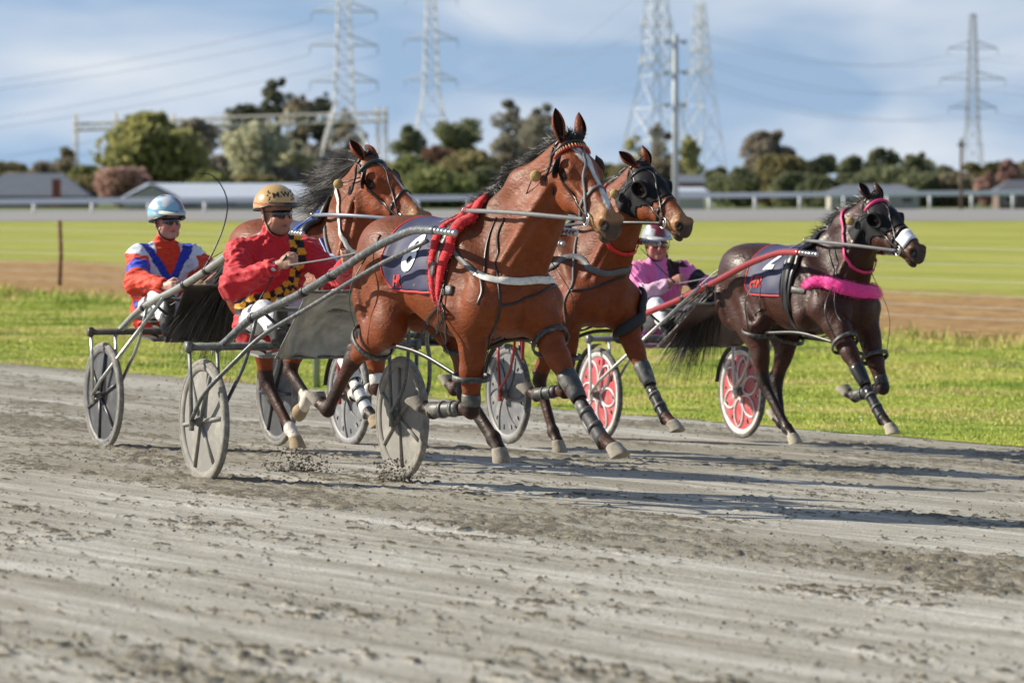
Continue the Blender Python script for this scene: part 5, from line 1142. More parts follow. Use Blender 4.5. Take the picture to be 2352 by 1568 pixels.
def bridle(H, o):
    hp, bv = H['hp'], H['bvh']; cm_ = o.get('m', BL)
    b = MB()
    for q in (-1, 1):
        ribbon(b, drape(bv, [hp(-0.01, q*0.09, -0.05), hp(0.09, q*0.115, -0.085), hp(0.20, q*0.11, -0.115), hp(0.33, q*0.08, -0.115), hp(0.445, q*0.065, -0.112)], 0.004, 24), 0.018, 0.004)
        ribbon(b, drape(bv, [hp(-0.03, q*0.08, -0.07), hp(0.02, q*0.09, -0.14), hp(0.07, q*0.07, -0.22), hp(0.10, 0, -0.285)], 0.004, 20), 0.014, 0.004)
    ribbon(b, drape(bv, [hp(-0.025, -0.08, -0.06), hp(-0.035, -0.03, 0.0), hp(-0.035, 0.03, 0.0), hp(-0.025, 0.08, -0.06)], 0.006, 14), 0.026, 0.004)
    root = b.build('bridle', cm_, H['root'])
    nb_ = [hp(0.365, -0.062, -0.075), hp(0.352, -0.025, -0.005), hp(0.352, 0.025, -0.005), hp(0.365, 0.062, -0.075), hp(0.385, 0.045, -0.15), hp(0.39, 0, -0.185), hp(0.385, -0.045, -0.15), hp(0.365, -0.062, -0.075)]
    b = MB(); ribbon(b, drape(bv, nb_, 0.004, 40), 0.020, 0.004); b.build('noseband', o.get('nose', cm_), root)
    b = MB(); pth = drape(bv, [hp(0.035, -0.105, -0.085), hp(0.048, -0.085, -0.02), hp(0.055, 0, 0.012), hp(0.048, 0.085, -0.02), hp(0.035, 0.105, -0.085)], 0.008, 26); b.tube([p for p, _ in pth], o.get('bw', 0.012), 8); bo = b.build('browband', o['brow'], root)
    if o.get('teeth'):
        b = MB()
        for k in range(3, 24):
            p, no = pth[k]; t = (pth[k+1][0]-pth[k-1][0]).normalized(); s_ = t.cross(no); b.tube([p+no*0.011-s_*0.012, p+no*0.0135, p+no*0.011+s_*0.012], 0.0022, 5)
        b.build('stitching', mat('gold_thread', (0.72, 0.55, 0.25), 0.4), bo)
    b = MB()
    if o.get('facev'):
        for q in (-1, 1): ribbon(b, drape(bv, [hp(0.055, q*0.038, 0.01), hp(0.13, q*0.004, 0.01)], 0.005, 8), 0.016, 0.004)
        ribbon(b, drape(bv, [hp(0.125, 0, 0.01), hp(0.19, -0.012, 0.01), hp(0.27, -0.045, -0.02), hp(0.36, -0.060, -0.06), hp(0.455, -0.066, -0.105)], 0.006, 20), 0.017, 0.005)
    else:
        for q in (-1, 1): ribbon(b, drape(bv, [hp(0.055, q*0.03, 0.01), hp(0.14, q*0.012, 0.01), hp(0.25, q*0.045, -0.01), hp(0.36, q*0.06, -0.06), hp(0.445, q*0.064, -0.10)], 0.005, 20), 0.012, 0.004)
    b.build('face_strap', o.get('face', cm_), root)
    for q in (-1, 1):
        b = MB(); c = bv.find_nearest(hp(0.462, q*0.07, -0.118))[0]+(hp(0, q, 0)-hp(0, 0, 0))*0.010; ring(b, c, hp(0.2, 1, 0)-hp(0, 0, 0), 0.034, 0.0045); ring(b, c+Vector((0.0, 0, -0.0)), hp(0.2, 1, 0)-hp(0, 0, 0), 0.012, 0.005); b.build('bit_ring', STL, root); H['bit', q] = c
        if o.get('plug'):
            c = hp(*o['plug'][0:1], q*o['plug'][1], o['plug'][2]); b = MB(); b.lathe([(0.001, -0.036), (0.018, -0.032), (0.030, -0.012), (0.031, 0.008), (0.022, 0.028), (0.001, 0.033)], Matrix.Translation(c) @ Matrix.Rotation(math.pi/2, 4, 'Y') @ Matrix.Rotation(0.5, 4, 'X'), 14)
            po = b.build('ear_plug', mat('felt_tan', (0.42, 0.30, 0.12), 0.9, var=0.2), root)
            b = MB(); b.tube([c, bv.find_nearest(hp(0.06, q*0.10, -0.10))[0]+(hp(0, q, 0)-hp(0, 0, 0))*0.008], 0.0035, 6); b.tube([c+Vector((-.02, 0, 0.01)), c+Vector((-.10, 0, -0.10))], 0.003, 6); b.build('plug_cord', BL, po)
        if o.get('blinker'):
            V = []; n1_, n2_ = 9, 7
            for a in range(n1_):
                for c_ in range(n2_):
                    u, v = a/(n1_-1)*2-1, c_/(n2_-1)
                    V.append(hp(0.115+0.028*v*(1-0.3*u*u)+0.022*u, q*(0.098+0.052*v*(1-0.35*u*u)), -0.072+0.058*u*(-1)*(1-0.25*v)))
            F = [(a*n2_+c_, a*n2_+c_+1, (a+1)*n2_+c_+1, (a+1)*n2_+c_) for a in range(n1_-1) for c_ in range(n2_-1)]
            bo_ = mobj('blinker', V, F, BL, root); sm = bo_.modifiers.new('t', 'SOLIDIFY'); sm.thickness = 0.006
    return root
def hood(H, m):
    """stretch hood: the skin of the head, offset outwards, with openings at eyes and ears"""
    me = H['body'].data; Mi = H['HM'].inverted(); keep = {}; V = []; F = []
    s_ = H['C'].get('hs', 1)
    co = np.array([v.co for v in me.vertices]); no = np.array([v.normal for v in me.vertices]); Min = np.array(Mi); L_ = co@Min[:3, :3].T+Min[:3, 3]
    x, y, z = L_[:, 0], L_[:, 1], L_[:, 2]
    front = 0.285+0.35*np.clip(-z-0.06, -0.05, 0.2)*0+0.05*np.cos(np.clip(np.abs(y)/0.1, 0, 1)*1.5)
    ok = (x > 0.008-0.45*np.clip(-z-0.02, 0, 0.3)*0.35) & (x < front-0.10*np.clip((-z-0.10)/0.1, 0, 1)) & (z > -0.30) & (np.abs(y) < 0.16) & (z < 0.05)
    eye = np.zeros(len(x), bool)
    for q in (-1, 1): eye |= ((x-0.180)**2/0.036**2+(z+0.068)**2/0.032**2 < 1) & (y*q > 0.03)
    ok &= ~eye
    for p in me.polygons:
        vs_ = list(p.vertices)
        if all(ok[v] for v in vs_):
            f = []
            for v in vs_:
                if v not in keep: keep[v] = len(V); V.append(co[v]+no[v]*0.006)
                f.append(keep[v])
            F.append(f)
    o = mobj('hood', V, F, m, H['root']); sm = o.modifiers.new('t', 'SOLIDIFY'); sm.thickness = 0.005; sm.offset = -1
    for q in (-1, 1):
        b = MB(); c = H['hp'](0.180, q*0.092, -0.068); yy = (H['hp'](0.10, q*1, 0.10)-H['hp'](0, 0, 0)).normalized(); xx = (H['hp'](1, 0, 0)-H['hp'](0, 0, 0)).normalized(); xx = (xx-yy*xx.dot(yy)).normalized(); zz = yy.cross(xx)
        M = Matrix((xx, zz, yy)).transposed().to_4x4(); M.translation = c; V = []; n_ = 24
        for rr, hh in ((0.058, -0.006), (0.062, 0.010), (0.060, 0.034), (0.056, 0.046), (0.048, 0.050), (0.043, 0.044), (0.046, 0.020), (0.045, -0.004)):
            for j in range(n_):
                a = 2*math.pi*j/n_; k = 0.5-0.5*math.cos(a); hgt = hh*(0.30+0.85*k) if hh > 0.012 else hh       # open towards the front
                V.append(M @ Vector((rr*math.cos(a)*1.1, rr*math.sin(a)*0.95, hgt)))
        F = [(i*n_+j, i*n_+(j+1) % n_, (i+1)*n_+(j+1) % n_, (i+1)*n_+j) for i in range(7) for j in range(n_)]
        b.add(V, F); b.build('eye_cup', m, o)
    return o
def fuzz_tube(H, name, path, rad, m, fl=1.0, fur=0.012, cnt=2600):
    pts = [p for p, _ in path]; b = MB(); V = []; n_ = 14; k = len(path)
    for i, (p, no) in enumerate(path):
        t = (path[min(i+1, k-1)][0]-path[max(i-1, 0)][0]).normalized(); s_ = t.cross(no).normalized(); e = math.sin(math.pi*min(max(i/(k-1), 0.0), 1.0))**0.35 if 0 < i < k-1 else 0.35
        for j in range(n_): a = 2*math.pi*j/n_; V.append(p+(s_*math.cos(a)*fl+no*(math.sin(a)*0.62+0.35))*rad*e)
    b.add(V, [(i*n_+j, i*n_+(j+1) % n_, (i+1)*n_+(j+1) % n_, (i+1)*n_+j) for i in range(k-1) for j in range(n_)]+[tuple(range(n_))[::-1], tuple(range((k-1)*n_, k*n_))])
    o = b.build(name, m, H['root']); cs = [Vector(v) for v in b.V]; fb = MB(); rn = random.Random(5)
    def rf(u, r): j = r.randrange(len(cs)); return cs[j]+Vector((r.gauss(0, .006), r.gauss(0, .006), r.gauss(0, .006))), j
    for _ in range(cnt):
        j = rn.randrange(len(cs)); i = j//n_; c = path[i][0]+path[i][1]*rad*0.35; p = cs[j]+Vector((rn.gauss(0, .007), rn.gauss(0, .007), rn.gauss(0, .007))); d = (p-c).normalized()+Vector((rn.gauss(0, .4), rn.gauss(0, .4), rn.gauss(0, .4))); s_ = d.orthogonal().normalized()*0.0022; e = p+d.normalized()*fur*rn.uniform(.6, 1.2)
        fb.add([p-s_, p+s_, e], [(0, 1, 2)])
    fb.build('fleece', m, o, smooth=False); return o
def around(H, X, a0, a1, off, n=40, zc=1.18, lean=0.0): return girth(H['bvh'], (X, 0, zc), (1, 0, lean), a0, a1, n, off)
def side_pt(H, X, a, off=0.006, zc=1.18):
    d = Vector((0, math.sin(a), math.cos(a))); c = Vector((X, 0, zc)); h, no, _, _ = H['bvh'].ray_cast(c+d*0.7, -d, 0.7); return (h+no*off, no)
def cloth(H, x0, x1, amax, num, m, trim, numm, textpos, logo):
    V = []; nx, na = 22, 44; root = H['root']
    for i in range(nx+1):
        X = x0+(x1-x0)*i/nx; cut = math.radians(amax-(14 if i < 3 else 0)*(1-i/3)**2-(0))
        for j in range(na+1):
            a = -cut+2*cut*j/na; p, no = side_pt(H, X, a); w = 0.004*math.sin(X*31+a*3)+0.003*math.sin(X*17-a*9); V.append(p+no*(0.004+w*min(1, abs(a))))
    F = [(i*(na+1)+j, i*(na+1)+j+1, (i+1)*(na+1)+j+1, (i+1)*(na+1)+j) for i in range(nx) for j in range(na)]
    o = mobj('saddle_cloth', V, F, m, root); sm = o.modifiers.new('t', 'SOLIDIFY'); sm.thickness = 0.004
    b = MB(); e = [(i*(na+1)) for i in range(nx, -1, -1)]+[j for j in range(1, na+1)]+[i*(na+1)+na for i in range(1, nx+1)]; b.tube([Vector(V[k]) for k in e], 0.0075, 6); b.build('cloth_trim', trim, o)
    if not num: return o
    cb = bvh_of(o)
    for q in (-1, 1):
        c, sz = textpos; p, no = side_pt(H, c[0], math.radians(c[1])*q); up = Vector((0, -q*abs(no.z), abs(no.y))).normalized() if True else None; rt = Vector((1, 0, 0))*(-q)
        text_on('number', num, sz, cb, p, rt, up, numm, o, off=0.010, bold=sz*0.03, slant=0.18)
        (c2, sz2, tx) = logo; p, no = side_pt(H, c2[0], math.radians(c2[1])*q); up = Vector((0, -q*abs(no.z), abs(no.y))).normalized()
        text_on('logo', tx, sz2, cb, p, rt, up, trim, o, off=0.009, bold=sz2*0.03, slant=0.3)
    return o
def loop_strap(H, name, c, axis, ra, rb, m, w=0.032, sx=(1, 0, 0)):
    """stiff leather hopple loop hanging round a limb"""
    c, ax = Vector(c), Vector(axis).normalized(); u = Vector(sx); u = (u-ax*u.dot(ax)).normalized(); v = ax.cross(u); b = MB(); path = []
    for j in range(36): a = 2*math.pi*j/36; d = u*math.cos(a)*ra+v*math.sin(a)*rb; path.append((c+d, (u*math.cos(a)/ra+v*math.sin(a)/rb).normalized()))
    ribbon(b, path, w, 0.010, closed=True); o = b.build(name, m, H['root']); return o
def tip_world(i, q, d=2.70): return None
def to_local(H, w):
    return (Matrix.Translation(H['C']['loc']) @ Matrix.Rotation(H['C']['rz'], 4, 'Z')).inverted() @ w
def from_sulky(i, p):
    x, y, z, th = SUL[i]; return Matrix.Translation((x, y, z)) @ Matrix.Rotation(RZ(th), 4, 'Z') @ Vector(p)
def reins(H, i, D, m, xg):
    top = H['top']
    for q, s in ((-1, 'R'), (1, 'L')):
        b = MB(); a = H['bit', q]; t = top[q]; 
        pts = [a.lerp(t, k/30)+Vector((0, q*0.08*math.sin(math.pi*k/30), 0.012*math.sin(math.pi*k/30))) for k in range(31)]
        if D is not None: h = to_local(H, from_sulky(i, D['J']['ha'+s]+0)) ; h = to_local(H, from_sulky(i, tuple(D['J']['ha'+s])))+Vector((0.08, -q*0.02, 0.0))
        else: h = to_local(H, from_sulky(i, (0.1, q*0.15, 1.2)))
        path = [(x_[0], Vector((0, q, 0.15)).normalized()) for x_ in drape(H['bvh'], pts, 0.014, 0, snap=False)]; ribbon(b, path, 0.024, 0.005)
        cc = [t.lerp(h, k/14)-Vector((0, 0, 0.05*math.sin(math.pi*k/14))) for k in range(15)]; b.tube(cc, 0.0055, 6)
        b.build('rein', m, H['root'])
def hopples(H, pair, m, r1=0.115, r2=0.125, hang=True, conn=True):
    J = H['J']
    for s in ('R', 'L'):
        e, k = Vector(J['F'+s+'e']), Vector(J['F'+s+'k']); st_, hk = Vector(J['H'+s+'s']), Vector(J['H'+s+'k']); q = -1 if s == 'R' else 1
        fa, fb_ = pair['F'+s], pair['H'+s]; cf = e.lerp(k, fa); ch = st_.lerp(hk, fb_)
        af = (k-e).normalized(); ah = (hk-st_).normalized(); l1 = loop_strap(H, 'hopple', cf, af, r1*(1-0.25*fa), r1*0.8, m); l2 = loop_strap(H, 'hopple', ch, (ah+Vector((-.5, 0, -1.0))).normalized(), r2, r2*0.86, m)
        if conn:
            b = MB(); a = cf+Vector((-r1*0.85, q*0.02, 0)); z = ch+Vector((r2*0.9, q*0.02, 0)); mid = a.lerp(z, 0.5)+Vector((0, 0, 0.035)); pp = bez([a, mid, z], 14)
            ribbon(b, [(p, Vector((0, q, 0))) for p in pp], 0.024, 0.006); b.build('hopple_strap', BL, H['root'])
        if hang:
            b = MB(); t = Vector((cf.x-0.06, q*0.25, 1.30)); tp = H['bvh'].find_nearest(t)[0]; rb_ = drape(H['bvh'], [tp, (tp+cf)/2+Vector((0, q*.14, 0)), cf+Vector((0.02, q*(r1*0.8), 0.03))], 0.003, 20, snap=False)
            ribbon(b, rb_, 0.011, 0.003); b.build('hanger_strap', BL, H['root']); b = MB()
            t = Vector((ch.x+0.15, q*0.2, 1.40)); tp = H['bvh'].find_nearest(t)[0]; rb_ = drape(H['bvh'], [tp, (tp+ch)/2+Vector((0, q*.16, 0)), ch+Vector((0.02, q*(r2*0.8), 0.02))], 0.003, 20, snap=False)
            ribbon(b, rb_, 0.011, 0.003); b.build('hanger_strap', BL, H['root'])
def boots(H, spec):
    J = H['J']; N_ = {'kneeboot': 'knee_boot', 'tendonboot': 'tendon_boot'}
    for leg, kind, m in spec:
        e, k, f, h_ = [Vector(v) for v in H['legs'][leg]]
        b = MB()
        if kind == 'knee':
            t = (k-e).normalized(); c = (f-k).normalized(); fr = c.cross(Vector((0, 1, 0))); bent = math.acos(max(-1, min(1, t.dot(c))))
            if bent < 0.7: sleeve(b, k-t*0.095, k+c*0.085, 0.055, 0.042, (0, 1, 0), bulge=0.003)
            else: sleeve(b, k-t*0.085, k-t*0.020, 0.051, 0.050, (0, 1, 0), bulge=0.002); 
            o = b.build('knee_boot', m, H['root']); sm = o.modifiers.new('t', 'SOLIDIFY'); sm.thickness = 0.005
        if kind == 'tendon':
            c = (f-k).normalized(); L_ = (f-k).length; fr = c.cross(Vector((0, 1, 0))); a = k+c*L_*0.26-fr*0.010; z = f+c*0.015-fr*0.012
            sleeve(b, a, z, 0.0405, 0.0465, (0, 1, 0), fl=0.88, bulge=-0.002); o = b.build('tendon_boot', m, H['root']); sm = o.modifiers.new('t', 'SOLIDIFY'); sm.thickness = 0.005
            b = MB()
            for u in (0.25, 0.6):
                p = a.lerp(z, u); r_ = 0.0405+0.006*u; sleeve(b, p-c*0.012, p+c*0.012, r_+.003, r_+.003, (0, 1, 0), fl=0.88, bulge=0.0, k=3)
            b.build('boot_strap', BLW, o)
def terrets(H, X, z_=0.035):
    top = {}
    for q in (-1, 1):
        p, no = side_pt(H, X, R(14)*q, 0.0, 1.2); c = p+no*z_+Vector((0, 0, 0.01)); b = MB(); ring(b, c, (1, 0, 0), 0.020, 0.003); b.build('terret', STL, H['root']); top[q] = c
    H['top'] = top
BOOT = mat('boot_neoprene', (0.055, 0.055, 0.055), 0.5, var=0.25, vs=25, bump=0.001, bs=120, dirt=(0.27, 0.255, 0.20), ds=9)
BOOTB = mat('boot_shell_black', (0.014, 0.014, 0.015), 0.28, var=0.2, dirt=(0.15, 0.14, 0.11), ds=12)
BOOTW = mat('boot_white', (0.66, 0.66, 0.62), 0.4, var=0.05, dirt=(0.4, 0.38, 0.32), ds=14)
NAVY = mat('cloth_navy', (0.030, 0.033, 0.085), 0.65, var=0.12, vs=10, bump=0.002, bs=25)
REDC = mat('trim_red', (0.62, 0.025, 0.025), 0.6)
WNUM = mat('number_white', (0.75, 0.76, 0.80), 0.5, var=0.02)
# ---- horse in front
H = H1
bridle(H, dict(brow=mat('brow_red', (0.45, 0.012, 0.015), 0.5), bw=0.011, teeth=True, facev=True, face=GRS, nose=GRS, plug=(0.015, 0.135, -0.225), blinker=True))
b = MB(); pth = drape(H['bvh'], [H['hp'](0.012, -0.10, -0.095), H['hp'](0.022, -0.085, -0.01), H['hp'](0.025, 0, 0.02), H['hp'](0.022, 0.085, -0.01), H['hp'](0.012, 0.10, -0.095)], 0.010, 22); b.tube([p for p, _ in pth], 0.010, 8); b.build('head_band', BL, H['root'])
cloth(H, -0.24, 0.34, 103, '8', NAVY, REDC, WNUM, ((0.04, 60), 0.29), ((-0.10, 92), 0.09, 'HR'))
for X, ln in ((0.435, 118), (0.325, 112)):
    fuzz_tube(H, 'girth_pad', around(H, X, -ln, ln, 0.010, 50), 0.036, mat('fleece_red', (0.60, 0.008, 0.014), 0.85, var=0.15, vs=60, sheen=0.4), fur=0.008, cnt=3000)
b = MB(); ribbon(b, around(H, 0.38, -178, 178, 0.014, 80), 0.045, 0.006); b.build('girth_strap', BL, H['root'])
b = MB(); ribbon(b, around(H, 0.38, -84, -70, 0.030, 8), 0.05, 0.010); ribbon(b, around(H, 0.38, 70, 84, 0.030, 8), 0.05, 0.010); b.build('shaft_clip', BLW, H['root'])
strap(H, 'breast_strap', [(1093, 628), (1120, 640), (1150, 645), (1190, 647), (1235, 643), (1290, 626), (0.70, 0.235, 1.22), (0.50, 0.27, 1.27)], 0.043, WS, th=0.006, off=0.006, n=50)
strap(H, 'trace_strap', [(1030, 560), (1050, 585), (1072, 608), (1096, 634)], 0.030, GRS, th=0.006, off=0.006)
strap(H, 'neck_strap', [(1142, 500), (1125, 540), (1115, 590), (1112, 638)], 0.013, BL); strap(H, 'hanging_strap', [(1105, 640), (1108, 670), (1098, 700)], 0.018, BL)
strap(H, 'martingale_strap', [(1160, 500), (1144, 540), (1140, 600), (1146, 660), (1148, 700), (1140, 740), (1122, 785), (1105, 860)], 0.013, BL, n=50)
strap(H, 'chest_strap', [(1150, 702), (1190, 694), (1240, 672), (1290, 645)], 0.013, BL)
strap(H, 'belly_strap', [(950, 645), (975, 660), (1000, 668), (1040, 668)], 0.055, BLW)
for L in ([(1005, 680), (1003, 710), (985, 745), (970, 775)], [(1010, 690), (1018, 720), (1003, 765), (990, 775)], [(1012, 680), (1022, 730), (1026, 790)]): strap(H, 'hanging_strap', L, 0.014, BL, snap=False)
terrets(H, 0.38); reins(H, 0, D1, GRS, 0.38)
hopples(H, dict(FR=0.62, FL=0.30, HR=0.45, HL=0.4), BLW)
boots(H, [('FR', 'knee', BOOT), ('FR', 'tendon', BOOT), ('FL', 'knee', BOOT), ('FL', 'tendon', BOOT)])
# overcheck from poll to withers
def overcheck(H, X):
    b = MB(); a = Vector(H['hp'](-0.03, 0, 0.02)); z, no = side_pt(H, X, 0, 0.02, 1.2); b.tube([a.lerp(z, k/10)+Vector((0, 0, 0.035*math.sin(math.pi*k/10)+0.01)) for k in range(11)], 0.006, 6); b.build('overcheck_rein', BLW, H['root'])
overcheck(H, 0.40)
# ---- second horse: blue and black harness
H = H2
bridle(H, dict(brow=mat('brow_green', (0.012, 0.045, 0.040), 0.4), bw=0.013, plug=(-0.04, 0.125, -0.215), blinker=True))
BLUS = colstrap('blue', (0.03, 0.10, 0.42))
cloth(H, -0.24, 0.30, 100, '', NAVY, BLUS, WNUM, ((0.04, 50), 0.27), ((-0.12, 85), 0.08, 'HR'))
for X in (0.32, 0.40): fuzz_tube(H, 'girth_pad', around(H, X, -115, 115, 0.006, 40), 0.030, BL if X > .35 else BLUS, fur=0.003, cnt=300)
b = MB(); ribbon(b, around(H, 0.36, -178, 178, 0.012, 70), 0.045, 0.006); b.build('girth_strap', BL, H['root'])
nd = (Vector(H['thr'])-Vector(H['nb'])).normalized()
b = MB(); ribbon(b, girth(H['bvh'], Vector(H['nm'])+nd*0.02, (nd+Vector((0.55, 0, -0.35))).normalized(), -180, 180, 50, 0.010), 0.030, 0.005); b.build('neck_strap', WS, H['root'])
strap(H, 'breast_strap', [(0.40, -0.27, 1.22), (760, 590), (800, 640), (0.66, 0.10, 1.14), (0.5, 0.25, 1.2)], 0.045, colstrap('blue_white', (0.35, 0.42, 0.60)), th=0.006, n=40)
strap(H, 'trace_strap', [(745, 520), (750, 560), (762, 600)], 0.018, GRS)
strap(H, 'trace_strap', [(735, 548), (748, 575), (758, 598)], 0.016, BLUS)
terrets(H, 0.36); reins(H, 1, D2, mat('rein_bluegrey', (0.15, 0.17, 0.22), 0.4), 0.36); overcheck(H, 0.38)
hopples(H, dict(FR=0.5, FL=0.4, HR=0.4, HL=0.4), BLW)
boots(H, [('FR', 'knee', BOOTW), ('FR', 'tendon', BOOTW), ('FL', 'knee', BOOTW), ('FL', 'tendon', BOOTW)])
# ---- third horse: black hood, red neck strap
H = H3; HOOD = mat('hood_black', (0.006, 0.006, 0.008), 0.7, var=0.15, vs=12, bump=0.002, bs=18, spec=0.25)
hood(H, HOOD); bridle(H, dict(brow=BL, bw=0.009, plug=(0.01, 0.135, -0.23)))
nd = (Vector(H['thr'])-Vector(H['nb'])).normalized()
b = MB(); ribbon(b, girth(H['bvh'], Vector(H['nm'])+nd*0.05, (nd+Vector((0.45, 0, -0.3))).normalized(), -180, 180, 50, 0.010), 0.030, 0.006); b.build('neck_strap', colstrap('red', (0.62, 0.02, 0.02)), H['root'])
strap(H, 'breast_strap', [(0.28, -0.28, 1.22), (1320, 590), (1350, 612), (1400, 628), (1460, 615), (0.60, 0.20, 1.22), (0.35, 0.26, 1.25)], 0.045, GRS, th=0.006, n=50)
strap(H, 'chest_strap', [(1312, 668), (1350, 664), (1400, 648), (1455, 628)], 0.016, BL)
strap(H, 'martingale_strap', [(1325, 545), (1318, 600), (1312, 660), (1300, 740)], 0.016, GRS)
fuzz_tube(H, 'breast_roll', drape(H['bvh'], P_(H, [(1480, 655), (1477, 690), (1466, 725), (1440, 755), (1412, 770)]), 0.012, 30), 0.040, mat('roll_black', (0.02, 0.02, 0.02), 0.7), fur=0.003, cnt=100)
cloth(H, -0.28, 0.24, 100, '', NAVY, REDC, WNUM, ((0.0, 50), 0.3), ((-0.16, 85), 0.08, 'HR'))
b = MB(); ribbon(b, around(H, 0.30, -178, 178, 0.012, 70), 0.07, 0.010); b.build('girth_strap', BL, H['root'])
terrets(H, 0.30); reins(H, 2, None, BL, 0.3); overcheck(H, 0.32)
hopples(H, dict(FR=0.5, FL=0.22, HR=0.4, HL=0.4), BLW)
boots(H, [('FR', 'knee', BOOTB), ('FR', 'tendon', BOOT), ('FL', 'knee', BOOT), ('FL', 'tendon', BOOTB)])
# ---- fourth horse: pink trimmings
H = H4; PK = mat('strap_pink', (0.66, 0.035, 0.16), 0.45)
hood(H, HOOD); bridle(H, dict(brow=PK, bw=0.014, plug=(-0.01, 0.13, -0.205), nose=BL))
b = MB(); pth = []
for u in (0.43, 0.45, 0.47): pass
b = MB(); rows = []
for xx in (0.395, 0.42, 0.445, 0.47, 0.495):
    rows.append(drape(H['bvh'], [H['hp'](xx, -0.066, -0.075), H['hp'](xx-0.01, -0.028, -0.01), H['hp'](xx-0.01, 0.028, -0.01), H['hp'](xx, 0.066, -0.075)], 0.006, 14))
V = [p for r_ in rows for p, _ in r_]; F = [(i*15+j, i*15+j+1, (i+1)*15+j+1, (i+1)*15+j) for i in range(4) for j in range(14)]
o = mobj('nose_wrap', V, F, mat('wrap_white', (0.70, 0.72, 0.78), 0.6, var=0.04), H['root']); sm = o.modifiers.new('t', 'SOLIDIFY'); sm.thickness = 0.004
nd = (Vector(H['thr'])-Vector(H['nb'])).normalized()
b = MB(); ribbon(b, girth(H['bvh'], Vector(H['nm'])+nd*0.055, (nd+Vector((0.45, 0, -0.25))).normalized(), -180, 180, 50, 0.010), 0.024, 0.008); b.build('neck_strap', PK, H['root'])
cloth(H, -0.33, 0.14, 100, '2', NAVY, REDC, WNUM, ((-0.06, 42), 0.26), ((-0.19, 80), 0.115, 'HR'))
for X in (0.17, 0.225, 0.28): fuzz_tube(H, 'girth_pad', around(H, X, -120, 120, 0.006, 40), 0.022, BL, fur=0.002, cnt=60)
b = MB(); ribbon(b, around(H, 0.225, -178, 178, 0.016, 80), 0.075, 0.008); b.build('girth_strap', BL, H['root'])
strap(H, 'belly_strap', [(1795, 662), (1820, 665), (1850, 668)], 0.05, BLW)
fuzz_tube(H, 'breast_roll', drape(H['bvh'], P_(H, [(1848, 658), (1872, 650), (1905, 652), (1940, 662), (1975, 672), (2005, 676), (0.60, 0.22, 1.17), (0.45, 0.26, 1.20)]), 0.012, 44), 0.052, mat('fleece_pink', (0.95, 0.05, 0.34), 0.85, var=0.12, vs=50, sheen=0.5), fl=0.95, fur=0.009, cnt=4200)
strap(H, 'martingale_strap', [(1905, 572), (1912, 610), (1920, 650), (1918, 700), (1935, 740), (1985, 800)], 0.014, BL, n=40)
strap(H, 'neck_strap', [(1917, 572), (1925, 610), (1925, 640)], 0.014, BL)
strap(H, 'hanging_strap', [(1745, 668), (1748, 710), (1770, 765)], 0.014, BL, snap=False)
terrets(H, 0.22); reins(H, 3, D4, GRS, 0.22); overcheck(H, 0.24)
hopples(H, dict(FR=0.35, FL=0.5, HR=0.15, HL=0.2), BLW)
boots(H, [('FR', 'knee', BOOTB), ('FR', 'tendon', BOOTB), ('FL', 'knee', BOOTB), ('FL', 'tendon', BOOT)])
# whips: long thin driving whips held in the right hands
def whip(i, pts, lab, cat='whip'):
    b = MB(); P = [from_sulky(i, p) for p in pts]; n_ = 26; Q = bez(P, n_); b.tube(Q, [0.006*(1-0.75*k/n_)+0.0012 for k in range(n_+1)], 6); tag(b.build('driving_whip', mat('whip_black', (0.02, 0.02, 0.018), 0.4)), lab, cat, 'driving whips')
whip(1, [(0.02, -0.02, 1.08), (0.04, 0.10, 1.22), (0.05, 0.22, 1.48), (0.05, 0.235, 1.66), (0.03, 0.15, 1.80), (0.01, 0.04, 1.82)], 'thin black whip curving up and over beside the driver in the orange jacket')
whip(0, [(0.07, -0.135, 1.29), (0.0, -0.17, 1.20), (-0.12, -0.26, 0.98), (-0.24, -0.36, 0.76)], 'black whip held by the driver in the red jacket, pointing down past his knee')
whip(3, [(0.22, -0.09, 1.20), (0.10, -0.17, 1.32), (-0.02, -0.26, 1.46)], 'dark whip held upright by the driver in pink')
# ================================================================ BACKGROUND
def leafmat(name, c1, c2, sc=0.35):
    if name in MATS: return MATS[name]
    m, n, l, p = pmat(name); c = n.new('ShaderNodeTexCoord'); a = noise(n, l, c.outputs['Object'], sc, 4, 0.6); b = noise(n, l, c.outputs['Object'], sc*5, 3, 0.6)
    f = mth(n, l, 'ADD', mth(n, l, 'MULTIPLY', a, 0.6), mth(n, l, 'MULTIPLY', b, 0.4)); l.new(ramp(n, l, f, [(0.38, c1), (0.60, c2)]), p.inputs['Base Color'])
    p.inputs['Roughness'].default_value = 0.7; p.inputs['Specular IOR Level'].default_value = 0.2
    tr = n.new('ShaderNodeBsdfTranslucent'); l.new(p.inputs['Base Color'].links[0].from_socket, tr.inputs[0]); ms = n.new('ShaderNodeMixShader'); ms.inputs[0].default_value = 0.45; l.new(p.outputs[0], ms.inputs[1]); l.new(tr.outputs[0], ms.inputs[2]); l.new(ms.outputs[0], n['Material Output'].inputs[0])
    MATS[name] = m; return m
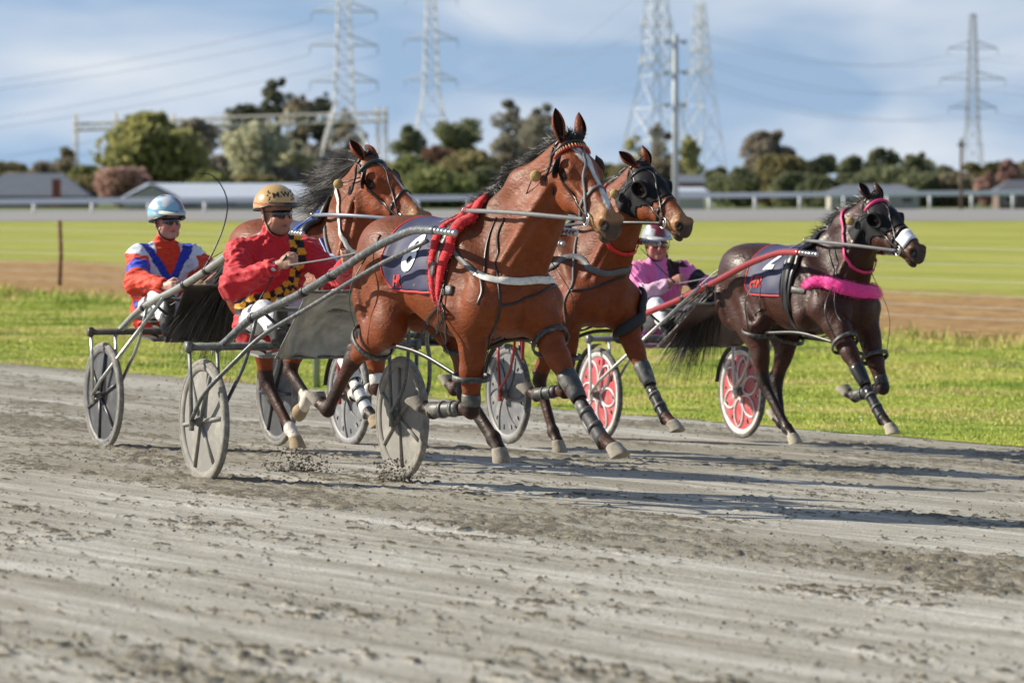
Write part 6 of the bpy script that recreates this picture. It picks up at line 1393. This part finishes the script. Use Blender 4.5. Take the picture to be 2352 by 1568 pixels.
def leaves_mesh(name, C, S, sz, m, parent, seed):
    """C centres of leaf clumps (k,3), S per-leaf offsets already applied; quads of size sz with random facing"""
    rn = np.random.RandomState(seed); q = len(C); a = rn.normal(size=(q, 3)); a /= np.linalg.norm(a, axis=1)[:, None]; b = rn.normal(size=(q, 3)); b -= a*(a*b).sum(1)[:, None]; b /= np.linalg.norm(b, axis=1)[:, None]
    s_ = sz*rn.uniform(0.6, 1.3, (q, 1)); V = np.stack([C-a*s_-b*s_*0.55, C+a*s_-b*s_*0.55, C+a*s_*0.6+b*s_*0.7, C-a*s_*0.6+b*s_*0.6], 1).reshape(-1, 3)
    me = bpy.data.meshes.new(name); me.vertices.add(len(V)); me.vertices.foreach_set('co', V.ravel()); me.loops.add(q*4); me.loops.foreach_set('vertex_index', np.arange(q*4)); me.polygons.add(q)
    me.polygons.foreach_set('loop_start', np.arange(q)*4); me.polygons.foreach_set('loop_total', np.full(q, 4)); me.update(); me.materials.append(m)
    o = bpy.data.objects.new(name, me); COL.objects.link(o); o.parent = parent; return o
BARK = mat('bark', (0.10, 0.075, 0.055), 0.9, var=0.3, vs=3)
TN = [0]
def tree(px, yt, hw, Y, lab, m, cat='tree', yb=452, dens=1.0, name='tree', leaf=0.30, trunk=0.25, shape='round', grp='trees beyond the far rail', nb=26):
    TN[0] += 1; rn = np.random.RandomState(100+TN[0]); s = FPX/Y; base = at(px, Y, z=-0.72); top = EYE-(yt-428)/s; W = hw/s; Ht = top+0.72; z0 = max(trunk*Ht, 0.2) if yb >= 450 else EYE-(yb-428)/s+0.72
    root = empty(name, base, rn.uniform(0, 6.28), lab, cat, grp); root.scale = (1, 1, 1)
    cs = []
    for i in range(nb):
        u = rn.uniform(0, 1); z = z0+(Ht-z0)*(0.06+0.86*u)
        if shape == 'round': w = W*math.sqrt(max(0.05, 1-(2*u-0.9)**2*0.85))
        elif shape == 'cone': w = W*(1.05-u*0.85)
        elif shape == 'flat': w = W*(0.45+0.55*u)
        else: w = W*(0.6+0.4*math.sin(u*3.1))
        a = rn.uniform(0, 6.28); r_ = w*math.sqrt(rn.uniform(0, 0.62)); cs.append((r_*math.cos(a), r_*math.sin(a), z, w*rn.uniform(0.34, 0.60)))
    cs = np.array(cs); q = int(4200*dens); k = rn.randint(0, len(cs), q); d = rn.normal(size=(q, 3)); d /= np.linalg.norm(d, axis=1)[:, None]
    rr = cs[k, 3]*rn.uniform(0.45, 1.08, q)**0.5; C = cs[k, :3]+d*rr[:, None]*np.array((1, 1, 0.8)); C[:, 2] = np.clip(C[:, 2], z0*0.6, Ht)
    leaves_mesh('crown', C, None, leaf*max(0.6, W/3.6), m, root, TN[0])
    b = MB(); h0 = z0+(Ht-z0)*0.55; b.tube([(0, 0, -0.2), (0.1, 0, z0), (0, 0.1, h0)], [0.045*Ht*0.6, 0.03*Ht*0.6, 0.012*Ht*0.6], 8)
    for j in range(5):
        c = cs[rn.randint(len(cs))]; z1 = z0+(h0-z0)*rn.uniform(0.1, 0.8); b.tube([(0, 0, z1), (c[0]*0.5, c[1]*0.5, (z1+c[2])/2+0.3), (c[0], c[1], c[2])], [0.014*Ht*0.6, 0.009*Ht*0.6, 0.004*Ht*0.6], 6)
    b.build('trunk', BARK, root); return root
M_WIL = leafmat('leaf_willow', (0.211, 0.226, 0.082), (0.471, 0.451, 0.184)); M_PALE = leafmat('leaf_pale', (0.362, 0.368, 0.245), (0.683, 0.669, 0.458)); M_DK = leafmat('leaf_dark', (0.111, 0.131, 0.071), (0.306, 0.32, 0.169))
M_DKB = leafmat('leaf_darkbrown', (0.182, 0.157, 0.104), (0.412, 0.354, 0.226)); M_GR = leafmat('leaf_green', (0.126, 0.153, 0.058), (0.322, 0.34, 0.135)); M_PK = leafmat('blossom_pink', (0.314, 0.19, 0.156), (0.595, 0.405, 0.338))
M_TW = leafmat('twig_grey', (0.221, 0.192, 0.148), (0.429, 0.382, 0.301)); M_RB = leafmat('leaf_redbrown', (0.193, 0.111, 0.076), (0.356, 0.216, 0.147)); M_OL = leafmat('leaf_olive', (0.165, 0.15, 0.068), (0.328, 0.288, 0.139)); M_YG = leafmat('leaf_yellow', (0.419, 0.405, 0.173), (0.604, 0.594, 0.323))
M_PIN = leafmat('needle_dark', (0.081, 0.093, 0.059), (0.217, 0.228, 0.134)); M_PG = leafmat('pine_grey', (0.194, 0.189, 0.151), (0.429, 0.403, 0.317))
for a in [
 (20, 372, 55, 720, 'low olive tree at the left edge behind the grey hip-roofed house', M_OL, {}), (95, 366, 48, 740, 'small brown-green tree above the grey hip-roofed house', M_TW, {}),
 (152, 330, 34, 690, 'thin dark tree around the left gantry post', M_DKB, {'dens': 0.6}), (215, 380, 60, 660, 'yellow-green bush left of the large willow', M_GR, {'trunk': .1}),
 (360, 252, 118, 650, 'large yellow-green willow left of centre', M_WIL, {'trunk': .08, 'nb': 44, 'dens': 1.7}), (455, 262, 62, 690, 'bare greyish twiggy tree at the right shoulder of the willow', M_TW, {'dens': .9, 'trunk': .1}),
 (290, 390, 78, 610, 'low dusky pink blossom tree behind the white-roofed building', M_PK, {'trunk': .08, 'shape': 'flat'}), (488, 392, 62, 640, 'mid green bush behind the ridge of the white-roofed building', M_GR, {'trunk': .08}),
 (590, 272, 78, 660, 'pale grey-green blossoming tree behind the gold-helmeted driver', M_PALE, {'trunk': .08, 'nb': 36, 'dens': 1.4}), (672, 318, 58, 670, 'second pale grey-green tree, right of the larger pale one', M_PALE, {'trunk': .08}),
 (556, 222, 50, 800, 'dark rounded tree at the left end of the tall dark clump', M_PIN, {'nb': 30}), (608, 218, 46, 810, 'dark tree under the tall round-headed pine', M_PIN, {}), (641, 174, 37, 820, 'tall round-headed dark pine rising above the clump', M_PIN, {'trunk': .62, 'nb': 16}),
 (690, 208, 50, 800, 'brownish dark tree right of the tall pine', M_DKB, {'nb': 30}), (742, 200, 32, 800, 'narrow dark tree-top beside the left pylon', M_PIN, {'trunk': .4}), (800, 238, 44, 810, 'dark tree behind the left pylon', M_DKB, {}),
 (735, 330, 75, 700, 'brown-grey leafless tree behind the left pylon legs', M_TW, {'dens': .9, 'trunk': .1}), (830, 345, 62, 690, 'grey-green scrubby tree right of the left pylon', M_TW, {'trunk': .1}), (590, 405, 70, 640, 'dull green shrub line behind the gold helmet', M_OL, {'trunk': .05}),
 (938, 278, 40, 780, 'small dark tree left of the second pylon', M_DK, {}), (1052, 276, 56, 790, 'dark umbrella-shaped tree right of the second pylon', M_DK, {'shape': 'flat', 'trunk': .3, 'nb': 30}), (1000, 330, 52, 700, 'russet red-brown tree between two dark trees', M_RB, {'trunk': .1}),
 (955, 352, 68, 650, 'mid green bushy tree behind the pylon foot', M_GR, {'trunk': .05}), (1075, 345, 84, 640, 'broad yellowish-green bush left of the leading horse neck', M_OL, {'trunk': .05, 'nb': 36}), (1165, 352, 62, 660, 'olive bush right of the broad yellowish bush', M_DKB, {'trunk': .05}), (1010, 392, 90, 620, 'bright green low bush in front of the russet tree', M_GR, {'trunk': .05}),
 (1172, 208, 42, 720, 'grey layered pine, the left of two tops behind the leading horse', M_PG, {'dens': .75, 'trunk': .25, 'nb': 20}), (1243, 222, 44, 725, 'grey layered pine, the right of two tops behind the leading horse', M_PG, {'dens': .75, 'trunk': .25, 'nb': 20}), (1290, 350, 70, 680, 'dark olive tree behind the ears of the leading horse', M_DKB, {'trunk': .05}),
 (1385, 372, 50, 700, 'low olive tree between the two front horses heads', M_OL, {'trunk': .05}), (1458, 302, 30, 700, 'pale yellowish poplar left of the floodlight pole', M_YG, {'trunk': .1}), (1512, 272, 42, 720, 'brownish tree just left of the floodlight pole', M_DKB, {'trunk': .1}), (1584, 302, 36, 690, 'yellow-green tree just right of the floodlight pole', M_YG, {'trunk': .1}),
 (1560, 345, 60, 700, 'olive bush at the foot of the floodlight pole', M_OL, {'trunk': .1}), (1655, 380, 42, 680, 'dark green bush beside the red-walled shed', M_DK, {'trunk': .05}), (1765, 294, 66, 720, 'large olive-brown tree right of the red-walled shed', M_TW, {'nb': 34, 'dens': 1.2, 'trunk': .1}), (1790, 350, 74, 660, 'olive foliage at the base of the large brown tree', M_OL, {'trunk': .05}),
 (1855, 362, 40, 700, 'dark narrow tree left of the long dark hedge', M_DK, {'trunk': .05}), (1898, 348, 42, 720, 'first rounded dark tree of the dark hedge at right', M_DK, {'trunk': .05}), (1960, 352, 48, 700, 'second rounded dark tree of the dark hedge at right', M_DK, {'trunk': .05}), (2025, 334, 50, 720, 'highest dark tree of the hedge behind the grey-roofed house', M_DK, {'trunk': .05, 'nb': 32}),
 (2095, 350, 52, 730, 'dark tree right of the highest one in the hedge', M_DK, {'trunk': .05}), (2165, 372, 48, 720, 'low dark tree left of the wooden pole', M_DK, {'trunk': .05}), (2118, 346, 20, 900, 'small round distant tree-top above the hedge', M_DKB, {'trunk': .5}),
 (2232, 366, 40, 700, 'olive tree right of the wooden pole', M_OL, {'trunk': .05}), (2290, 368, 46, 690, 'yellow-tinged olive tree near the right edge', M_OL, {'trunk': .05}), (2272, 392, 34, 640, 'pink blossom tree left of the roof at the right edge', M_PK, {'trunk': .08}), (2318, 356, 26, 650, 'taller pink blossom tree near the right edge', M_PK, {'trunk': .2}), (2362, 362, 44, 700, 'dark tree cut off by the right edge', M_DKB, {'trunk': .05}),
 (1960, 400, 60, 640, 'dense dark shrub left of the grey-roofed house', M_DK, {'trunk': .02}), (2120, 400, 70, 650, 'dense dark shrub behind the grey-roofed house', M_DK, {'trunk': .02}), (1880, 405, 50, 640, 'dark shrub under the olive tree', M_DK, {'trunk': .02}),
 (45, 398, 70, 680, 'brown-green shrub behind the ridge of the left-edge house', M_DKB, {'trunk': .02}), (180, 402, 60, 650, 'dull green shrub right of the brick chimney', M_OL, {'trunk': .02}), (520, 345, 60, 720, 'grey-brown thicket between the willow and the pale tree', M_TW, {'trunk': .05}),
 (650, 385, 80, 660, 'mixed grey thicket behind the second horse mane', M_TW, {'trunk': .02}), (770, 380, 80, 660, 'brown thicket at the foot of the left pylon', M_DKB, {'trunk': .02}), (870, 372, 70, 665, 'olive thicket right of the left pylon foot', M_OL, {'trunk': .02}),
 (1110, 388, 70, 630, 'dark green thicket below the umbrella-shaped tree', M_DK, {'trunk': .02}), (1215, 380, 70, 650, 'dark thicket at the foot of the grey pine', M_DKB, {'trunk': .02}), (1330, 392, 70, 650, 'dull thicket hidden partly by the leading horse head', M_DKB, {'trunk': .02}), (1205, 260, 60, 730, 'grey pine branches joining the two pine tops', M_PG, {'trunk': .2}),
 (1450, 372, 60, 660, 'olive thicket between the two front bays heads and the pole', M_OL, {'trunk': .02}), (1525, 360, 60, 665, 'brown-olive thicket left of the floodlight pole base', M_DKB, {'trunk': .02}), (1700, 385, 60, 655, 'dark thicket right of the red-walled shed', M_DK, {'trunk': .02}), (1830, 398, 60, 650, 'dark thicket at the left end of the hedge', M_DK, {'trunk': .02}),
 (2040, 385, 80, 680, 'dark hedge foliage above the grey roof', M_DK, {'trunk': .02}), (2190, 400, 70, 650, 'dark low foliage around the wooden pole', M_DKB, {'trunk': .02}), (2350, 395, 60, 655, 'dark foliage behind the right-edge roof', M_DKB, {'trunk': .02})]:
    tree(a[0], a[1], a[2], a[3], a[4], a[5], **a[6])
# lattice pylons
PYM = mat('galvanised', (0.66, 0.67, 0.65), 0.6, 0.0, var=0.1, vs=1)
PYD = mat('galvanised_dull', (0.34, 0.36, 0.38), 0.6, 0.0, var=0.1, vs=1)
def pylon(px, Y, yt, yw, arms, bh, lh, lab, m, rot=0.5, r=0.055, bot=None):
    s = FPX/Y; root = empty('pylon', at(px, Y, z=-0.72), rot, lab, 'pylon', 'high-voltage pylons'); z = lambda y: EYE-(y-428)/s+0.72
    zt, zw = z(yt), z(yw); B_, Lg = bh/s, lh/s; b = MB()
    def half(h): return Lg+(B_-Lg)*h/zw if h < zw else B_+(B_*0.42-B_)*max(0, (h-zw)/(zt-zw))**1.2
    lv = [0]+[zw*(k/4) for k in range(1, 5)]; h = zw
    while h < zt: h += max(B_*1.5, 1.1); lv.append(min(h, zt))
    cn = lambda h: [Vector((sx*half(h), sy*half(h), h)) for sx, sy in ((-1,-1),(1,-1),(1,1),(-1,1))]
    for i in range(len(lv)-1):
        a, c = cn(lv[i]), cn(lv[i+1])
        for j in range(4):
            k = (j+1) % 4; b.tube([a[j], c[j]], r*1.5, 4, cap=False); b.tube([a[j], c[k]], r*0.8, 3, cap=False); b.tube([a[k], c[j]], r*0.8, 3, cap=False); b.tube([c[j], c[k]], r*0.8, 3, cap=False)
    b.build('tower', m, root, smooth=False)
    tips = []
    for ya, wa in arms:
        h, w = z(ya), wa/s
        for q in (-1, 1):
            b = MB(); hb = half(h); tip = Vector((q*w, 0, h))
            for sy in (-1, 1): b.tube([(q*hb, sy*hb, h), tip], r*1.2, 4); b.tube([(q*hb, sy*hb, h+max(1.2, B_)), tip], r, 4)
            for t in (0.25, 0.5, 0.75): b.tube([Vector((q*hb, -hb, h)).lerp(tip, t), Vector((q*hb, hb, h)).lerp(tip, t), Vector((q*hb, 0, h+max(1.2, B_))).lerp(tip, t)], r*0.7, 3)
            ao = b.build('crossarm', m, root, smooth=False)
            b = MB(); 
            for k in range(7): b.lathe([(0.02, 0), (0.13, 0.03), (0.02, 0.10)], Matrix.Translation(tip-Vector((0, 0, 0.2+0.14*k))), 8)
            b.build('insulator', mat('glass_green', (0.25, 0.42, 0.38), 0.15, var=0.05), ao); tips.append(root.matrix_basis @ (tip-Vector((0, 0, 1.2))))
    return tips
bpy.context.view_layer.update()
def tipsof(px, Y, rot, arms):
    s = FPX/Y; o = at(px, Y, z=-0.72); out = []
    for ya, wa in arms:
        for q in (-1, 1): v = Matrix.Rotation(rot, 4, 'Z') @ Vector((q*wa/s, 0, 0)); out.append(Vector((o.x+v.x, o.y+v.y, EYE-(ya-428)/s-1.2)))
    return out
PY = [(790, 700, -90, 240, [(28, 75), (105, 78), (188, 78)], 21, 88, 'broad lattice pylon left of centre with three pairs of arms', PYM, 0.1), (990, 830, -60, 200, [(-4, 60), (92, 62), (185, 60)], 17, 62, 'slimmer lattice pylon between the left pylon and the leading horse', PYM, 0.1),
      (1508, 700, -120, 175, [(60, 45), (150, 50), (-40, 45)], 26, 78, 'tall lattice pylon directly left of the floodlight pole', PYM, 0.6), (1608, 840, 8, 170, [(62, 26), (118, 26), (165, 26)], 18, 52, 'narrower lattice pylon right of the floodlight pole', PYM, 0.9),
      (2233, 950, 34, 290, [(112, 58), (182, 76), (248, 56)], 14, 32, 'distant grey lattice pylon near the right edge', PYD, 0.1)]
for p in PY: pylon(*p)
def cable(a, c, sag, lab): 
    b = MB(); b.tube(cordn(a, c, sag, 30), 0.022, 4); tag(b.build('power_line', mat('cable_grey', (0.22, 0.23, 0.25), 0.6)), lab, 'cable', 'overhead power lines')
T_ = [tipsof(p[0], p[1], p[9], p[4]) for p in PY]
nm_ = ['top left', 'top right', 'middle left', 'middle right', 'lowest left', 'lowest right']
for k in range(6):
    cable(T_[0][k], at(-2600, 640, z=T_[0][k].z-5-k*0.8), 9.0, 'grey power cable leaving the left pylon at its %s arm for the left edge' % nm_[k])
    cable(T_[1][k], T_[2][k] if k < 6 else T_[1][k], 4.5, 'sagging power cable from the slim pylon to the %s arm of the tall pylon' % nm_[k])
    cable(T_[3][k], T_[4][k], 3.0, 'power cable from the narrow pylon to the %s arm of the right-hand pylon' % nm_[k])
    cable(T_[4][k], at(4800, 900, z=T_[4][k].z+0.6), 6.0, 'power cable leaving the right-hand pylon at its %s arm for the right edge' % nm_[k])
# substation gantries
GAN = mat('gantry_pale', (0.72, 0.66, 0.55), 0.6, var=0.1, vs=1)
def gantry(x0, y0, x1, y1, Y, posts, lab, th=15, yb=440):
    s = FPX/Y; root = empty('gantry', at(x0, Y, z=-0.72), 0, lab, 'gantry', 'substation gantries'); o = root.location; f = lambda px, py: Vector((at(px, Y).x-o.x if False else (px-x0)/s, 0, EYE-(py-428)/s+0.72))
    b = MB(); n_ = 26; t = th/s; w = t*0.5
    for a in (0, 1):
        for sy in (-1, 1): b.tube([f(x0, y0)+Vector((0, sy*w, -a*t)), f(x1, y1)+Vector((0, sy*w, -a*t))], 0.16, 4)
    for k in range(n_):
        p, q = f(x0+(x1-x0)*k/n_, y0+(y1-y0)*k/n_), f(x0+(x1-x0)*(k+1)/n_, y0+(y1-y0)*(k+1)/n_)
        for sy in (-1, 1): b.tube([p+Vector((0, sy*w, -t if k % 2 else 0)), q+Vector((0, sy*w, 0 if k % 2 else -t))], 0.07, 3)
    b.build('beam', GAN, root, smooth=False)
    for px, pt in posts:
        b = MB(); bs_ = f(px, 428+ (EYE+0.72)*s); tp = f(px, pt)
        for sx, sy in ((-1,-1),(1,-1),(1,1),(-1,1)): b.tube([bs_+Vector((sx*.35, sy*.35, 0)), tp+Vector((sx*.12, sy*.12, 0))], 0.08, 4)
        for k in range(10):
            a = bs_.lerp(tp, k/10); c = bs_.lerp(tp, (k+1)/10); b.tube([a+Vector((-.3, -.3, 0)), c+Vector((.3, -.3, 0))], 0.05, 3); b.tube([a+Vector((.3, .3, 0)), c+Vector((-.3, .3, 0))], 0.05, 3)
        b.build('post', GAN, root, smooth=False)
gantry(170, 285, 520, 272, 730, [(175, 262), (267, 258), (400, 262)], 'pale substation gantry at the left, partly behind the willow')
gantry(505, 270, 892, 258, 740, [(520, 258), (660, 250), (760, 258), (868, 246), (886, 246)], 'long tan substation gantry beam crossing behind the left pylon', th=20)
# floodlight pole and wooden pole
def pole(name, px, Y, yt, r0, r1, m, lab, cat, arms=(), grp=None):
    root = empty(name, at(px, Y, z=-0.6), 0, lab, cat, grp); s = FPX/Y; h = EYE-(yt-428)/s+0.6; b = MB(); b.tube([(0, 0, 0), (0, 0, h*0.5), (0, 0, h)], [r0, (r0+r1)/2, r1], 14); b.build('shaft', m, root)
    for ya, w in arms: b = MB(); z = EYE-(ya-428)/s+0.6; b.box((0, 0, z), (2*w/s, 0.12, 0.12)); b.box((-w/s*0.7, -0.1, z-0.14), (0.4, 0.3, 0.20)); b.box((w/s*0.7, -0.1, z-0.14), (0.4, 0.3, 0.20)); b.build('crossarm', m, root, smooth=False)
pole('floodlight_pole', 1551, 420, 80, 0.26, 0.20, mat('pole_pale', (0.46, 0.50, 0.50), 0.5, var=0.05), 'thick pale floodlight pole rising between two lattice pylons', 'pole', [(95, 28), (165, 30), (240, 28)])
pole('wooden_pole', 2207, 520, 318, 0.17, 0.12, mat('pole_wood', (0.16, 0.12, 0.085), 0.9), 'dark wooden pole in front of the right-hand hedge', 'pole', [(330, 5)])
# buildings
def house(name, x0, x1, yt, ye, Y, lab, rm, wm, hip=1.5, dep=9, wins=(), gable=None, yb=480):
    s = FPX/Y; root = empty(name, at((x0+x1)/2, Y, z=-0.72), 0, lab, 'house', None); w = (x1-x0)/s/2; ht = EYE-(yt-428)/s+0.72; he = EYE-(ye-428)/s+0.72; d = dep/2
    b = MB(); b.box((0, d, he/2), (2*w-0.9, dep-0.9, he)); b.build('wall', wm, root, smooth=False)
    b = MB(); V = [(-w, 0, he), (w, 0, he), (w, dep, he), (-w, dep, he), (-w+hip, d, ht), (w-hip, d, ht), (-w, 0, he-.18), (w, 0, he-.18), (w, dep, he-.18), (-w, dep, he-.18)]
    b.add(V, [(0, 1, 5, 4), (2, 3, 4, 5), (1, 2, 5), (3, 0, 4), (0, 6, 7, 1), (1, 7, 8, 2), (2, 8, 9, 3), (3, 9, 6, 0), (6, 9, 8, 7)]); ro = b.build('roof', rm, root, smooth=False)
    for wx, ww in wins: b = MB(); b.box((wx, 0.41, he*0.55), (ww, 0.10, he*0.42)); fo = b.build('window', mat('frame_white', (0.6, 0.6, 0.58), 0.5), root, smooth=False); b = MB(); b.box((wx, 0.35, he*0.55), (ww-0.16, 0.03, he*0.42-0.16)); b.build('pane', mat('glass_dark', (0.03, 0.04, 0.05), 0.1), fo, smooth=False)
    return root, w, ht, he
RG = mat('roof_grey', (0.16, 0.175, 0.20), 0.55, var=0.12, vs=1.5); RW = mat('roof_white_metal', (0.62, 0.66, 0.72), 0.3, 0.1, var=0.05, vs=1); WC = mat('wall_cream', (0.42, 0.40, 0.34), 0.8); WBR = mat('wall_brown', (0.15, 0.11, 0.09), 0.8)
r_, w_, ht_, he_ = house('house', -70, 208, 398, 450, 640, 'grey hip-roofed house at the left edge', RG, WBR, hip=3.6, wins=[(-2, 1.6), (2, 1.6)])
b = MB(); b.box(((131-69)/(FPX/640), -0.6, 1.6), (0.9, 0.9, 3.2)); b.build('chimney', mat('brick_red', (0.25, 0.08, 0.06), 0.85, var=0.3, vs=6), r_, smooth=False)
r_, w_, ht_, he_ = house('house', 272, 745, 421, 457, 590, 'long low building with a white metal roof behind the two drivers', RW, WC, hip=2.6, wins=[(-3, 1.4), (1, 1.4), (5, 1.4)])
b = MB(); s_ = FPX/590; gx = (350-508)/s_; gw = 70/s_; V = [(gx-gw, -1.2, he_-.02), (gx, -1.2, ht_-0.1), (gx+gw, -1.2, he_-.02), (gx-gw, 4, he_-.02), (gx, 4, ht_-0.1), (gx+gw, 4, he_-.02)]
b.add([Vector(v)+Vector((0, -.25, .06)) for v in V[:3]]+[Vector(v)+Vector((0, 0, .06)) for v in V[3:]], [(0, 3, 4, 1), (1, 4, 5, 2)]); b.build('porch_roof', RW, r_, smooth=False)
b = MB(); b.add([Vector(V[0])+Vector((0.25, 0, -0.05)), Vector(V[2])+Vector((-.25, 0, -.05)), Vector(V[1])+Vector((0, 0, -.12)), (gx-gw+.25, -1.2, 0), (gx+gw-.25, -1.2, 0)], [(0, 3, 4, 1), (0, 1, 2)]); b.build('gable_wall', WC, r_, smooth=False)
house('shed', 1553, 1622, 402, 419, 600, 'shed with grey roof and red wall beside the floodlight pole', RG, mat('wall_red', (0.30, 0.055, 0.045), 0.7), hip=0.2, dep=6)
house('shed', 1545, 1628, 430, 440, 560, 'small white-roofed shed in front of the red-walled shed', RW, WC, hip=0.5, dep=4)
house('house', 1898, 2122, 424, 443, 600, 'low grey-roofed house behind the dark horse', RG, WC, hip=2.2, wins=[(-3.2, 1.3), (0, 1.8), (3.4, 1.3)])
house('house', 2285, 2420, 413, 440, 590, 'grey-roofed house cut off by the right edge', mat('roof_dark', (0.10, 0.10, 0.115), 0.6), WBR, hip=1.8, wins=[(-1.5, 1.3)])
house('house', 700, 1180, 450, 462, 640, 'low pale-roofed row of sheds between the second horse and the leading horse', RG, WC, hip=1.0, dep=6)
# far running rail
RLM = mat('rail_white', (0.80, 0.80, 0.80), 0.4, var=0.04)
root = empty('running_rail', (0, 0, 0), 0, 'long white running rail with posts along the far side of the course', 'rail')
A0, A1 = at(-120, 455, py=459), at(2470, 560, py=437); b = MB(); nn = 60
for k in range(nn):
    p, q = A0.lerp(A1, k/nn), A0.lerp(A1, (k+1)/nn); b.add([p, q, q-Vector((0, 0, .42)), p-Vector((0, 0, .42)), p+Vector((0, .12, .04)), q+Vector((0, .12, .04)), q+Vector((0, .12, -.42)), p+Vector((0, .12, -.42))], [(0, 3, 2, 1), (0, 1, 5, 4), (4, 5, 6, 7), (3, 7, 6, 2)])
b.build('rail', RLM, root, smooth=False)
for k in range(23):
    p = A0.lerp(A1, (k+0.45)/23); b = MB(); b.tube([(p.x, p.y+0.2, -0.7), (p.x, p.y+0.2, p.z-0.2)], 0.13, 6); b.build('post', RLM, root)
# wire fence between verge and drain
WR = mat('wire_grey', (0.36, 0.37, 0.37), 0.5, 0.4)
root = empty('wire_fence', (0, 0, 0), 0, 'sagging wire fence on thin rusty posts along the bare earth strip', 'fence')
S0 = Vector((-9.86, 124.0, 0)); f_pt = lambda s, z: Vector((S0.x+HD.x*s, S0.y+HD.y*s, -0.5+z))
for s in (-16, 0, 20, 35.5, 56):
    b = MB(); p = f_pt(s, 0); b.tube([p, p+Vector((0.03, 0, 0.7)), p+Vector((0, 0, 1.42))], 0.045, 8); b.build('post', mat('post_rust', (0.17, 0.075, 0.04), 0.85, var=0.3, vs=12), root)
for z in (0.15, 0.32, 0.5, 0.72, 0.98, 1.22):
    b = MB()
    for s0, s1 in ((-16, 0), (0, 20), (20, 35.5), (35.5, 56)): b.tube(cordn(f_pt(s0, z), f_pt(s1, z), 0.03, 10), 0.0045, 4, cap=False)
    b.build('wire', WR, root)
p = at(727, 57.5, z=-0.40); b = MB(); b.tube([p, p+Vector((0, 0, 1.25))], 0.035, 12); b.lathe([(0.035, 0), (0.040, 0.004), (0.040, 0.02), (0.001, 0.024)], Matrix.Translation(p+Vector((0, 0, 1.25))), 12)
tag(b.build('marker_post', mat('post_galv', (0.30, 0.33, 0.36), 0.4, 0.5)), 'short grey steel post at the track edge between the sulky wheels', 'post')
# earth thrown up by hooves and wheels
rnd = random.Random(17); b = MB()
def spray(px, Y, sx, h, n_, r0, r1, z0=0.0):
    for _ in range(n_):
        x = (px-1176)/FPX*Y+rnd.gauss(0, sx); y = Y+rnd.gauss(0, sx*0.8); r = r0+(r1-r0)*rnd.random()**3
        b.add(*icorock((x, y, gz(uw(x, y))+z0+r*0.4+h*rnd.random()**2.2), r, rnd))
spray(912, 32.75, 0.07, 0.14, 700, 0.002, 0.011); spray(688, 33.9, 0.09, 0.14, 700, 0.002, 0.013); spray(705, 34.6, 0.09, 0.35, 160, 0.0015, 0.007)
spray(400, 36, 0.30, 0.55, 120, 0.002, 0.010); spray(960, 31.8, 0.20, 0.40, 200, 0.0014, 0.004); spray(1600, 42, 0.15, 0.5, 90, 0.002, 0.008); spray(830, 35, 0.2, 0.6, 80, 0.001, 0.004); spray(560, 34.5, 0.4, 0.03, 160, 0.002, 0.009)
tag(b.build('flying_dirt', mat('dirt_dark', (0.10, 0.088, 0.068), 0.95, var=0.4, vs=30), smooth=False), 'dark clods of grit thrown up behind hooves and wheels', 'dirt', kind='stuff')
